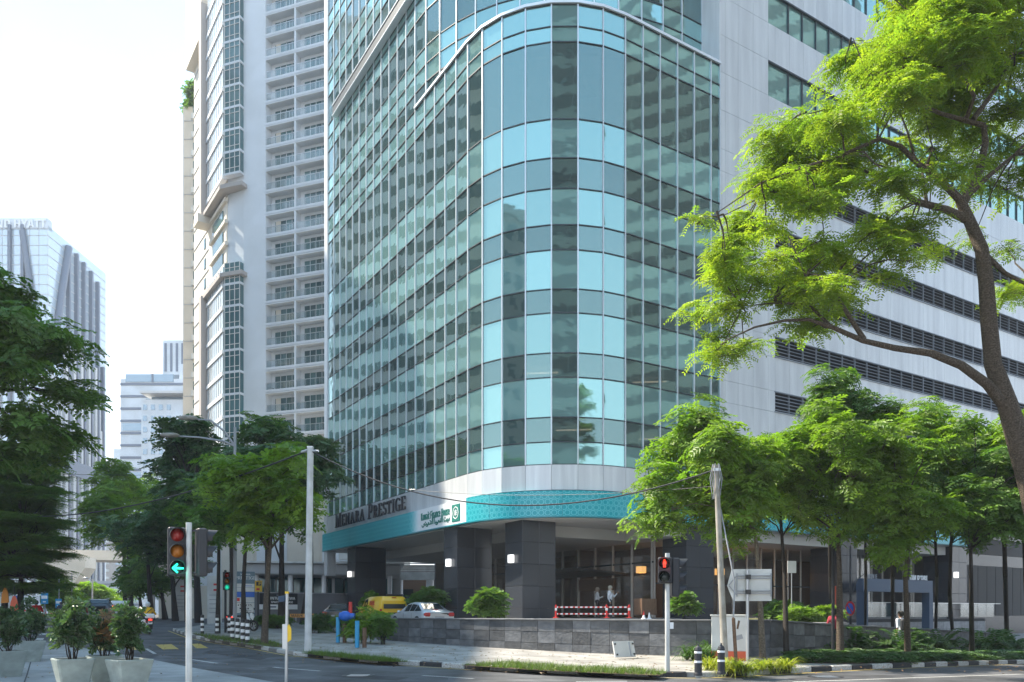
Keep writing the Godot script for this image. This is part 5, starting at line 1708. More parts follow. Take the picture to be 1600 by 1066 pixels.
	for e in [[88, 925, 95, 3.0, 2.2, "small bright tree over the blue street banners"], [150, 935, 125, 4.0, 2.4, "hazy round tree at the far end of the street"], [178, 940, 140, 4.0, 2.2, "hazy low tree before the far white roofs"]]:
		var c := Vector3((e[0] - 800) / 1243.0 * e[2], 1.6 + (957 - e[1]) / 1243.0 * e[2], -e[2])
		var b := Vector3(c.x, ground(c.x, c.z), c.z)
		tree("street_tree", e[5], [b, b.lerp(c, 0.5), b.lerp(c, 0.9)], 0.2, 0.1, puffs(c, Vector3(e[3], e[4], e[3]), 12), "far", "leaf_bright", "bark_dark", 18, 1.1, fr)
	# a tree outside the view on the left; its shade falls across the junction
	tree("street_tree", "tree across the junction whose shade falls on the road", [Vector3(-26, 0.2, -19), Vector3(-26, 3, -19), Vector3(-26, 7, -19)], 0.25, 0.15, puffs(Vector3(-26, 12, -20), Vector3(5.0, 3.5, 5.0), 20), "far", "leaf_mid", "bark_dark", 14, 1.1)

func bush(called: String, label: String, cat: String, c: Vector3, r: Vector3, n: int, sprays: String, leaf: String, size: float, group := "", bark := "bark_dark") -> Node3D:
	var t := thing(called, label, cat, Vector3(c.x, c.y - r.y, c.z), 0, group)
	var sb := MB.new()
	for k in 7:
		limb(sb, Vector3(R(-0.2, 0.2) * r.x, 0, R(-0.2, 0.2) * r.z), Vector3(R(-0.7, 0.7) * r.x, R(0.9, 1.6) * r.y, R(-0.7, 0.7) * r.z), 0.018, 0.006)
	part("stems", sb, M[bark], t, Transform3D(), true)
	var xf := []
	for k in 9:
		var d := Vector3(rng.randfn(), rng.randfn(), rng.randfn()).normalized()
		fill(xf, Vector3.UP * r.y + d * r * 0.5, r * R(0.42, 0.62), n / 9, size)
	scatter("foliage", S[sprays], M[leaf], xf, t)
	return t

func low_plants() -> void:
	# a few fallen leaves along the kerbs and under the trees
	var fl := MB.new()
	leaflet(fl, Vector3.ZERO, Vector3.RIGHT, Vector3.UP, 0.09, 0.045)
	var fx := []
	for i in 900:
		var u := R(-14, 16)
		var q := Vector2(u, -R(19.0, 30.0) - maxf(0.0, -u) * 0.7)
		fx.append(Transform3D(Basis(Vector3.UP, R(0, 6)).rotated(Vector3.RIGHT, R(-0.3, 0.3)).scaled(Vector3.ONE * R(0.6, 1.4)), Vector3(q.x, ground(q.x, q.y) + 0.135, q.y)))
	for i in 260:
		var q := Vector2(R(-22, -6), R(-30, -16))
		fx.append(Transform3D(Basis(Vector3.UP, R(0, 6)).scaled(Vector3.ONE * R(0.6, 1.3)), Vector3(q.x, ground(q.x, q.y) + 0.065, q.y)))
	tag(scatter("fallen_leaves", fl.mesh(), M.leaf_dry, fx, self), "scattered dry fallen leaves on the pavements and kerbs", "leaves")
	# concrete planters with shrubs on the near corner
	var pots := [[Vector3(-12.214, 0.050, -19.267), 1.1, 0.48, "leaf_pot", "tapered grey planter with a dense shrub cut off by the picture's edge"], [Vector3(-14.287, 0.141, -23.553), 1.3, 0.5, "leaf_pot", "tapered grey planter standing farthest back with a spreading shrub"], [Vector3(-8.861, 0.050, -16.055), 1.2, 0.34, "leaf_pot", "tapered grey planter with a cracked face and an upright shrub"], [Vector3(-8.816, 0.050, -17.202), 1.05, 0.36, "leaf_pot", "tapered grey planter whose shrub has a dry brown top"], [Vector3(-7.598, 0.050, -15.792), 1.1, 0.2, "leaf_pot", "tapered grey planter nearest the signal pole with a bare-stemmed shrub"]]
	for i in pots.size():
		var e: Array = pots[i]
		var t := thing("planter", e[4], "planter", e[0], R(0.5, 0.9), "grey planters on the near corner")
		var b := MB.new()
		var ring := func(y: float, w: float) -> Array:
			var k := w * 0.06
			var o := []
			for q in [[1, -1], [1, 1], [-1, 1], [-1, -1]]:
				var h := w * 0.5
				if q[0] * q[1] < 0:
					o.append(Vector3(q[0] * (h - k), y, q[1] * h))
					o.append(Vector3(q[0] * h, y, q[1] * (h - k)))
				else:
					o.append(Vector3(q[0] * h, y, q[1] * (h - k)))
					o.append(Vector3(q[0] * (h - k), y, q[1] * h))
			return o
		var rs := [ring.call(0.0, 0.46), ring.call(0.6, 0.7), ring.call(0.62, 0.69), ring.call(0.62, 0.61), ring.call(0.5, 0.57)]
		for k in rs.size() - 1:
			for j in 8: b.quad(rs[k][(j + 1) % 8], rs[k][j], rs[k + 1][j], rs[k + 1][(j + 1) % 8])
		part("pot", b, M.pot, t)
		b = MB.new()
		b.sheet([Vector2(-0.285, -0.285), Vector2(0.285, -0.285), Vector2(0.285, 0.285), Vector2(-0.285, 0.285)], 0.55)
		part("soil", b, M.soil, t)
		b = MB.new()
		var xf := []
		var dry := []
		for k in 8:
			var a := TAU * k / 8 + R(-0.3, 0.3)
			var e2 := Vector3(cos(a) * e[2] * R(0.4, 0.95), 0.55 + e[1] * R(0.45, 0.98), sin(a) * e[2] * R(0.4, 0.95))
			if k == 0: e2 = Vector3(0.02, 0.55 + e[1], 0)
			limb(b, Vector3(cos(a) * 0.04, 0.5, sin(a) * 0.04), e2, 0.014, 0.005, 0.0)
			for j in 10:
				var f := R(0.38, 1.03)
				fill(dry if i == 3 and k < 3 and f > 0.6 else xf, Vector3(0, 0.55, 0).lerp(e2, f), Vector3(0.13, 0.09, 0.13), 1, 1.0, 0.8, 0.5, 0.9)
		part("stems", b, M.bark_dark, t, Transform3D(), true)
		scatter("foliage", S.broad, M[e[3]], xf, t, 0.6, 1.4)
		if dry: scatter("dry_foliage", S.tiny, M.leaf_dry, dry, t)
	# shrubs along the wall and on the podium
	for e in [[Vector3(-7.977, 0.380, -38.883), Vector3(0.85, 0.62, 0.6), "leaf_mid", "round-topped shrub left of the blue pipes"], [Vector3(-6.168, 0.274, -33.628), Vector3(1.0, 0.82, 0.7), "leaf_bright", "taller shrub between the blue pipes and the stone wall"], [Vector3(-5.336, 0.253, -32.837), Vector3(0.5, 0.7, 0.5), "leaf_mid", "narrow shrub touching the end of the stone wall"], [Vector3(-10.301, 0.467, -42.682), Vector3(0.9, 0.5, 0.6), "leaf_deep", "low shrub beside the white pole"], [Vector3(-14.109, 0.595, -48.049), Vector3(1.2, 0.4, 0.5), "leaf_mid", "clipped hedge before the grey ramp wall"], [Vector3(-15.469, 0.638, -49.814), Vector3(1.0, 0.4, 0.5), "leaf_deep", "darker clipped hedge beside the parked motorcycle"]]:
		bush("shrub", e[3], "shrub", e[0] + Vector3.UP * e[1].y, e[1], int(230 * e[1].x), "tiny", e[2], 1.5, "shrubs along the podium")
	for e in [[Vector3(-1.009, 1.919, -33.000), Vector3(0.85, 0.62, 0.7), "leaf_mid", "rounded bush behind the wall between the two columns"], [Vector3(-4.634, 2.360, -45.000), Vector3(1.3, 0.6, 0.7), "leaf_mid", "bush on the podium behind the silver car"], [Vector3(-9.329, 2.479, -52.000), Vector3(0.6, 0.5, 0.6), "leaf_bright", "bush showing between the dark car and the yellow van"], [Vector3(7.440, 1.928, -34.000), Vector3(0.75, 0.5, 0.6), "leaf_mid", "bush on the terrace beside the pedestrian signal"], [Vector3(12.478, 1.388, -33.000), Vector3(1.4, 0.6, 0.8), "leaf_bright", "sunlit bush on the terrace behind the dark trunk"], [Vector3(12.309, 1.513, -36.000), Vector3(1.1, 0.7, 0.7), "leaf_mid", "bush behind the direction sign"]]:
		bush("shrub", e[3], "shrub", e[0], e[1], int(230 * e[1].x), "tiny", e[2], 1.7, "bushes on the podium")
	# planting strip along the right-hand kerb
	var n := 0
	for e in [[1252, 1010], [1275, 1022], [1297, 1012], [1322, 1022], [1340, 1008], [1362, 1020], [1388, 1012], [1405, 1024], [1432, 1016], [1452, 1022], [1470, 1010], [1500, 1018], [1530, 1022], [1548, 1010], [1560, 1018], [1585, 1020]]:
		var v: float = e[1]
		var d := 1.5 * 1243 / (v - 957)
		for k in 6: d = (1.6 - ground((e[0] - 800) / 1243.0 * d, -d) - 0.12) * 1243 / (v - 957)
		var x: float = (e[0] - 800) / 1243.0 * d
		var t := thing("fern", "arching green fern, %s from the corner end of the kerbside planting strip" % ["first", "second", "third", "fourth", "fifth", "sixth", "seventh", "eighth", "ninth", "tenth", "eleventh", "twelfth", "thirteenth", "fourteenth", "fifteenth", "last"][n], "fern", Vector3(x, ground(x, -d) + 0.1, -d), R(0, 6), "ferns in the planting strip")
		var xf := []
		for k in 5: xf.append(Transform3D(Basis(Vector3.UP, R(0, 6)).scaled(Vector3.ONE * R(1.3, 2.1)), Vector3(R(-0.5, 0.5), 0, R(-0.4, 0.4))))
		scatter("fronds", S.frond, M["leaf_fern"], xf, t)
		n += 1
	var under := []
	var strip := [Vector3(8.149, 0.120, -23.287), Vector3(9.684, 0.120, -22.712), Vector3(11.692, 0.110, -23.441), Vector3(15.381, -0.024, -26.553), Vector3(21.372, -0.235, -31.253), Vector3(35.513, -0.447, -51.933), Vector3(28.523, -0.397, -50.648), Vector3(23.316, -0.382, -48.303), Vector3(16.318, -0.195, -40.565), Vector3(11.837, -0.041, -33.438)]
	struct("planting_soil", laid(xz(strip), 0.127), M.soil)
	for i in 4200:
		var p: Vector3 = strip[0]
		var pk := PackedVector2Array(xz(strip))
		var q := Vector2(R(7, 23), R(-36, -21))
		if not Geometry2D.is_point_in_polygon(q, pk): continue
		var s := R(0.6, 1.2)
		under.append(Transform3D(Basis(Vector3.UP, R(0, 6)).scaled(Vector3.ONE * s), Vector3(q.x, ground(q.x, q.y) + 0.14 + R(0, 0.22), q.y)))
	var u := scatter("undergrowth", S.small, M.leaf_deep, under, self)
	u.set_meta("kind", "stuff")
	tag(u, "dark green undergrowth filling the planting strip along the right-hand kerb", "undergrowth")
	for e in [[Vector3(5.762, 0.120, -24.529), 1.25, "strap", "leaf_fern", "strap-leaved plant at the end of the stone wall"], [Vector3(6.504, 0.120, -25.910), 1.3, "strap", "leaf_fern", "taller strap-leaved plant against the white cabinet"], [Vector3(5.105, 0.120, -20.670), 0.85, "strap", "leaf_lime", "lime-yellow tuft between the two grey bollards"], [Vector3(5.411, 0.120, -19.781), 0.85, "strap", "leaf_lime", "lime-yellow tuft at the foot of the utility pole"], [Vector3(5.729, 0.120, -19.781), 0.8, "strap", "leaf_lime", "lime-yellow tuft in front of the sign post"], [Vector3(6.446, 0.120, -20.440), 0.85, "strap", "leaf_lime", "lime-yellow tuft round the pale sunlit trunk"], [Vector3(6.984, 0.120, -20.670), 0.8, "strap", "leaf_lime", "lime-yellow tuft nearest the planting strip"]]:
		var t := thing("tufted_plant", e[4], "plant", e[0], R(0, 6), "tufted plants round the utility pole")
		var xf := []
		for k in 9: xf.append(Transform3D(Basis(Vector3.UP, R(0, 6)).scaled(Vector3(1, R(0.8, 1.1), 1) * e[1] * R(0.85, 1.35)), Vector3(R(-0.35, 0.35), 0, R(-0.22, 0.22))))
		scatter("leaves", S[e[2]], M[e[3]], xf, t)
	# grass on the verges
	var gx := []
	for poly in verge:
		var pk := PackedVector2Array(poly)
		var lo := pk[0]
		var hi := pk[0]
		for p in pk:
			lo = lo.min(p)
			hi = hi.max(p)
		var c := 0
		while c < 3200:
			c += 1
			var q := Vector2(R(lo.x, hi.x), R(lo.y, hi.y))
			if not Geometry2D.is_point_in_polygon(q, pk): continue
			gx.append(Transform3D(Basis(Vector3.UP, R(0, 6)).scaled(Vector3.ONE * R(0.5, 1.3)), Vector3(q.x, ground(q.x, q.y) + 0.125, q.y)))
	var gr := scatter("grass", S.grass, M.grass, gx, self)
	gr.set_meta("kind", "stuff")
	tag(gr, "short bright grass on the verge behind the striped kerb", "grass")

# ---------------------------------------------------------------- street furniture
func signal_head(parent: Node3D, xf: Transform3D, lenses: Array) -> void:   # housing, then one visor and lens for each light, top first
	var n := lenses.size()
	var h := Node3D.new()
	h.name = "signal_head"
	parent.add_child(h, true)
	h.transform = Transform3D(xf.basis.scaled(Vector3.ONE * 0.94), xf.origin)
	var b := MB.new()
	b.bbox(Vector3(0, 0, -0.1), Vector3(0.36, 0.345 * n, 0.2), 0.03)
	part("housing", b, M.signal_black, h)
	for k in n:
		var y := 0.345 * ((n - 1) * 0.5 - k)
		b = MB.new()
		b.ball(Vector3.ZERO, Vector3(0.14, 0.14, 0.035), 10)
		part("lens", b, M[lenses[k]], h, Transform3D(Basis(), Vector3(0, y, 0.0)))
		b = MB.new()
		for i in 14:   # hood open below
			var a0 := deg_to_rad(-35 + 250 * i / 14.0)
			var a1 := deg_to_rad(-35 + 250 * (i + 1) / 14.0)
			var d0 := 0.24 * (0.45 + 0.55 * maxf(0.0, sin(a0)))
			var d1 := 0.24 * (0.45 + 0.55 * maxf(0.0, sin(a1)))
			var p := Vector3(cos(a0) * 0.155, sin(a0) * 0.155, 0)
			var q := Vector3(cos(a1) * 0.155, sin(a1) * 0.155, 0)
			b.quad(p, q, q + Vector3(0, 0, d1), p + Vector3(0, 0, d0))
			b.quad(q * 0.95, p * 0.95, p * 0.95 + Vector3(0, 0, d0), q * 0.95 + Vector3(0, 0, d1))
			b.quad(p + Vector3(0, 0, d0), q + Vector3(0, 0, d1), q * 0.95 + Vector3(0, 0, d1), p * 0.95 + Vector3(0, 0, d0))
		part("visor", b, M.signal_black, h, Transform3D(Basis(), Vector3(0, y, 0)))
		if lenses[k].ends_with("_dim"):
			var l := OmniLight3D.new()
			l.name = "signal_light"
			l.light_color = M[lenses[k]].emission
			l.light_energy = 0.01
			l.light_size = 0.12
			l.omni_range = 4
			l.omni_attenuation = 2.0
			l.shadow_enabled = true
			h.add_child(l, true)
			l.position = Vector3(0, y, 0.1)

func pole(parent: Node3D, called: String, a: Vector3, b: Vector3, r0: float, r1: float, m: Material) -> void:
	var t := MB.new()
	t.tube([a, b], [r0, r1], 14)
	part(called, t, m, parent)

func facing(from: Vector3, to: Vector3) -> float:   # turn about y that points +z from one place towards another
	return atan2(to.x - from.x, to.z - from.z)

func street_things() -> void:
	var eye := Vector3(0, 0, 0)
	# nearest traffic signal
	var p := Vector3(-6.523, 0.050, -16.055)
	var t := thing("traffic_signal", "white-poled traffic signal with red and amber lamps and a lit green left arrow", "traffic light", p)
	pole(t, "pole", Vector3.ZERO, Vector3(0, 3.36, 0), 0.062, 0.058, M.pole_white)
	var f := facing(p, eye)
	signal_head(t, Transform3D(Basis(Vector3.UP, f + 0.12), Vector3(-0.21, 2.78, 0.06)), ["lens_red", "lens_amber", "lens_dark"])
	var gl := MB.new()
	var ax := Transform3D(Basis(Vector3.UP, f + 0.12), Vector3(-0.21, 2.78 - 0.345, 0.06))
	gl.box(Vector3(0.02, 0, 0.045), Vector3(0.19, 0.035, 0.012))
	gl.box(Vector3(-0.045, 0.042, 0.045), Vector3(0.135, 0.035, 0.012), Basis(Vector3.BACK, PI / 4))
	gl.box(Vector3(-0.045, -0.042, 0.045), Vector3(0.135, 0.035, 0.012), Basis(Vector3.BACK, -PI / 4))
	part("green_arrow", gl, M.lens_green_lit, t, ax)
	var gs := OmniLight3D.new()
	gs.name = "signal_light"
	gs.light_color = M.lens_green_lit.emission
	gs.light_energy = 0.02
	gs.light_size = 0.1
	gs.omni_attenuation = 2.0
	gs.shadow_enabled = true
	t.add_child(gs, true)
	gs.position = ax * Vector3(0, 0, 0.12)
	signal_head(t, Transform3D(Basis(Vector3.UP, f + 1.75), Vector3(0.3, 2.76, -0.12)), ["lens_red", "lens_amber", "lens_dark"])
	for y in [2.35, 3.2]: cbox("bracket", Vector3(0.12, y, -0.03), Vector3(0.5, 0.03, 0.04), M.signal_black, t)
	# pedestrian signal at the corner
	p = Vector3(3.867, 0.120, -19.781)
	t = thing("pedestrian_signal", "pale-poled corner signal with a lit red pedestrian light", "traffic light", p)
	pole(t, "pole", Vector3.ZERO, Vector3(0, 2.95, 0), 0.062, 0.058, M.pole_white)
	f = facing(p, eye)
	signal_head(t, Transform3D(Basis(Vector3.UP, f - 0.1), Vector3(-0.1, 2.52, 0.16)), ["lens_dark", "lens_dark"])
	var rm := MB.new()
	rm.ball(Vector3(0, 0.07, 0.035), Vector3(0.025, 0.025, 0.01), 6)
	rm.box(Vector3(0, 0.015, 0.035), Vector3(0.07, 0.07, 0.012))
	rm.box(Vector3(-0.018, -0.06, 0.035), Vector3(0.022, 0.09, 0.012))
	rm.box(Vector3(0.018, -0.06, 0.035), Vector3(0.022, 0.09, 0.012))
	part("red_figure", rm, M.lens_red_lit, t, Transform3D(Basis(Vector3.UP, f - 0.1), Vector3(-0.1, 2.52 + 0.1725, 0.16)))
	var rl := OmniLight3D.new()
	rl.name = "signal_light"
	rl.light_color = Color(1, 0.2, 0.1)
	rl.light_energy = 0.02
	rl.light_size = 0.1
	rl.omni_attenuation = 2.0
	rl.shadow_enabled = true
	t.add_child(rl, true)
	rl.position = Vector3(-0.1, 2.69, 0.3)
	signal_head(t, Transform3D(Basis(Vector3.UP, f + 1.7), Vector3(0.3, 2.35, -0.1)), ["lens_red", "lens_amber", "lens_dark"])
	cbox("bracket", Vector3(0.14, 2.6, 0), Vector3(0.4, 0.03, 0.04), M.steel, t)
	cbox("push_button", Vector3(0.09, 1.15, 0.03), Vector3(0.09, 0.16, 0.1), M.white, t)
	# a dark signal under the trees
	p = Vector3(-15.138, 0.525, -42.000)
	t = thing("traffic_signal", "dark traffic signal with a green light under the trees behind the nearest signal", "traffic light", p)
	pole(t, "pole", Vector3.ZERO, Vector3(0, 3.3, 0), 0.06, 0.06, M.signal_black)
	signal_head(t, Transform3D(Basis(Vector3.UP, facing(p, eye) + 0.25), Vector3(0.12, 2.72, 0.12)), ["lens_red", "lens_amber", "lens_green_dim"])
	# plain white pole, utility pole and their cables
	p = Vector3(-7.240, 0.216, -28.209)
	var hp := 1.6 + (957 - 700) / 1243.0 * -p.z - p.y
	t = thing("white_pole", "tall plain white pole by the striped kerb left of the yellow van", "pole", p)
	pole(t, "pole", Vector3.ZERO, Vector3(0.09, hp, 0), 0.125, 0.11, M.pole_white)
	cbox("pole_cap", Vector3(0.09, hp + 0.02, 0), Vector3(0.2, 0.05, 0.2), M.steel, t)
	var top_a := p + Vector3(0.09, hp - 0.1, 0)
	p = Vector3(5.938, 0.120, -22.164)
	var top := Vector3(5.800, 5.764, -22.600)
	t = thing("utility_pole", "leaning pale concrete utility pole with cables bundled round its top", "pole", p)
	pole(t, "pole", Vector3.ZERO, top - p, 0.1, 0.072, M.concrete)
	for k in 6:
		var b := MB.new()
		var a := TAU * k / 6
		b.tube([top - p + Vector3(cos(a) * 0.09, 0.05, sin(a) * 0.09), top - p + Vector3(cos(a) * 0.17, -0.35, sin(a) * 0.15), top - p + Vector3(cos(a + 0.5) * 0.1, -0.95, sin(a + 0.5) * 0.1)], [0.014, 0.016, 0.012], 5)
		part("cable_loop", b, M.grey, t)
	cbox("top_clamp", top - p + Vector3(0, -0.12, 0), Vector3(0.2, 0.08, 0.2), M.steel, t)
	var cb := MB.new()
	cb.tube([Vector3(0.3, 0, 0.05), Vector3(0.22, 1.3, 0.05), Vector3(0.24, 1.32, 0.05)], [0.05, 0.05, 0.05], 8)
	part("cable_guard", cb, M.timber, t)
	cb = MB.new()
	cb.tube([Vector3(0.22, 1.3, 0.05), Vector3(0.27, 2.3, 0.0), Vector3(0.1, 3.2, 0.0), top - p + Vector3(0.12, -1.2, 0)], [0.022, 0.022, 0.022, 0.02], 6)
	part("riser_cable", cb, M.grey, t)
	var wire := func(label: String, a: Vector3, b: Vector3, sag: float, r: float) -> void:
		var m := MB.new()
		var q := []
		var rr := []
		for i in 25:
			var k := i / 24.0
			q.append(a.lerp(b, k) - Vector3.UP * sag * 4 * k * (1 - k) - a)
			rr.append(r)
		m.tube(q, rr, 6)
		var w := thing("overhead_cable", label, "cable", a, 0, "overhead cables")
		part("cable", m, M.black, w)
		var e := MB.new()
		e.tube([Vector3.ZERO, (b - a).normalized() * 0.35], [r * 2.0, r * 1.6], 6)
		part("end_clamp", e, M.steel, w)
	wire.call("thick black cable sagging from the white pole across the tower's fascia to the utility pole", top_a, top + Vector3(0, -0.1, 0), 1.45, 0.024)
	wire.call("thick black cable running left from the white pole over the street", top_a + Vector3(-0.1, 0, 0), Vector3(-28.866, 7.188, -46.000), 0.75, 0.03)
	wire.call("thin wire crossing the white fascia above the bank's sign", Vector3(-4.248, 6.697, -33.000), Vector3(5.771, 5.198, -22.700), 0.25, 0.009)
	wire.call("thin high wire over the far street before the hotel", Vector3(-38.616, 12.171, -60.000), Vector3(-18.150, 9.902, -48.000), 0.1, 0.014)
	# street lamps
	p = Vector3(-14.631, 0.500, -42.000)
	var hh := 1.6 + (957 - 668) / 1243.0 * 42 - p.y
	t = thing("street_lamp", "double-armed grey street lamp rising above the dense trees", "street lamp", p)
	pole(t, "post", Vector3.ZERO, Vector3(0, hh, 0), 0.11, 0.07, M.grey)
	for e in [[-1.95, 0.35, 1.0], [-2.9, -0.55, 0.0]]:
		var b := MB.new()
		b.tube([Vector3(0, hh - 1.0, 0), Vector3(-0.5, hh - 0.45 + e[1] * 0.6, 0.2), Vector3(e[0] * 0.6, hh - 0.05 + e[1], 0.3), Vector3(e[0], hh + e[1], 0.4)], [0.06, 0.055, 0.05, 0.04], 8)
		part("arm", b, M.grey, t)
		b = MB.new()
		b.ball(Vector3(e[0] - 0.35, hh + e[1] + 0.04, 0.45), Vector3(0.52, 0.13, 0.2), 8)
		part("lamp_head", b, M.concrete, t)
	for e in [[240, 815, 78, "tall grey street lamp standing before the dark trees down the street"], [144, 905, 110, "far pale street lamp beside the hazy hotel"]]:
		p = Vector3(-0.000, 0.000, -0.000)
		p = Vector3((e[0] - 800) / 1243.0 * e[2], 0, -e[2])
		p.y = ground(p.x, p.z)
		hh = 1.6 + (957 - e[1]) / 1243.0 * e[2] - p.y
		t = thing("street_lamp", e[3], "street lamp", p)
		pole(t, "post", Vector3.ZERO, Vector3(0, hh, 0), 0.12, 0.08, M.steel)
		var b := MB.new()
		b.tube([Vector3(0, hh - 0.1, 0), Vector3(-0.6, hh + 0.1, 0)], [0.05, 0.04], 6)
		b.ball(Vector3(-0.9, hh + 0.12, 0), Vector3(0.5, 0.12, 0.2), 6)
		part("lamp_head", b, M.steel, t)
	for e in [[Vector3(13.126, 7.356, -26.400), "dark street lamp head showing among the leaves of the right-hand crowns"]]:
		t = thing("street_lamp", e[1], "street lamp", Vector3(e[0].x, 0, e[0].z - 0.5))
		var b := MB.new()
		b.ball(Vector3(0, e[0].y, 0.5), Vector3(0.36, 0.1, 0.16), 8)
		part("lamp_head", b, M.signal_black, t)
		b = MB.new()
		b.tube([Vector3(-1.9, 0, -0.9), Vector3(-1.9, e[0].y - 0.5, -0.9), Vector3(-1.6, e[0].y - 0.05, -0.5), Vector3(-0.2, e[0].y, 0.4)], [0.06, 0.055, 0.04, 0.035], 8)
		part("post", b, M.signal_black, t)
	p = Vector3(17.969, -0.268, -42.222)
	t = thing("garden_lamp", "dark lantern post with a thin curved arm beside the no-stopping sign", "lamp post", p)
	pole(t, "post", Vector3.ZERO, Vector3(0, 5.4, 0), 0.06, 0.05, M.signal_black)
	var ab := MB.new()
	ab.tube([Vector3(0, 2.6, 0), Vector3(0.35, 3.6, 0), Vector3(0.9, 4.05, 0)], [0.025, 0.025, 0.02], 6)
	part("arm", ab, M.signal_black, t)
	# bollards
	for e in [[Vector3(4.350, 0.120, -18.582), "dark grey bollard with two pale rings standing farther from the pole"], [Vector3(4.989, 0.120, -18.965), "dark grey bollard with two pale rings in front of the utility pole"]]:
		t = thing("bollard", e[1], "bollard", e[0], 0, "grey ringed bollards at the corner")
		var b := MB.new()
		b.lathe([[0.105, 0.0], [0.1, 0.06], [0.088, 0.07], [0.085, 0.6], [0.07, 0.66], [0.02, 0.7], [0.018, 0.74], [0.0, 0.75]], 16)
		part("post", b, M.signal_black, t)
		for y in [0.3, 0.52]:
			b = MB.new()
			b.lathe([[0.0885, y], [0.0895, y + 0.005], [0.0885, y + 0.05]], 16)
			part("ring", b, M.white, t)
	var bl := 0
	for e in [[363, 1000], [371, 1001.5], [379, 1003.5], [386.5, 1005], [316, 978], [339, 978], [358, 985]]:
		var d := 36.0
		for k in 8: d = (1.6 - ground((e[0] - 800) / 1243.0 * d, -d) - 0.12) * 1243 / (e[1] - 957)
		var x: float = (e[0] - 800) / 1243.0 * d
		t = thing("bollard", ["black and white banded bollard, first from the street in the row of four", "black and white banded bollard, second in the row of four", "black and white banded bollard, third in the row of four", "black and white banded bollard nearest the leaning tree", "black and white banded bollard beside the signal pole's foot", "black and white banded bollard farther back among the dark trunks", "black and white banded bollard just behind the row of four"][bl], "bollard", Vector3(x, ground(x, -d) + 0.12, -d), 0, "banded bollards on the left pavement")
		bl += 1
		for k in 7:
			var b := MB.new()
			b.lathe([[0.085, 0.0], [0.085, 0.135]] + ([[0.05, 0.16], [0.0, 0.165]] if k == 6 else []), 14)
			part("band", b, M.black if k % 2 == 0 else M.white, t, Transform3D(Basis(), Vector3(0, 0.135 * k, 0)))
	# control cabinet and the loose panel leaning on the wall
	p = Vector3(6.690, 0.120, -24.529)
	t = thing("control_cabinet", "weathered white roadside cabinet on a red-painted base behind the utility pole", "cabinet", p, -0.25)
	var b2 := MB.new()
	b2.bbox(Vector3(0, 0.82, 0), Vector3(1.05, 1.08, 0.5), 0.015)
	part("body", b2, M.off_white, t)
	b2 = MB.new()
	b2.bbox(Vector3(0, 0.14, 0), Vector3(1.08, 0.3, 0.54), 0.015)
	part("base", b2, M.orange_red, t)
	b2 = MB.new()
	b2.bbox(Vector3(0, 1.385, 0), Vector3(1.12, 0.05, 0.58), 0.012)
	part("lid", b2, M.off_white, t)
	for x in [-0.26, 0.26]: cbox("door", Vector3(x, 0.82, 0.255), Vector3(0.5, 1.0, 0.015), M.off_white, t)
	cbox("old_label", Vector3(0.27, 1.1, 0.265), Vector3(0.06, 0.26, 0.004), M.timber, t, Basis(Vector3.BACK, -0.2))
	cbox("stain", Vector3(0.3, 0.72, 0.265), Vector3(0.2, 0.14, 0.004), M.grey, t, Basis(Vector3.BACK, 0.3))
	p = Vector3(3.588, 0.120, -25.201)
	t = thing("leaning_panel", "dirty white board leaning against the foot of the stone wall", "board", p + Vector3(0, 0.02, -0.28), 0.55)
	cbox("sheet", Vector3(0, 0.28, 0), Vector3(0.84, 0.52, 0.05), M.off_white, t, Basis(Vector3.RIGHT, -0.25))
	cbox("batten", Vector3(0.22, 0.28, 0.036), Vector3(0.03, 0.46, 0.02), M.grey, t, Basis(Vector3.RIGHT, -0.25))
	for q in [Vector3(-0.36, 0.45, 0.0), Vector3(0.36, 0.45, 0.0), Vector3(-0.34, 0.12, 0.085), Vector3(0.36, 0.12, 0.085)]: cbox("screw_plate", q, Vector3(0.05, 0.05, 0.03), M.black, t)
	# blue fire pipes in the shrubs
	for e in [[Vector3(-5.956, 0.222, -30.590), 1.05, "sky-blue standpipe at the right of the shrubs beside a rusty pipe"], [Vector3(-7.415, 0.291, -33.886), 1.1, "sky-blue standpipe with a red valve among the left shrubs"]]:
		t = thing("standpipe", e[2], "pipe", e[0], 0, "fire standpipes by the wall")
		pole(t, "riser", Vector3.ZERO, Vector3(0, e[1], 0), 0.085, 0.085, M.sky_blue)
		pole(t, "rusty_pipe", Vector3(0.28, 0, 0), Vector3(0.28, e[1] * 0.75, 0), 0.085, 0.085, M.timber)
		if e[1] > 1.06:
			var b := MB.new()
			b.ball(Vector3(0.35, 1.15, 0.1), Vector3(0.3, 0.22, 0.22), 8)
			b.tube([Vector3(0.1, 1.15, 0.1), Vector3(0.75, 1.15, 0.15)], [0.16, 0.12], 10)
			part("valve_body", b, M.blue, t)
			pole(t, "valve_stem", Vector3(0.55, 1.2, 0.1), Vector3(0.55, 1.75, 0.1), 0.09, 0.07, M.red)
	# red and white barrier across the lobby front
	t = thing("barrier_tape", "two red and white striped barrier rails before the lobby glass", "barrier", Vector3(3.821, 1.325, -38.000))
	for r in 2:
		for k in 30:
			cbox("stripe", Vector3(-1.68 + 0.117 * k, 0.2 + 0.32 * r, 0), Vector3(0.117, 0.07, 0.03), M.red if k % 2 else M.white, t, Basis(Vector3.BACK, 0.0))
	for x in [-1.72, 0.7, 1.78]:
		var b := MB.new()
		b.lathe([[0.14, 0.0], [0.14, 0.03], [0.05, 0.05], [0.045, 0.62], [0.0, 0.64]], 10)
		part("post", b, M.red, t, Transform3D(Basis(), Vector3(x, 0, 0)))
		cbox("post_band", Vector3(x, 0.42, 0), Vector3(0.1, 0.12, 0.1), M.white, t)
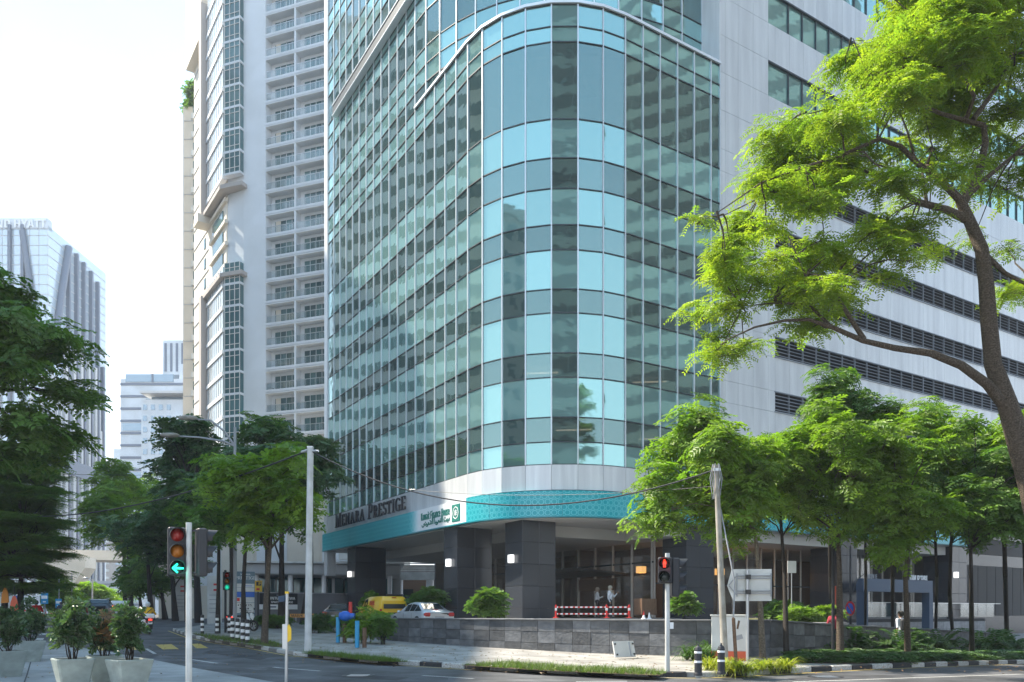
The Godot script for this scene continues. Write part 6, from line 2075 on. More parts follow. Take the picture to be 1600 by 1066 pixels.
	for e in [[1006, "white and red cone beside the lobby's corner mullion", true], [1014.5, "plain white cone beside the lobby's corner mullion", false]]:
		var q := Vector3((e[0] - 800) / 1243.0 * 38, 1.28, -38)
		t = thing("small_cone", e[1], "cone", q)
		var b := MB.new()
		b.lathe([[0.13, 0], [0.12, 0.03], [0.07, 0.06], [0.03, 0.3], [0.0, 0.31]], 10)
		part("cone", b, M.white, t)
		if e[2]:
			b = MB.new()
			b.lathe([[0.052, 0.19], [0.034, 0.3], [0.0, 0.42]], 10)
			part("tip", b, M.red, t)
	# boarded crate on the terrace
	t = thing("crate", "plain brown boarded crate standing behind the lobby's corner glass", "crate", Vector3(6.442, 1.445, -38.500), 0.5)
	cbox("body", Vector3(0, 0.42, 0), Vector3(0.85, 0.78, 0.6), M.timber, t)
	for x in [-0.4, 0.4]: cbox("corner_batten", Vector3(x, 0.42, 0.31), Vector3(0.08, 0.8, 0.03), M.timber, t)
	# cones and barriers down the street on the left
	for e in [[44, 968, 80, "red"], [71, 966, 84, "red"], [80, 966, 86, "orange_red"], [107, 966, 82, "orange_red"]]:
		var x: float = (e[0] - 800) / 1243.0 * e[2]
		t = thing("traffic_cone", ["red traffic cone behind the red-shirted rider", "red traffic cone beneath the blue street sign", "second red cone beneath the blue street sign", "orange cone right of the far dark rider"][[44, 71, 80, 107].find(e[0])], "traffic cone", Vector3(x, ground(x, -e[2]), -e[2]))
		var b := MB.new()
		b.lathe([[0.16, 0.04], [0.03, 0.75], [0.0, 0.76]], 10)
		part("cone", b, M[e[3]], t)
		cbox("foot", Vector3(0, 0.02, 0), Vector3(0.42, 0.04, 0.42), M.black, t)

# ---------------------------------------------------------------- signs
func signs() -> void:
	var eye := Vector3.ZERO
	# back of the direction sign
	var p := Vector3(7.073, 0.120, -23.891)
	var t := thing("direction_sign", "white arrow-shaped direction board seen from behind on a steel post", "sign", p, -0.12)
	pole(t, "post", Vector3.ZERO, Vector3(0, 2.75, 0), 0.045, 0.045, M.steel)
	var b := MB.new()
	b.plate([Vector2(-0.58, 2.28), Vector2(-0.46, 2.74), Vector2(-0.42, 2.78), Vector2(0.72, 2.78), Vector2(0.72, 1.82), Vector2(-0.38, 1.82), Vector2(-0.42, 1.86)], -0.1, -0.08)
	part("board", b, M.off_white, t)
	for y in [2.05, 2.12, 2.5, 2.58]: cbox("bracing_rail", Vector3(0.2, y, -0.055), Vector3(1.0, 0.03, 0.045), M.grey, t)
	for x in [-0.3, 0.7]: cbox("bracing_upright", Vector3(x, 2.3, -0.05), Vector3(0.03, 0.7, 0.03), M.grey, t)
	for e in [[-0.42, 2.44, 0.9], [-0.42, 2.14, -0.9]]: cbox("bracing_diagonal", Vector3(e[0], e[1], -0.055), Vector3(0.36, 0.03, 0.03), M.grey, t, Basis(Vector3.BACK, e[2]))
	for y in [2.09, 2.54]: cbox("clamp", Vector3(0.02, y, 0.0), Vector3(0.14, 0.14, 0.12), M.black, t)
	# yellow notice
	p = Vector3(8.172, 0.120, -26.661)
	t = thing("notice_board", "small yellow notice headed AWAS on a thin post behind the pale trunk", "sign", p)
	pole(t, "post", Vector3(0, 0, -0.03), Vector3(0, 1.3, -0.03), 0.018, 0.018, M.steel)
	cbox("board", Vector3(0, 1.05, 0), Vector3(0.46, 0.46, 0.015), mat("notice_yellow", lin(0.8, 0.68, 0.25), 0.5), t)
	part("lettering", words_mesh("AWAS", 0.085, 0.004, sans_bold), M.black, t, Transform3D(Basis(), Vector3(0, 1.18, 0.01)))
	for k in 3: cbox("text_line", Vector3(0, 1.08 - 0.07 * k, 0.009), Vector3(0.36 - 0.05 * (k % 2), 0.02, 0.004), M.grey, t)
	# no-stopping disc
	p = Vector3(16.349, -0.220, -38.343)
	t = thing("no_stopping_sign", "round blue sign with a red border on a dark post beside the garden lamp", "sign", p, facing(p, eye) - 0.95)
	pole(t, "post", Vector3.ZERO, Vector3(0, 2.6, 0), 0.035, 0.035, M.signal_black)
	var disc := func(r: float, z0: float, z1: float) -> MB:
		var m := MB.new()
		var o := []
		for k in 28: o.append(Vector2(cos(TAU * k / 28) * r, sin(TAU * k / 28) * r))
		m.plate(o, z0, z1, Transform3D(Basis(), Vector3(0, 2.0, 0)))
		return m
	part("border", disc.call(0.36, 0.045, 0.06), M.red, t)
	part("face", disc.call(0.26, 0.06, 0.066), M.blue, t)
	cbox("bar", Vector3(0, 2.0, 0.068), Vector3(0.6, 0.07, 0.006), M.red, t, Basis(Vector3.BACK, -PI / 4))
	# red pull-up banner by the restaurant
	p = Vector3(14.973, 1.273, -37.000)
	t = thing("red_banner", "narrow orange-red banner beside the column left of the brown trunk", "banner", p)
	cbox("cloth", Vector3(0, 1.05, 0), Vector3(0.22, 1.0, 0.02), M.orange_red, t)
	pole(t, "pole", Vector3(0, 0, -0.02), Vector3(0, 1.6, -0.02), 0.015, 0.015, M.steel)
	t = thing("white_notice", "small white notice on a thin post in front of the restaurant glass", "sign", Vector3(11.602, 0.379, -33.000))
	pole(t, "post", Vector3.ZERO, Vector3(0, 3.3, 0), 0.02, 0.02, M.steel)
	cbox("board", Vector3(0, 3.1, 0.03), Vector3(0.36, 0.5, 0.02), M.white, t)
	# directory pylon
	p = Vector3(-16.774, 0.655, -50.000)
	t = thing("directory_pylon", "tall blue-grey tenant directory headed MENARA PRESTIGE beside the parked motorcycles", "sign", p, facing(p, eye) + 0.1)
	var pb := MB.new()
	pb.bbox(Vector3(0, 1.75, 0), Vector3(1.15, 3.5, 0.22), 0.02)
	part("panel", pb, mat("pylon_blue", lin(0.1, 0.17, 0.22), 0.4), t)
	var rows := [[2.62, 0.2, ""], [2.36, 0.2, ""], [2.06, 0.28, "navy"], [1.72, 0.28, ""], [1.38, 0.26, ""], [1.06, 0.28, ""]]
	for r in rows:
		cbox("tenant_strip", Vector3(0, r[0], 0.115), Vector3(1.08, r[1] + 0.04, 0.014), M.blue if r[2] == "navy" else M.off_white, t)
	part("lettering", words_mesh("SPACES.", 0.15, 0.006, sans_bold), M.black, t, Transform3D(Basis(), Vector3(0.05, 1.39, 0.125)))
	var dot := MB.new()
	dot.ball(Vector3(-0.42, 1.39, 0.122), Vector3(0.045, 0.045, 0.006), 6)
	part("round_mark", dot, M.black, t)
	part("lettering", words_mesh("MENARA", 0.1, 0.006, serif), M.white, t, Transform3D(Basis(), Vector3(0, 3.32, 0.115)))
	part("lettering", words_mesh("PRESTIGE", 0.19, 0.006, serif), M.white, t, Transform3D(Basis(), Vector3(0, 3.1, 0.115)))
	cbox("red_mark", Vector3(-0.42, 1.74, 0.125), Vector3(0.16, 0.2, 0.006), M.red, t)
	cbox("blue_line", Vector3(0.1, 2.6, 0.125), Vector3(0.6, 0.04, 0.006), M.blue, t)
	cbox("blue_line", Vector3(0.0, 1.04, 0.125), Vector3(0.7, 0.04, 0.006), M.grey, t)
	# two pale notice pylons farther back
	for e in [[283, 71, 905, 0.95, "tall white notice pylon with two red marks among the far tree trunks"], [335, 58, 900, 1.0, "white tenant board half hidden between the dark trunks"]]:
		var q := Vector3((e[0] - 800) / 1243.0 * e[1], 0, -float(e[1]))
		q.y = ground(q.x, q.z)
		var h: float = 1.6 + (957 - e[2]) / 1243.0 * e[1] - q.y
		t = thing("notice_pylon", e[4], "sign", q, facing(q, eye))
		pb = MB.new()
		pb.bbox(Vector3(0, h * 0.5, 0), Vector3(e[3], h, 0.2), 0.02)
		part("panel", pb, M.off_white, t)
		for k in 2: cbox("red_mark", Vector3(0.1, h * 0.82 - 0.4 * k, 0.105), Vector3(0.34, 0.14, 0.012), M.red, t)
		for k in 5: cbox("text_line", Vector3(0, h * 0.6 - 0.32 * k, 0.105), Vector3(e[3] * 0.7, 0.05, 0.012), M.grey, t)
	# yellow parking board
	p = Vector3(-16.608, 0.686, -52.000)
	t = thing("parking_sign", "yellow parking board with a black P on the ramp wall's corner post", "sign", p, facing(p, eye))
	pole(t, "post", Vector3(0, 0, -0.06), Vector3(0, 3.0, -0.06), 0.04, 0.04, M.signal_black)
	cbox("board", Vector3(0, 2.62, 0), Vector3(0.5, 0.72, 0.04), M.yellow, t)
	cbox("black_field", Vector3(0.05, 2.78, 0.023), Vector3(0.32, 0.26, 0.006), M.black, t)
	part("lettering", words_mesh("P", 0.2, 0.006, sans_bold), M.yellow, t, Transform3D(Basis(), Vector3(0.1, 2.78, 0.029)))
	cbox("red_mark", Vector3(0, 2.42, 0.023), Vector3(0.2, 0.14, 0.006), M.red, t)
	# entrance arrow board
	p = Vector3(-13.722, 0.656, -52.000)
	t = thing("entrance_board", "long orange MASUK arrow board low on the ramp wall behind the white pole", "sign", Vector3(p.x, 1.38, p.z), 0.1)
	pole(t, "post", Vector3(-0.4, -0.5, -0.04), Vector3(-0.4, 0, -0.04), 0.03, 0.03, M.steel)
	cbox("board", Vector3.ZERO, Vector3(1.55, 0.24, 0.04), mat("board_orange", lin(0.7, 0.33, 0.08), 0.5), t)
	part("lettering", words_mesh("MASUK", 0.16, 0.008, sans_bold), M.black, t, Transform3D(Basis(), Vector3(-0.32, 0.0, 0.024)))
	for k in 2:
		for sg in [-1.0, 1.0]: cbox("chevron", Vector3(0.5 + 0.14 * k, 0.045 * sg, 0.024), Vector3(0.12, 0.03, 0.008), M.black, t, Basis(Vector3.BACK, -0.7 * sg))
	# slim post with a blue street plate and a yellow marker
	p = Vector3(-5.020, 0.050, -17.676)
	t = thing("street_plate_post", "slim grey post with a blue street plate and an orange marker in the foreground", "sign", p)
	var hp := (1.6 - p.y) + (957 - 928) / 1243.0 * -p.z
	pole(t, "post", Vector3.ZERO, Vector3(0.02, hp, 0), 0.038, 0.034, M.steel)
	cbox("post_cap", Vector3(0.02, hp + 0.025, 0), Vector3(0.075, 0.05, 0.075), M.yellow, t)
	cbox("street_plate", Vector3(-0.08, hp - 0.11, 0.02), Vector3(0.2, 0.13, 0.02), M.navy, t, Basis(Vector3.UP, 0.9) * Basis(Vector3.BACK, 0.15))
	var mk := MB.new()
	mk.plate([Vector2(-0.03, -0.16), Vector2(0.05, -0.1), Vector2(0.05, 0.14), Vector2(0.0, 0.24), Vector2(-0.03, 0.2)], -0.02, 0.02, Transform3D(Basis(), Vector3(0.07, hp - 0.92, 0.02)))
	part("orange_marker", mk, M.yellow, t)
	cbox("marker_bracket", Vector3(-0.02, hp - 0.95, 0), Vector3(0.11, 0.55, 0.07), M.steel, t)
	# far street: hoarding and hanging blue banners
	p = Vector3(-47.315, 0.913, -78.000)
	t = thing("site_hoarding", "blue and white site hoarding behind the red-shirted rider", "hoarding", p, 0.35)
	cbox("blue_panel", Vector3(-0.9, 1.65, 0), Vector3(0.85, 1.35, 0.06), M.blue, t)
	cbox("white_panel", Vector3(0.2, 1.65, 0), Vector3(1.35, 1.35, 0.06), M.white, t)
	cbox("white_panel", Vector3(-1.65, 1.65, 0), Vector3(0.6, 1.35, 0.06), M.off_white, t)
	for x in [-1.9, -0.45, 0.8]: cbox("post", Vector3(x, 1.0, -0.06), Vector3(0.08, 2.1, 0.08), M.steel, t)
	cbox("red_plinth", Vector3(-0.3, 0.85, 0), Vector3(2.6, 0.12, 0.08), M.red, t)
	cbox("white_mark", Vector3(-0.9, 1.85, 0.035), Vector3(0.14, 0.26, 0.01), M.white, t)
	for e in [[70, 80, 927, 944, "blue street banner with a white cross-shaped mark on a thin post"], [92, 92, 936, 950, "pale blue street banner right of the far dark rider's helmet"], [112, 96, 941, 953, "small pale blue street banner before the viaduct pier"], [141, 112, 945, 953, "tiny pale blue board beyond the dark car"]]:
		var d: float = e[1]
		var x: float = (e[0] - 800) / 1243.0 * d
		var q := Vector3(x, ground(x, -d), -d)
		var y0: float = 1.6 + (957 - e[3]) / 1243.0 * d - q.y
		var y1: float = 1.6 + (957 - e[2]) / 1243.0 * d - q.y
		t = thing("street_banner", e[4], "banner", q, 0, "blue banners along the far street")
		pole(t, "post", Vector3.ZERO, Vector3(0, y1 + (3.5 if e[0] > 80 and e[0] < 120 else 0.2), 0), 0.06, 0.05, M.grey)
		cbox("banner", Vector3(0, (y0 + y1) * 0.5, 0.08), Vector3(0.72, y1 - y0, 0.04), M.sky_blue, t)
		cbox("white_panel", Vector3(0, lerpf(y0, y1, 0.62), 0.104), Vector3(0.6, (y1 - y0) * 0.28, 0.01), M.white, t)
		cbox("white_mark", Vector3(0, lerpf(y0, y1, 0.2), 0.104), Vector3(0.3, 0.12, 0.01), M.white, t)

# ---------------------------------------------------------------- vehicles and people
func figure(bones: Array, cell: float, k := 0.035) -> MB:   # one continuous body: smooth union of tapered capsules, meshed as surface nets
	var lo := Vector3.ONE * 1e9
	var hi := -lo
	for b in bones:
		for e in [[b[0], b[2]], [b[1], b[3]]]:
			lo = lo.min(e[0] - Vector3.ONE * (e[1] + cell * 3))
			hi = hi.max(e[0] + Vector3.ONE * (e[1] + cell * 3))
	var nx := int((hi.x - lo.x) / cell) + 2
	var ny := int((hi.y - lo.y) / cell) + 2
	var nz := int((hi.z - lo.z) / cell) + 2
	var f := PackedFloat32Array()
	f.resize(nx * ny * nz)
	f.fill(1.0)
	var who := PackedByteArray()
	who.resize(nx * ny * nz)
	var near := PackedFloat32Array()
	near.resize(nx * ny * nz)
	near.fill(9.0)
	for bi in bones.size():
		var b: Array = bones[bi]
		var a: Vector3 = b[0]
		var d: Vector3 = b[1] - b[0]
		var dd := maxf(d.length_squared(), 1e-6)
		var rm := maxf(b[2], b[3]) + k + cell * 2
		var p0: Vector3 = (a.min(b[1]) - Vector3.ONE * rm - lo) / cell
		var p1: Vector3 = (a.max(b[1]) + Vector3.ONE * rm - lo) / cell
		for z in range(maxi(0, int(p0.z)), mini(nz, int(p1.z) + 2)):
			for y in range(maxi(0, int(p0.y)), mini(ny, int(p1.y) + 2)):
				for x in range(maxi(0, int(p0.x)), mini(nx, int(p1.x) + 2)):
					var q := lo + Vector3(x, y, z) * cell - a
					var t := clampf(q.dot(d) / dd, 0, 1)
					var v: float = (q - d * t).length() - lerpf(b[2], b[3], t)
					var i := (z * ny + y) * nx + x
					if v < near[i]:
						near[i] = v
						who[i] = bi
					var o := f[i]
					var h := maxf(k - absf(o - v), 0.0) / k
					f[i] = minf(o, v) - h * h * k * 0.25
	var vid := {}
	var pos := []
	var nor := []
	var own := []
	var corner := [0, 1, nx, nx + 1, nx * ny, nx * ny + 1, nx * ny + nx, nx * ny + nx + 1]
	var edges := [[0, 1], [2, 3], [4, 5], [6, 7], [0, 2], [1, 3], [4, 6], [5, 7], [0, 4], [1, 5], [2, 6], [3, 7]]
	for z in nz - 1:
		for y in ny - 1:
			for x in nx - 1:
				var i := (z * ny + y) * nx + x
				var inside := 0
				for c in corner:
					if f[i + c] < 0: inside += 1
				if inside == 0 or inside == 8: continue
				var s := Vector3.ZERO
				var n := 0
				for e in edges:
					var u := f[i + corner[e[0]]]
					var w := f[i + corner[e[1]]]
					if (u < 0) == (w < 0): continue
					var t := u / (u - w)
					var ca := Vector3(e[0] & 1, (e[0] >> 1) & 1, e[0] >> 2)
					var cb := Vector3(e[1] & 1, (e[1] >> 1) & 1, e[1] >> 2)
					s += ca.lerp(cb, t)
					n += 1
				vid[i] = pos.size()
				pos.append(lo + (Vector3(x, y, z) + s / n) * cell)
				nor.append(Vector3.ZERO)
				own.append(who[i])
	var faces := []
	for i in vid:
		var x: int = i % nx
		var y: int = (i / nx) % ny
		var z: int = i / (nx * ny)
		for ax in 3:
			var st: int = [1, nx, nx * ny][ax]
			var u: int = [nx, nx * ny, 1][ax]
			var w: int = [nx * ny, 1, nx][ax]
			if [y, z, x][ax] == 0 or [z, x, y][ax] == 0: continue
			if (f[i] < 0) == (f[i + st] < 0): continue
			if not (vid.has(i - u) and vid.has(i - w) and vid.has(i - u - w)): continue
			var q := [vid[i], vid[i - u], vid[i - u - w], vid[i - w]]
			if f[i] < 0: q.reverse()
			q.reverse()
			faces.append(q)
			var nn: Vector3 = (pos[q[2]] - pos[q[0]]).cross(pos[q[3]] - pos[q[1]])
			for e in q: nor[e] += nn
	var m := MB.new()
	for q in faces:
		m.col = bones[own[q[0]]][4]
		m.quad_n([pos[q[0]], pos[q[1]], pos[q[2]], pos[q[3]]], [nor[q[0]].normalized(), nor[q[1]].normalized(), nor[q[2]].normalized(), nor[q[3]].normalized()])
	return m

const SKIN := Color(0.3, 0.17, 0.105)
const HAIR := Color(0.015, 0.012, 0.01)

func hands(m: MB, list: Array) -> void:   # five short tapering fingers from each palm
	for h in list:
		var w: Vector3 = h[0]
		var d: Vector3 = h[1].normalized()
		var s := d.cross(Vector3.FORWARD if absf(d.z) < 0.8 else Vector3.UP).normalized()
		var pl := d.cross(s)
		m.col = SKIN
		for k in 4:
			var o := w + d * 0.06 + s * (0.026 - 0.0175 * k)
			var l: float = [0.07, 0.08, 0.075, 0.058][k]
			m.tube([o, o + d * l * 0.55 + pl * 0.008, o + d * l * 0.9 + pl * 0.03], [0.009, 0.0085, 0.007], 6)
		m.tube([w + s * 0.025, w + s * 0.05 + d * 0.035, w + s * 0.052 + d * 0.07 + pl * 0.01], [0.011, 0.01, 0.008], 6)

func head_bones(c: Vector3, hair: Color, cover := false) -> Array:
	var o := [[c + Vector3(0, 0.02, -0.01), c + Vector3(0, 0.035, 0.015), 0.095, 0.088, hair if cover else SKIN], [c + Vector3(0, -0.07, 0.035), c + Vector3(0, -0.03, 0.03), 0.052, 0.066, SKIN], [c + Vector3(0, -0.005, 0.1), c + Vector3(0, -0.022, 0.112), 0.012, 0.016, SKIN], [c + Vector3(0, 0.055, -0.03), c + Vector3(0, 0.06, 0.025), 0.094, 0.085, hair], [c + Vector3(0, -0.01, -0.05), c + Vector3(0, 0.04, -0.04), 0.075, 0.08, hair]]
	if not cover:
		for s in [-1.0, 1.0]: o.append([c + Vector3(s * 0.093, -0.012, 0.0), c + Vector3(s * 0.097, 0.015, -0.008), 0.014, 0.017, SKIN])
	return o

func standing(shirt: Color, legs: Color, hair: Color, stride: float, arms: int, cover := false) -> MB:
	var shoe := Color(0.03, 0.03, 0.03)
	var b := []
	for s in [-1.0, 1.0]:
		var z: float = stride * s
		b.append([Vector3(s * 0.085, 0.9, 0), Vector3(s * 0.095, 0.5, z * 0.55 + 0.03), 0.085, 0.058, legs])
		b.append([Vector3(s * 0.095, 0.5, z * 0.55 + 0.03), Vector3(s * 0.095, 0.09 + 0.05 * maxf(0, -z) * 3, z - 0.01), 0.056, 0.042, legs])
		b.append([Vector3(s * 0.095, 0.05 + 0.05 * maxf(0, -z) * 3, z - 0.03), Vector3(s * 0.105, 0.035, z + 0.15), 0.042, 0.034, shoe])
		var el := Vector3(s * 0.25, 1.1, -z * 0.5 - 0.03)
		var wr := Vector3(s * 0.24, 0.86, -z * 0.7 + 0.06)
		if arms == 1:
			el = Vector3(s * 0.22, 1.12, 0.08)
			wr = Vector3(s * 0.1, 1.2, 0.3)
		if arms == 2 and s > 0:
			el = Vector3(0.22, 1.15, 0.16)
			wr = Vector3(0.16, 1.33, 0.36)
		b.append([Vector3(s * 0.17, 1.39, 0), el, 0.058, 0.044, shirt])
		b.append([el, wr, 0.04, 0.03, SKIN if hair == HAIR else shirt])
		b.append([wr, wr + (wr - el).normalized() * 0.07, 0.032, 0.034, SKIN])
	b.append_array([[Vector3(-0.06, 0.94, 0), Vector3(0.06, 0.94, 0), 0.11, 0.11, legs], [Vector3(0, 1.0, 0), Vector3(0, 1.2, 0.01), 0.125, 0.13, shirt], [Vector3(-0.09, 1.32, 0.0), Vector3(0.09, 1.32, 0.0), 0.11, 0.11, shirt], [Vector3(-0.15, 1.4, 0), Vector3(0.15, 1.4, 0), 0.062, 0.062, shirt], [Vector3(0, 1.42, 0), Vector3(0, 1.52, 0.015), 0.056, 0.052, hair if cover else SKIN]])
	if cover: b.append([Vector3(0, 1.4, 0.0), Vector3(0, 1.5, 0.0), 0.13, 0.09, hair])
	b.append_array(head_bones(Vector3(0, 1.6, 0.02), hair, cover))
	var m := figure(b, 0.021)
	var hl := []
	for i in b.size():
		if absf(b[i][2] - 0.032) < 0.0001 and absf(b[i][3] - 0.034) < 0.0001: hl.append([b[i][0], b[i][1] - b[i][0]])
	hands(m, hl)
	return m

func riding(shirt: Color, legs: Color, helmet: Color) -> MB:
	var b := []
	var hl := []
	for s in [-1.0, 1.0]:
		b.append([Vector3(s * 0.1, 0.84, -0.12), Vector3(s * 0.24, 0.74, 0.3), 0.1, 0.065, legs])
		b.append([Vector3(s * 0.24, 0.74, 0.3), Vector3(s * 0.2, 0.33, 0.12), 0.062, 0.045, legs])
		b.append([Vector3(s * 0.2, 0.3, 0.1), Vector3(s * 0.22, 0.28, 0.28), 0.045, 0.036, Color(0.03, 0.03, 0.03)])
		var el := Vector3(s * 0.38, 1.06, 0.14)
		var wr := Vector3(s * 0.33, 1.03, 0.42)
		b.append([Vector3(s * 0.2, 1.32, 0.02), el, 0.07, 0.048, shirt])
		b.append([el, wr, 0.044, 0.032, SKIN])
		b.append([wr, wr + Vector3(0, -0.01, 0.07), 0.034, 0.034, SKIN])
		hl.append([wr, Vector3(-s * 0.3, -0.2, 1)])
	b.append_array([[Vector3(-0.09, 0.86, -0.14), Vector3(0.09, 0.86, -0.14), 0.14, 0.14, legs], [Vector3(0, 0.95, -0.12), Vector3(0, 1.15, -0.05), 0.15, 0.16, shirt], [Vector3(-0.12, 1.25, 0.0), Vector3(0.12, 1.25, 0.0), 0.14, 0.14, shirt], [Vector3(-0.18, 1.33, 0.02), Vector3(0.18, 1.33, 0.02), 0.075, 0.075, shirt], [Vector3(0, 1.36, 0.04), Vector3(0, 1.46, 0.07), 0.06, 0.056, SKIN]])
	b.append_array(head_bones(Vector3(0, 1.54, 0.09), helmet))
	b.append([Vector3(0, 1.57, 0.07), Vector3(0, 1.59, 0.11), 0.132, 0.128, helmet])
	var m := figure(b, 0.021)
	hands(m, hl)
	return m

func motorcycle(called: String, label: String, at: Vector3, turn: float, paint: String, box := "", group := "") -> Node3D:
	var t := thing(called, label, "motorcycle", at, turn, group)
	for e in [[0.62, 0.3], [-0.62, 0.3]]:
		var w := Node3D.new()
		w.name = "wheel"
		t.add_child(w, true)
		w.transform = Transform3D(Basis(Vector3.BACK, PI / 2), Vector3(0, e[1], e[0]))
		var b := MB.new()
		b.lathe([[0.2, -0.035], [0.26, -0.055], [0.3, -0.03], [0.305, 0.0], [0.3, 0.03], [0.26, 0.055], [0.2, 0.035]], 20)
		part("tyre", b, M.rubber, w)
		b = MB.new()
		b.lathe([[0.03, -0.05], [0.05, 0.05]], 10)
		for k in 5: b.box(Vector3(cos(TAU * k / 5) * 0.11, 0, sin(TAU * k / 5) * 0.11), Vector3(0.2, 0.03, 0.03), Basis(Vector3.UP, -TAU * k / 5))
		b.lathe([[0.19, -0.03], [0.215, 0.0], [0.19, 0.03]], 20)
		part("rim", b, M.steel, w)
	var b := MB.new()
	b.tube([Vector3(0, 0.62, 0.34), Vector3(0, 0.78, 0.2), Vector3(0, 0.72, -0.05)], [0.06, 0.14, 0.09], 10)
	b.tube([Vector3(0, 0.72, -0.2), Vector3(0, 0.76, -0.62), Vector3(0, 0.84, -0.85)], [0.1, 0.09, 0.04], 8)
	b.tube([Vector3(0, 0.98, 0.42), Vector3(0, 0.8, 0.52), Vector3(0, 0.62, 0.5)], [0.08, 0.13, 0.06], 10)
	part("fairing", b, M[paint], t)
	b = MB.new()
	b.bbox(Vector3(0, 0.8, -0.33), Vector3(0.26, 0.09, 0.75), 0.03)
	part("seat", b, M.rubber, t)
	b = MB.new()
	b.bbox(Vector3(0, 0.42, 0.0), Vector3(0.26, 0.34, 0.42), 0.05)
	part("engine", b, M.steel, t)
	b = MB.new()
	for s in [-1.0, 1.0]:
		b.tube([Vector3(s * 0.08, 0.3, 0.62), Vector3(s * 0.07, 0.95, 0.42)], [0.025, 0.025], 6)
		b.tube([Vector3(s * 0.1, 0.3, -0.62), Vector3(s * 0.08, 0.5, -0.05)], [0.025, 0.03], 6)
	part("fork", b, M.signal_black, t)
	b = MB.new()
	b.tube([Vector3(-0.36, 1.0, 0.36), Vector3(-0.12, 1.02, 0.42), Vector3(0.12, 1.02, 0.42), Vector3(0.36, 1.0, 0.36)], [0.017, 0.015, 0.015, 0.017], 6)
	part("handlebar", b, M.signal_black, t)
	for s in [-1.0, 1.0]:
		b = MB.new()
		b.tube([Vector3(s * 0.25, 1.02, 0.4), Vector3(s * 0.33, 1.2, 0.38)], [0.008, 0.008], 5)
		b.ball(Vector3(s * 0.35, 1.23, 0.37), Vector3(0.07, 0.05, 0.02), 6)
		part("mirror", b, M.signal_black, t)
	b = MB.new()
	b.tube([Vector3(0.15, 0.3, 0.1), Vector3(0.17, 0.34, -0.4), Vector3(0.19, 0.46, -0.8)], [0.03, 0.05, 0.055], 8)
	part("exhaust", b, M.steel, t)
	cbox("tail_light", Vector3(0, 0.76, -0.86), Vector3(0.18, 0.08, 0.05), M.tail_lit, t)
	cbox("number_plate", Vector3(0, 0.6, -0.88), Vector3(0.2, 0.13, 0.02), M.white if box else M.black, t)
	b = MB.new()
	b.ball(Vector3(0, 0.88, 0.56), Vector3(0.09, 0.09, 0.06), 8)
	part("headlight", b, M.off_white, t)
	cbox("mudguard", Vector3(0, 0.55, -0.72), Vector3(0.14, 0.05, 0.4), M.signal_black, t, Basis(Vector3.RIGHT, 0.5))
	if box:
		b = MB.new()
		b.bbox(Vector3(0, 0.96, -0.72), Vector3(0.44, 0.24, 0.36), 0.04)
		part("top_box", b, M[box], t)
		b = MB.new()
		b.bbox(Vector3(0.3, 0.62, -0.6), Vector3(0.18, 0.34, 0.42), 0.04)
		part("pannier", b, M[box], t)
	return t

func rider(label: String, m: MB, at: Vector3, turn: float, bag := false) -> void:
	var t := thing("person", label, "person", at, turn)
	part("body", m, M.skin_cloth, t)
	if bag:
		var b := MB.new()
		b.tube([Vector3(-0.2, 1.36, -0.08), Vector3(0, 1.2, -0.215), Vector3(0.17, 1.0, -0.2)], [0.02, 0.022, 0.02], 6)
		part("bag_strap", b, M.signal_black, t)

func wheel(parent: Node3D, at: Vector3, r: float) -> void:
	var w := Node3D.new()
	w.name = "wheel"
	parent.add_child(w, true)
	w.transform = Transform3D(Basis(Vector3.BACK, PI / 2), at)
	var b := MB.new()
	b.lathe([[r * 0.62, -0.09], [r * 0.93, -0.1], [r, -0.07], [r, 0.07], [r * 0.93, 0.1], [r * 0.62, 0.09]], 24)
	part("tyre", b, M.rubber, w)
	b = MB.new()
	b.lathe([[r * 0.64, -0.085], [r * 0.5, -0.05], [0.05, -0.06], [0.05, 0.06], [r * 0.5, 0.05], [r * 0.64, 0.085]], 24)
	part("rim", b, M.steel, w)

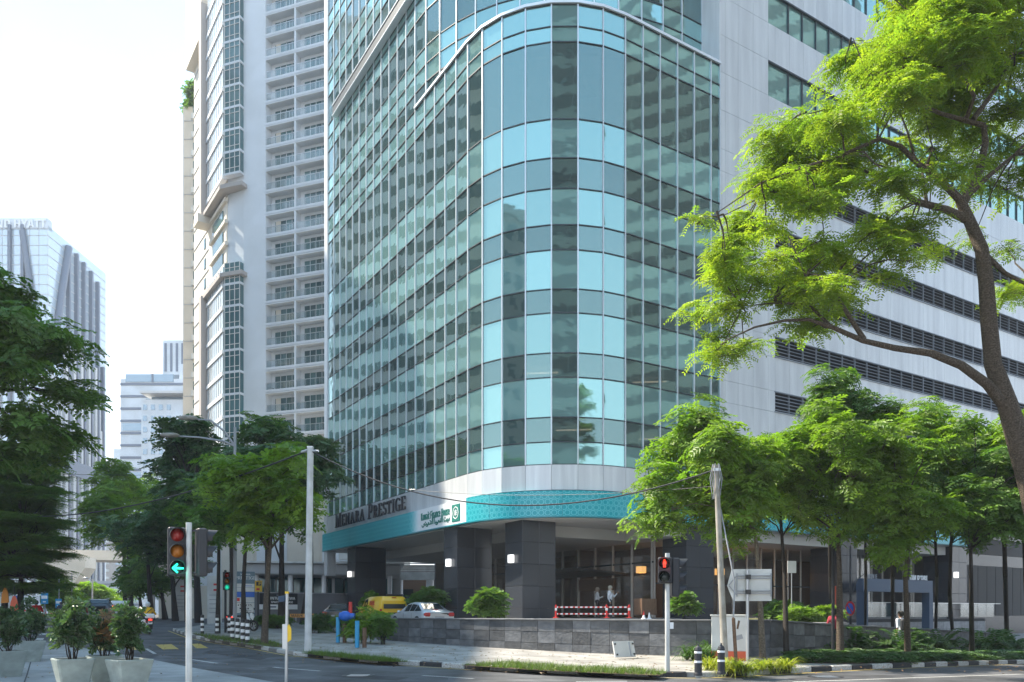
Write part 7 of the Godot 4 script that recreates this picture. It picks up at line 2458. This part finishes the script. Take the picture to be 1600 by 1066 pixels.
# stations: z, half width at the sill, at the belt, height of the belt, half width of the roof, height of the roof
func car(called: String, label: String, cat: String, at: Vector3, turn: float, st: Array, paint: String, cab: Array, extra: Callable) -> Node3D:
	var t := thing(called, label, cat, at, turn)
	var ring := func(s: Array) -> Array:
		var h := [Vector3(s[1] - 0.08, 0.2, s[0]), Vector3(s[1], 0.34, s[0]), Vector3(s[2], 0.6, s[0]), Vector3(s[2] * 0.985, s[3], s[0]), Vector3(s[4], s[5] - 0.05, s[0]), Vector3(s[4] * 0.86, s[5], s[0])]
		var o := h.duplicate()
		for i in range(5, -1, -1): o.append(Vector3(-h[i].x, h[i].y, h[i].z))
		return o
	var rs := []
	for s in st: rs.append(ring.call(s))
	var sf := SurfaceTool.new()
	sf.begin(Mesh.PRIMITIVE_TRIANGLES)
	sf.set_smooth_group(0)
	var put := func(a: Vector3, b: Vector3, c: Vector3, d: Vector3) -> void:
		for q in [a, c, b, a, d, c]: sf.add_vertex(q)
	for i in rs.size() - 1:
		for k in 12: put.call(rs[i][k], rs[i][(k + 1) % 12], rs[i + 1][(k + 1) % 12], rs[i + 1][k])
	for e in [[0, true], [rs.size() - 1, false]]:
		sf.set_smooth_group(1 + e[0])
		var r: Array = rs[e[0]]
		for k in range(0, 5):
			if e[1]: put.call(r[k], r[11 - k], r[10 - k], r[k + 1])
			else: put.call(r[11 - k], r[k], r[k + 1], r[10 - k])
	sf.index()
	sf.generate_normals()
	part("body", sf.commit(), M[paint], t)
	# glass: side windows station by station, windscreen and rear window
	for sg in [0, 1]:
		for i in range(cab[0], cab[1]):
			var p := [rs[i][3], rs[i + 1][3], rs[i + 1][4], rs[i][4]]
			var q := []
			for e in [[0, 3, 0.1], [1, 2, 0.1], [1, 2, 0.9], [0, 3, 0.9]]: q.append((p[e[0]] as Vector3).lerp(p[e[1]], e[2]))
			var g := MB.new()
			var z0: Vector3 = (q[1] - q[0]).normalized() * 0.035
			q = [q[0] + z0, q[1] - z0, q[2] - z0, q[3] + z0]
			for j in 4:
				q[j].x += 0.008
				if sg: q[j].x = -q[j].x
			if sg: g.quad(q[0], q[1], q[2], q[3])
			else: g.quad(q[3], q[2], q[1], q[0])
			part("side_window", g, M.dark_glass, t)
	for e in [[cab[0], cab[0] + 1, "windscreen"], [cab[1] - 1, cab[1], "rear_window"]]:
		if cab.size() > 2 and e[2] == "rear_window": continue
		var a: Array = rs[e[0]]
		var b: Array = rs[e[1]]
		var g := MB.new()
		var up := Vector3(0, 0.012, 0.012 if e[2] == "windscreen" else -0.012)
		g.quad(a[6].lerp(b[6], 0.1) + up, a[5].lerp(b[5], 0.1) + up, b[5].lerp(a[5], 0.1) + up, b[6].lerp(a[6], 0.1) + up)
		part(e[2], g, M.dark_glass, t)
	var first: Array = st[0]
	var last: Array = st[-1]
	for s in [-1.0, 1.0]:
		for z in [first[0] - 0.85, last[0] + 0.85]:
			wheel(t, Vector3(s * (st[3][1] - 0.08), 0.32, z), 0.32)
			var ar := MB.new()
			ar.lathe([[0.0, -0.02], [0.4, -0.02], [0.4, 0.02], [0.0, 0.02]], 22, Vector3(s * (st[3][1] - 0.012), 0.36, z), Basis(Vector3.BACK, PI / 2))
			part("wheel_arch", ar, M.rubber, t)
		var mr := MB.new()
		mr.ball(Vector3(s * (st[3][2] + 0.1), st[3][3] + 0.06, st[cab[0]][0] - 0.35), Vector3(0.11, 0.075, 0.06), 7)
		part("door_mirror", mr, M[paint], t)
		cbox("headlight", Vector3(s * first[2] * 0.78, 0.66, first[0] - 0.01), Vector3(0.3, 0.14, 0.08), M.off_white, t)
		for k in 2:
			cbox("door_handle", Vector3(s * (st[3][2] + 0.005), st[3][3] - 0.1, 0.0 - 0.95 * k), Vector3(0.02, 0.03, 0.16), M[paint], t)
			cbox("door_seam", Vector3(s * (st[3][2] + 0.001), (st[3][3] + 0.36) * 0.5, 0.28 - 0.98 * k), Vector3(0.008, st[3][3] - 0.4, 0.012), M.rubber, t)
	cbox("bumper_grille", Vector3(0, 0.4, first[0]), Vector3(1.0, 0.16, 0.04), M.rubber, t)
	cbox("number_plate", Vector3(0, last[3] - 0.22, last[0] - 0.015), Vector3(0.5, 0.12, 0.03), M.grey, t)
	extra.call(t)
	return t

func vehicles_and_people() -> void:
	var dl := atan2(-0.5276, -0.8495)   # heading up the left-hand street
	var sedan := [[2.2, 0.68, 0.7, 0.68, 0.6, 0.7], [2.0, 0.8, 0.8, 0.76, 0.7, 0.8], [1.3, 0.84, 0.85, 0.88, 0.74, 0.93], [0.95, 0.84, 0.85, 0.91, 0.73, 0.98], [0.2, 0.84, 0.85, 0.94, 0.6, 1.4], [-0.4, 0.84, 0.85, 0.95, 0.59, 1.46], [-1.0, 0.84, 0.85, 0.97, 0.57, 1.4], [-1.6, 0.84, 0.85, 1.0, 0.66, 1.07], [-2.08, 0.82, 0.83, 0.99, 0.68, 1.03], [-2.2, 0.76, 0.8, 0.9, 0.68, 0.94]]
	car("silver_sedan", "silver saloon car seen from behind with red tail lamps beyond the stone wall", "car", Vector3(-4.75, 0.66, -41.3), dl, sedan, "car_silver", [3, 7], func(t: Node3D) -> void:
		for s in [-1.0, 1.0]:
			var b := MB.new()
			b.bbox(Vector3(s * 0.66, 0.83, -2.14), Vector3(0.32, 0.2, 0.22), 0.05)
			part("tail_lamp", b, M.tail_lens, t)
		cbox("high_brake_lamp", Vector3(0, 1.07, -1.72), Vector3(0.3, 0.03, 0.06), M.tail_lens, t)
		cbox("plate_garnish", Vector3(0, 0.82, -2.2), Vector3(0.8, 0.05, 0.03), M.steel, t))
	var van := [[2.2, 0.7, 0.72, 0.72, 0.62, 0.78], [2.05, 0.8, 0.8, 0.86, 0.7, 0.92], [1.65, 0.85, 0.86, 1.02, 0.74, 1.08], [1.4, 0.86, 0.87, 1.06, 0.75, 1.14], [0.75, 0.86, 0.87, 1.08, 0.72, 1.78], [0.1, 0.86, 0.87, 1.08, 0.73, 1.86], [-1.9, 0.86, 0.87, 1.08, 0.72, 1.86], [-2.15, 0.85, 0.86, 1.06, 0.69, 1.78], [-2.25, 0.82, 0.84, 1.0, 0.66, 1.6]]
	var red_mark: Material = mat("livery_red", lin(0.5, 0.015, 0.02), 0.4)
	car("delivery_van", "yellow delivery van with red DHL lettering parked beside the silver car", "van", Vector3(-7.75, 0.66, -47.2), dl - 0.06, van, "car_yellow", [3, 5, 0], func(t: Node3D) -> void:
		cbox("rear_window", Vector3(0, 1.36, -2.235), Vector3(1.3, 0.44, 0.05), M.dark_glass, t, Basis(Vector3.RIGHT, 0.2))
		cbox("wiper", Vector3(0.2, 1.22, -2.28), Vector3(0.5, 0.02, 0.02), M.rubber, t, Basis(Vector3.BACK, 0.2))
		cbox("high_brake_lamp", Vector3(0, 1.77, -2.16), Vector3(0.26, 0.05, 0.06), M.tail_lens, t)
		cbox("bumper", Vector3(0, 0.45, -2.27), Vector3(1.5, 0.2, 0.1), M.car_yellow, t)
		cbox("plate_recess", Vector3(0, 0.8, -2.26), Vector3(0.8, 0.26, 0.04), M.black, t)
		cbox("number_plate", Vector3(0, 0.48, -2.325), Vector3(0.44, 0.1, 0.02), M.white, t)
		for s in [-1.0, 1.0]: cbox("tail_lamp", Vector3(s * 0.8, 0.95, -2.22), Vector3(0.1, 0.36, 0.08), M.tail_lens, t)
		for s in [-1.0, 1.0]:
			var bs := Basis(Vector3.UP, s * PI / 2) * Basis(Vector3.RIGHT, -0.17)
			part("lettering", words_mesh("DHL", 0.26, 0.012, sans_bold), red_mark, t, Transform3D(bs.scaled_local(Vector3(1.35, 1, 1)), Vector3(s * 0.822, 1.47, -0.75)))
			for k in 2: cbox("red_line", Vector3(s * 0.862, 1.27 - 0.05 * k, -0.75), Vector3(0.012, 0.02, 0.9), red_mark, t)
		part("lettering", words_mesh("DHL", 0.1, 0.01, sans_bold), red_mark, t, Transform3D(Basis(Vector3.UP, PI), Vector3(-0.5, 1.06, -2.262))))
	car("dark_car", "dark saloon car half hidden behind the shrubs left of the yellow van", "car", Vector3(-11.0, 0.7, -51.2), dl - 0.5, sedan, "car_black", [3, 7], func(t: Node3D) -> void:
		for s in [-1.0, 1.0]:
			cbox("tail_lamp", Vector3(s * 0.66, 0.85, -2.15), Vector3(0.3, 0.16, 0.2), M.tail_lens, t)
			cbox("window_trim", Vector3(s * 0.85, 0.97, -0.4), Vector3(0.02, 0.03, 2.6), M.steel, t))
	var suv := [[2.35, 0.75, 0.78, 0.8, 0.66, 0.86], [2.1, 0.88, 0.89, 0.95, 0.76, 1.0], [1.3, 0.92, 0.93, 1.06, 0.78, 1.1], [1.05, 0.92, 0.93, 1.08, 0.78, 1.14], [0.4, 0.92, 0.93, 1.1, 0.68, 1.68], [-0.3, 0.92, 0.93, 1.1, 0.68, 1.76], [-1.7, 0.92, 0.93, 1.1, 0.66, 1.72], [-2.2, 0.9, 0.91, 1.1, 0.6, 1.4], [-2.35, 0.84, 0.87, 1.0, 0.62, 1.1]]
	var q := Vector3(-29.194, 0.766, -56.000)
	car("black_suv", "black four-wheel-drive driving away with its right indicator lit", "car", q, dl, suv, "car_black", [3, 7], func(t: Node3D) -> void:
		for s in [-1.0, 1.0]:
			cbox("tail_lamp", Vector3(s * 0.8, 1.05, -2.28), Vector3(0.14, 0.5, 0.14), M.tail_lens, t)
			cbox("roof_rail", Vector3(s * 0.6, 1.8, -0.7), Vector3(0.05, 0.06, 2.0), M.steel, t)
		var ind := MB.new()
		ind.ball(Vector3(-0.8, 1.18, -2.37), Vector3(0.09, 0.09, 0.05), 6)
		part("indicator", ind, M.indicator_lit, t)
		var il := OmniLight3D.new()
		il.name = "indicator_light"
		il.light_color = Color(1, 0.4, 0.05)
		il.light_energy = 0.03
		il.light_size = 0.1
		il.omni_attenuation = 2.0
		il.shadow_enabled = true
		t.add_child(il, true)
		il.position = Vector3(-0.8, 1.18, -2.47)
		cbox("spare_wheel_cover", Vector3(0, 0.95, -2.42), Vector3(0.6, 0.6, 0.14), M.rubber, t))
	car("white_car", "small white car with red tail lamps ahead of the black four-wheel-drive", "car", Vector3(-40.354, 0.885, -76.000), dl, sedan, "car_white", [3, 7], func(t: Node3D) -> void:
		for s in [-1.0, 1.0]: cbox("tail_lamp", Vector3(s * 0.66, 0.85, -2.15), Vector3(0.3, 0.2, 0.2), M.tail_lens, t))
	car("white_van", "pale van far up the street beyond the black four-wheel-drive", "van", Vector3(-40.637, 0.912, -82.000), dl, van, "car_white", [3, 5, 0], func(t: Node3D) -> void:
		cbox("rear_window", Vector3(0, 1.36, -2.235), Vector3(1.3, 0.44, 0.05), M.dark_glass, t, Basis(Vector3.RIGHT, 0.2)))
	# riders
	q = Vector3(-19.226, 0.447, -42.000)
	motorcycle("motorcycle", "motorcycle with a white top box and pannier under the yellow-shirted rider", q, dl, "bike_red", "white")
	rider("person on a motorcycle in a bright yellow shirt and white helmet, seen from behind", riding(Color(0.75, 0.42, 0.012), Color(0.03, 0.035, 0.05), Color(0.6, 0.6, 0.6)), q, dl, true)
	q = Vector3(-45.374, 0.917, -80.000)
	motorcycle("motorcycle", "dark motorcycle in the middle of the far street", q, dl, "car_black")
	rider("person in dark clothes and helmet riding away up the middle of the street", riding(Color(0.03, 0.03, 0.04), Color(0.02, 0.02, 0.025), Color(0.03, 0.03, 0.035)), q, dl)
	q = Vector3(-51.669, 0.982, -96.000)
	motorcycle("motorcycle", "tiny far motorcycle beside the small white car", q, dl, "car_red")
	rider("person in dark red on the farthest motorcycle", riding(Color(0.2, 0.02, 0.03), Color(0.02, 0.02, 0.025), Color(0.03, 0.02, 0.03)), q, dl)
	q = Vector3(-27.496, 0.599, -46.000)
	motorcycle("motorcycle", "motorcycle at the left kerb under the red-shirted rider", q, dl + 0.35, "bike_red")
	rider("person in a red shirt and dark helmet riding at the left kerb behind the planters", riding(Color(0.55, 0.02, 0.03), Color(0.03, 0.03, 0.03), Color(0.02, 0.05, 0.06)), q, dl + 0.35)
	motorcycle("parked_motorcycle", "parked black and white motorcycle nearest the directory pylon", Vector3(-14.796, 0.555, -44.000), 1.2, "car_white", "", "motorcycles parked by the directory")
	motorcycle("parked_motorcycle", "parked dark motorcycle leaning behind the white-trimmed one", Vector3(-15.630, 0.588, -45.500), 1.25, "car_black", "", "motorcycles parked by the directory")
	# people on foot
	rider("woman in a beige headscarf and white top taking a photo before the lobby glass", standing(Color(0.7, 0.71, 0.75), Color(0.02, 0.02, 0.025), Color(0.4, 0.35, 0.28), 0.05, 2, true), Vector3(5.231, 1.285, -42.500), 1.1)
	rider("person in a white top and black trousers standing behind the barrier at the lobby doors", standing(Color(0.6, 0.6, 0.62), Color(0.015, 0.015, 0.02), Color(0.3, 0.24, 0.2), 0.03, 1, true), Vector3(4.868, 1.285, -45.500), 1.6)
	var man := Vector3(15.261, -0.089, -31.200)
	var t := thing("person", "man in a white shirt walking away along the pavement wearing a black backpack", "person", man, PI + 0.25)
	part("body", standing(Color(0.62, 0.66, 0.74), Color(0.3, 0.32, 0.36), HAIR, 0.16, 0), M.skin_cloth, t)
	var bp := MB.new()
	bp.bbox(Vector3(0, 1.2, -0.19), Vector3(0.31, 0.46, 0.18), 0.06)
	bp.bbox(Vector3(0, 1.1, -0.29), Vector3(0.24, 0.22, 0.07), 0.03)
	part("backpack", bp, M.signal_black, t)
	bp = MB.new()
	for s in [-1.0, 1.0]: bp.tube([Vector3(s * 0.1, 1.4, -0.13), Vector3(s * 0.12, 1.47, 0.0), Vector3(s * 0.13, 1.35, 0.11), Vector3(s * 0.14, 1.05, 0.08)], [0.02, 0.022, 0.02, 0.016], 6)
	part("backpack_strap", bp, M.signal_black, t)
	rider("man in a dark red shirt on the pavement beside the brown street tree's trunk", standing(Color(0.3, 0.02, 0.04), Color(0.02, 0.02, 0.03), HAIR, 0.12, 0), Vector3(12.164, 0.002, -30.000), PI - 0.5)
	for e in [[Vector3(-28.035, 2.556, -44.000), "orange", "orange cloth hanging among the left trees above the planters"], [Vector3(-25.036, 2.018, -40.000), "orange_red", "small red cloth hanging beside the orange one"]]:
		var c := thing("hanging_cloth", e[2], "cloth", e[0])
		var b := MB.new()
		b.plate([Vector2(-0.22, -0.45), Vector2(0.2, -0.42), Vector2(0.16, 0.1), Vector2(0.06, 0.4), Vector2(-0.06, 0.4), Vector2(-0.18, 0.05)], -0.03, 0.03)
		part("cloth", b, M[e[1]], c)
		b = MB.new()
		b.tube([Vector3(0, 0.38, 0), Vector3(0, 0.9, 0)], [0.012, 0.012], 5)
		part("cord", b, M.black, c)
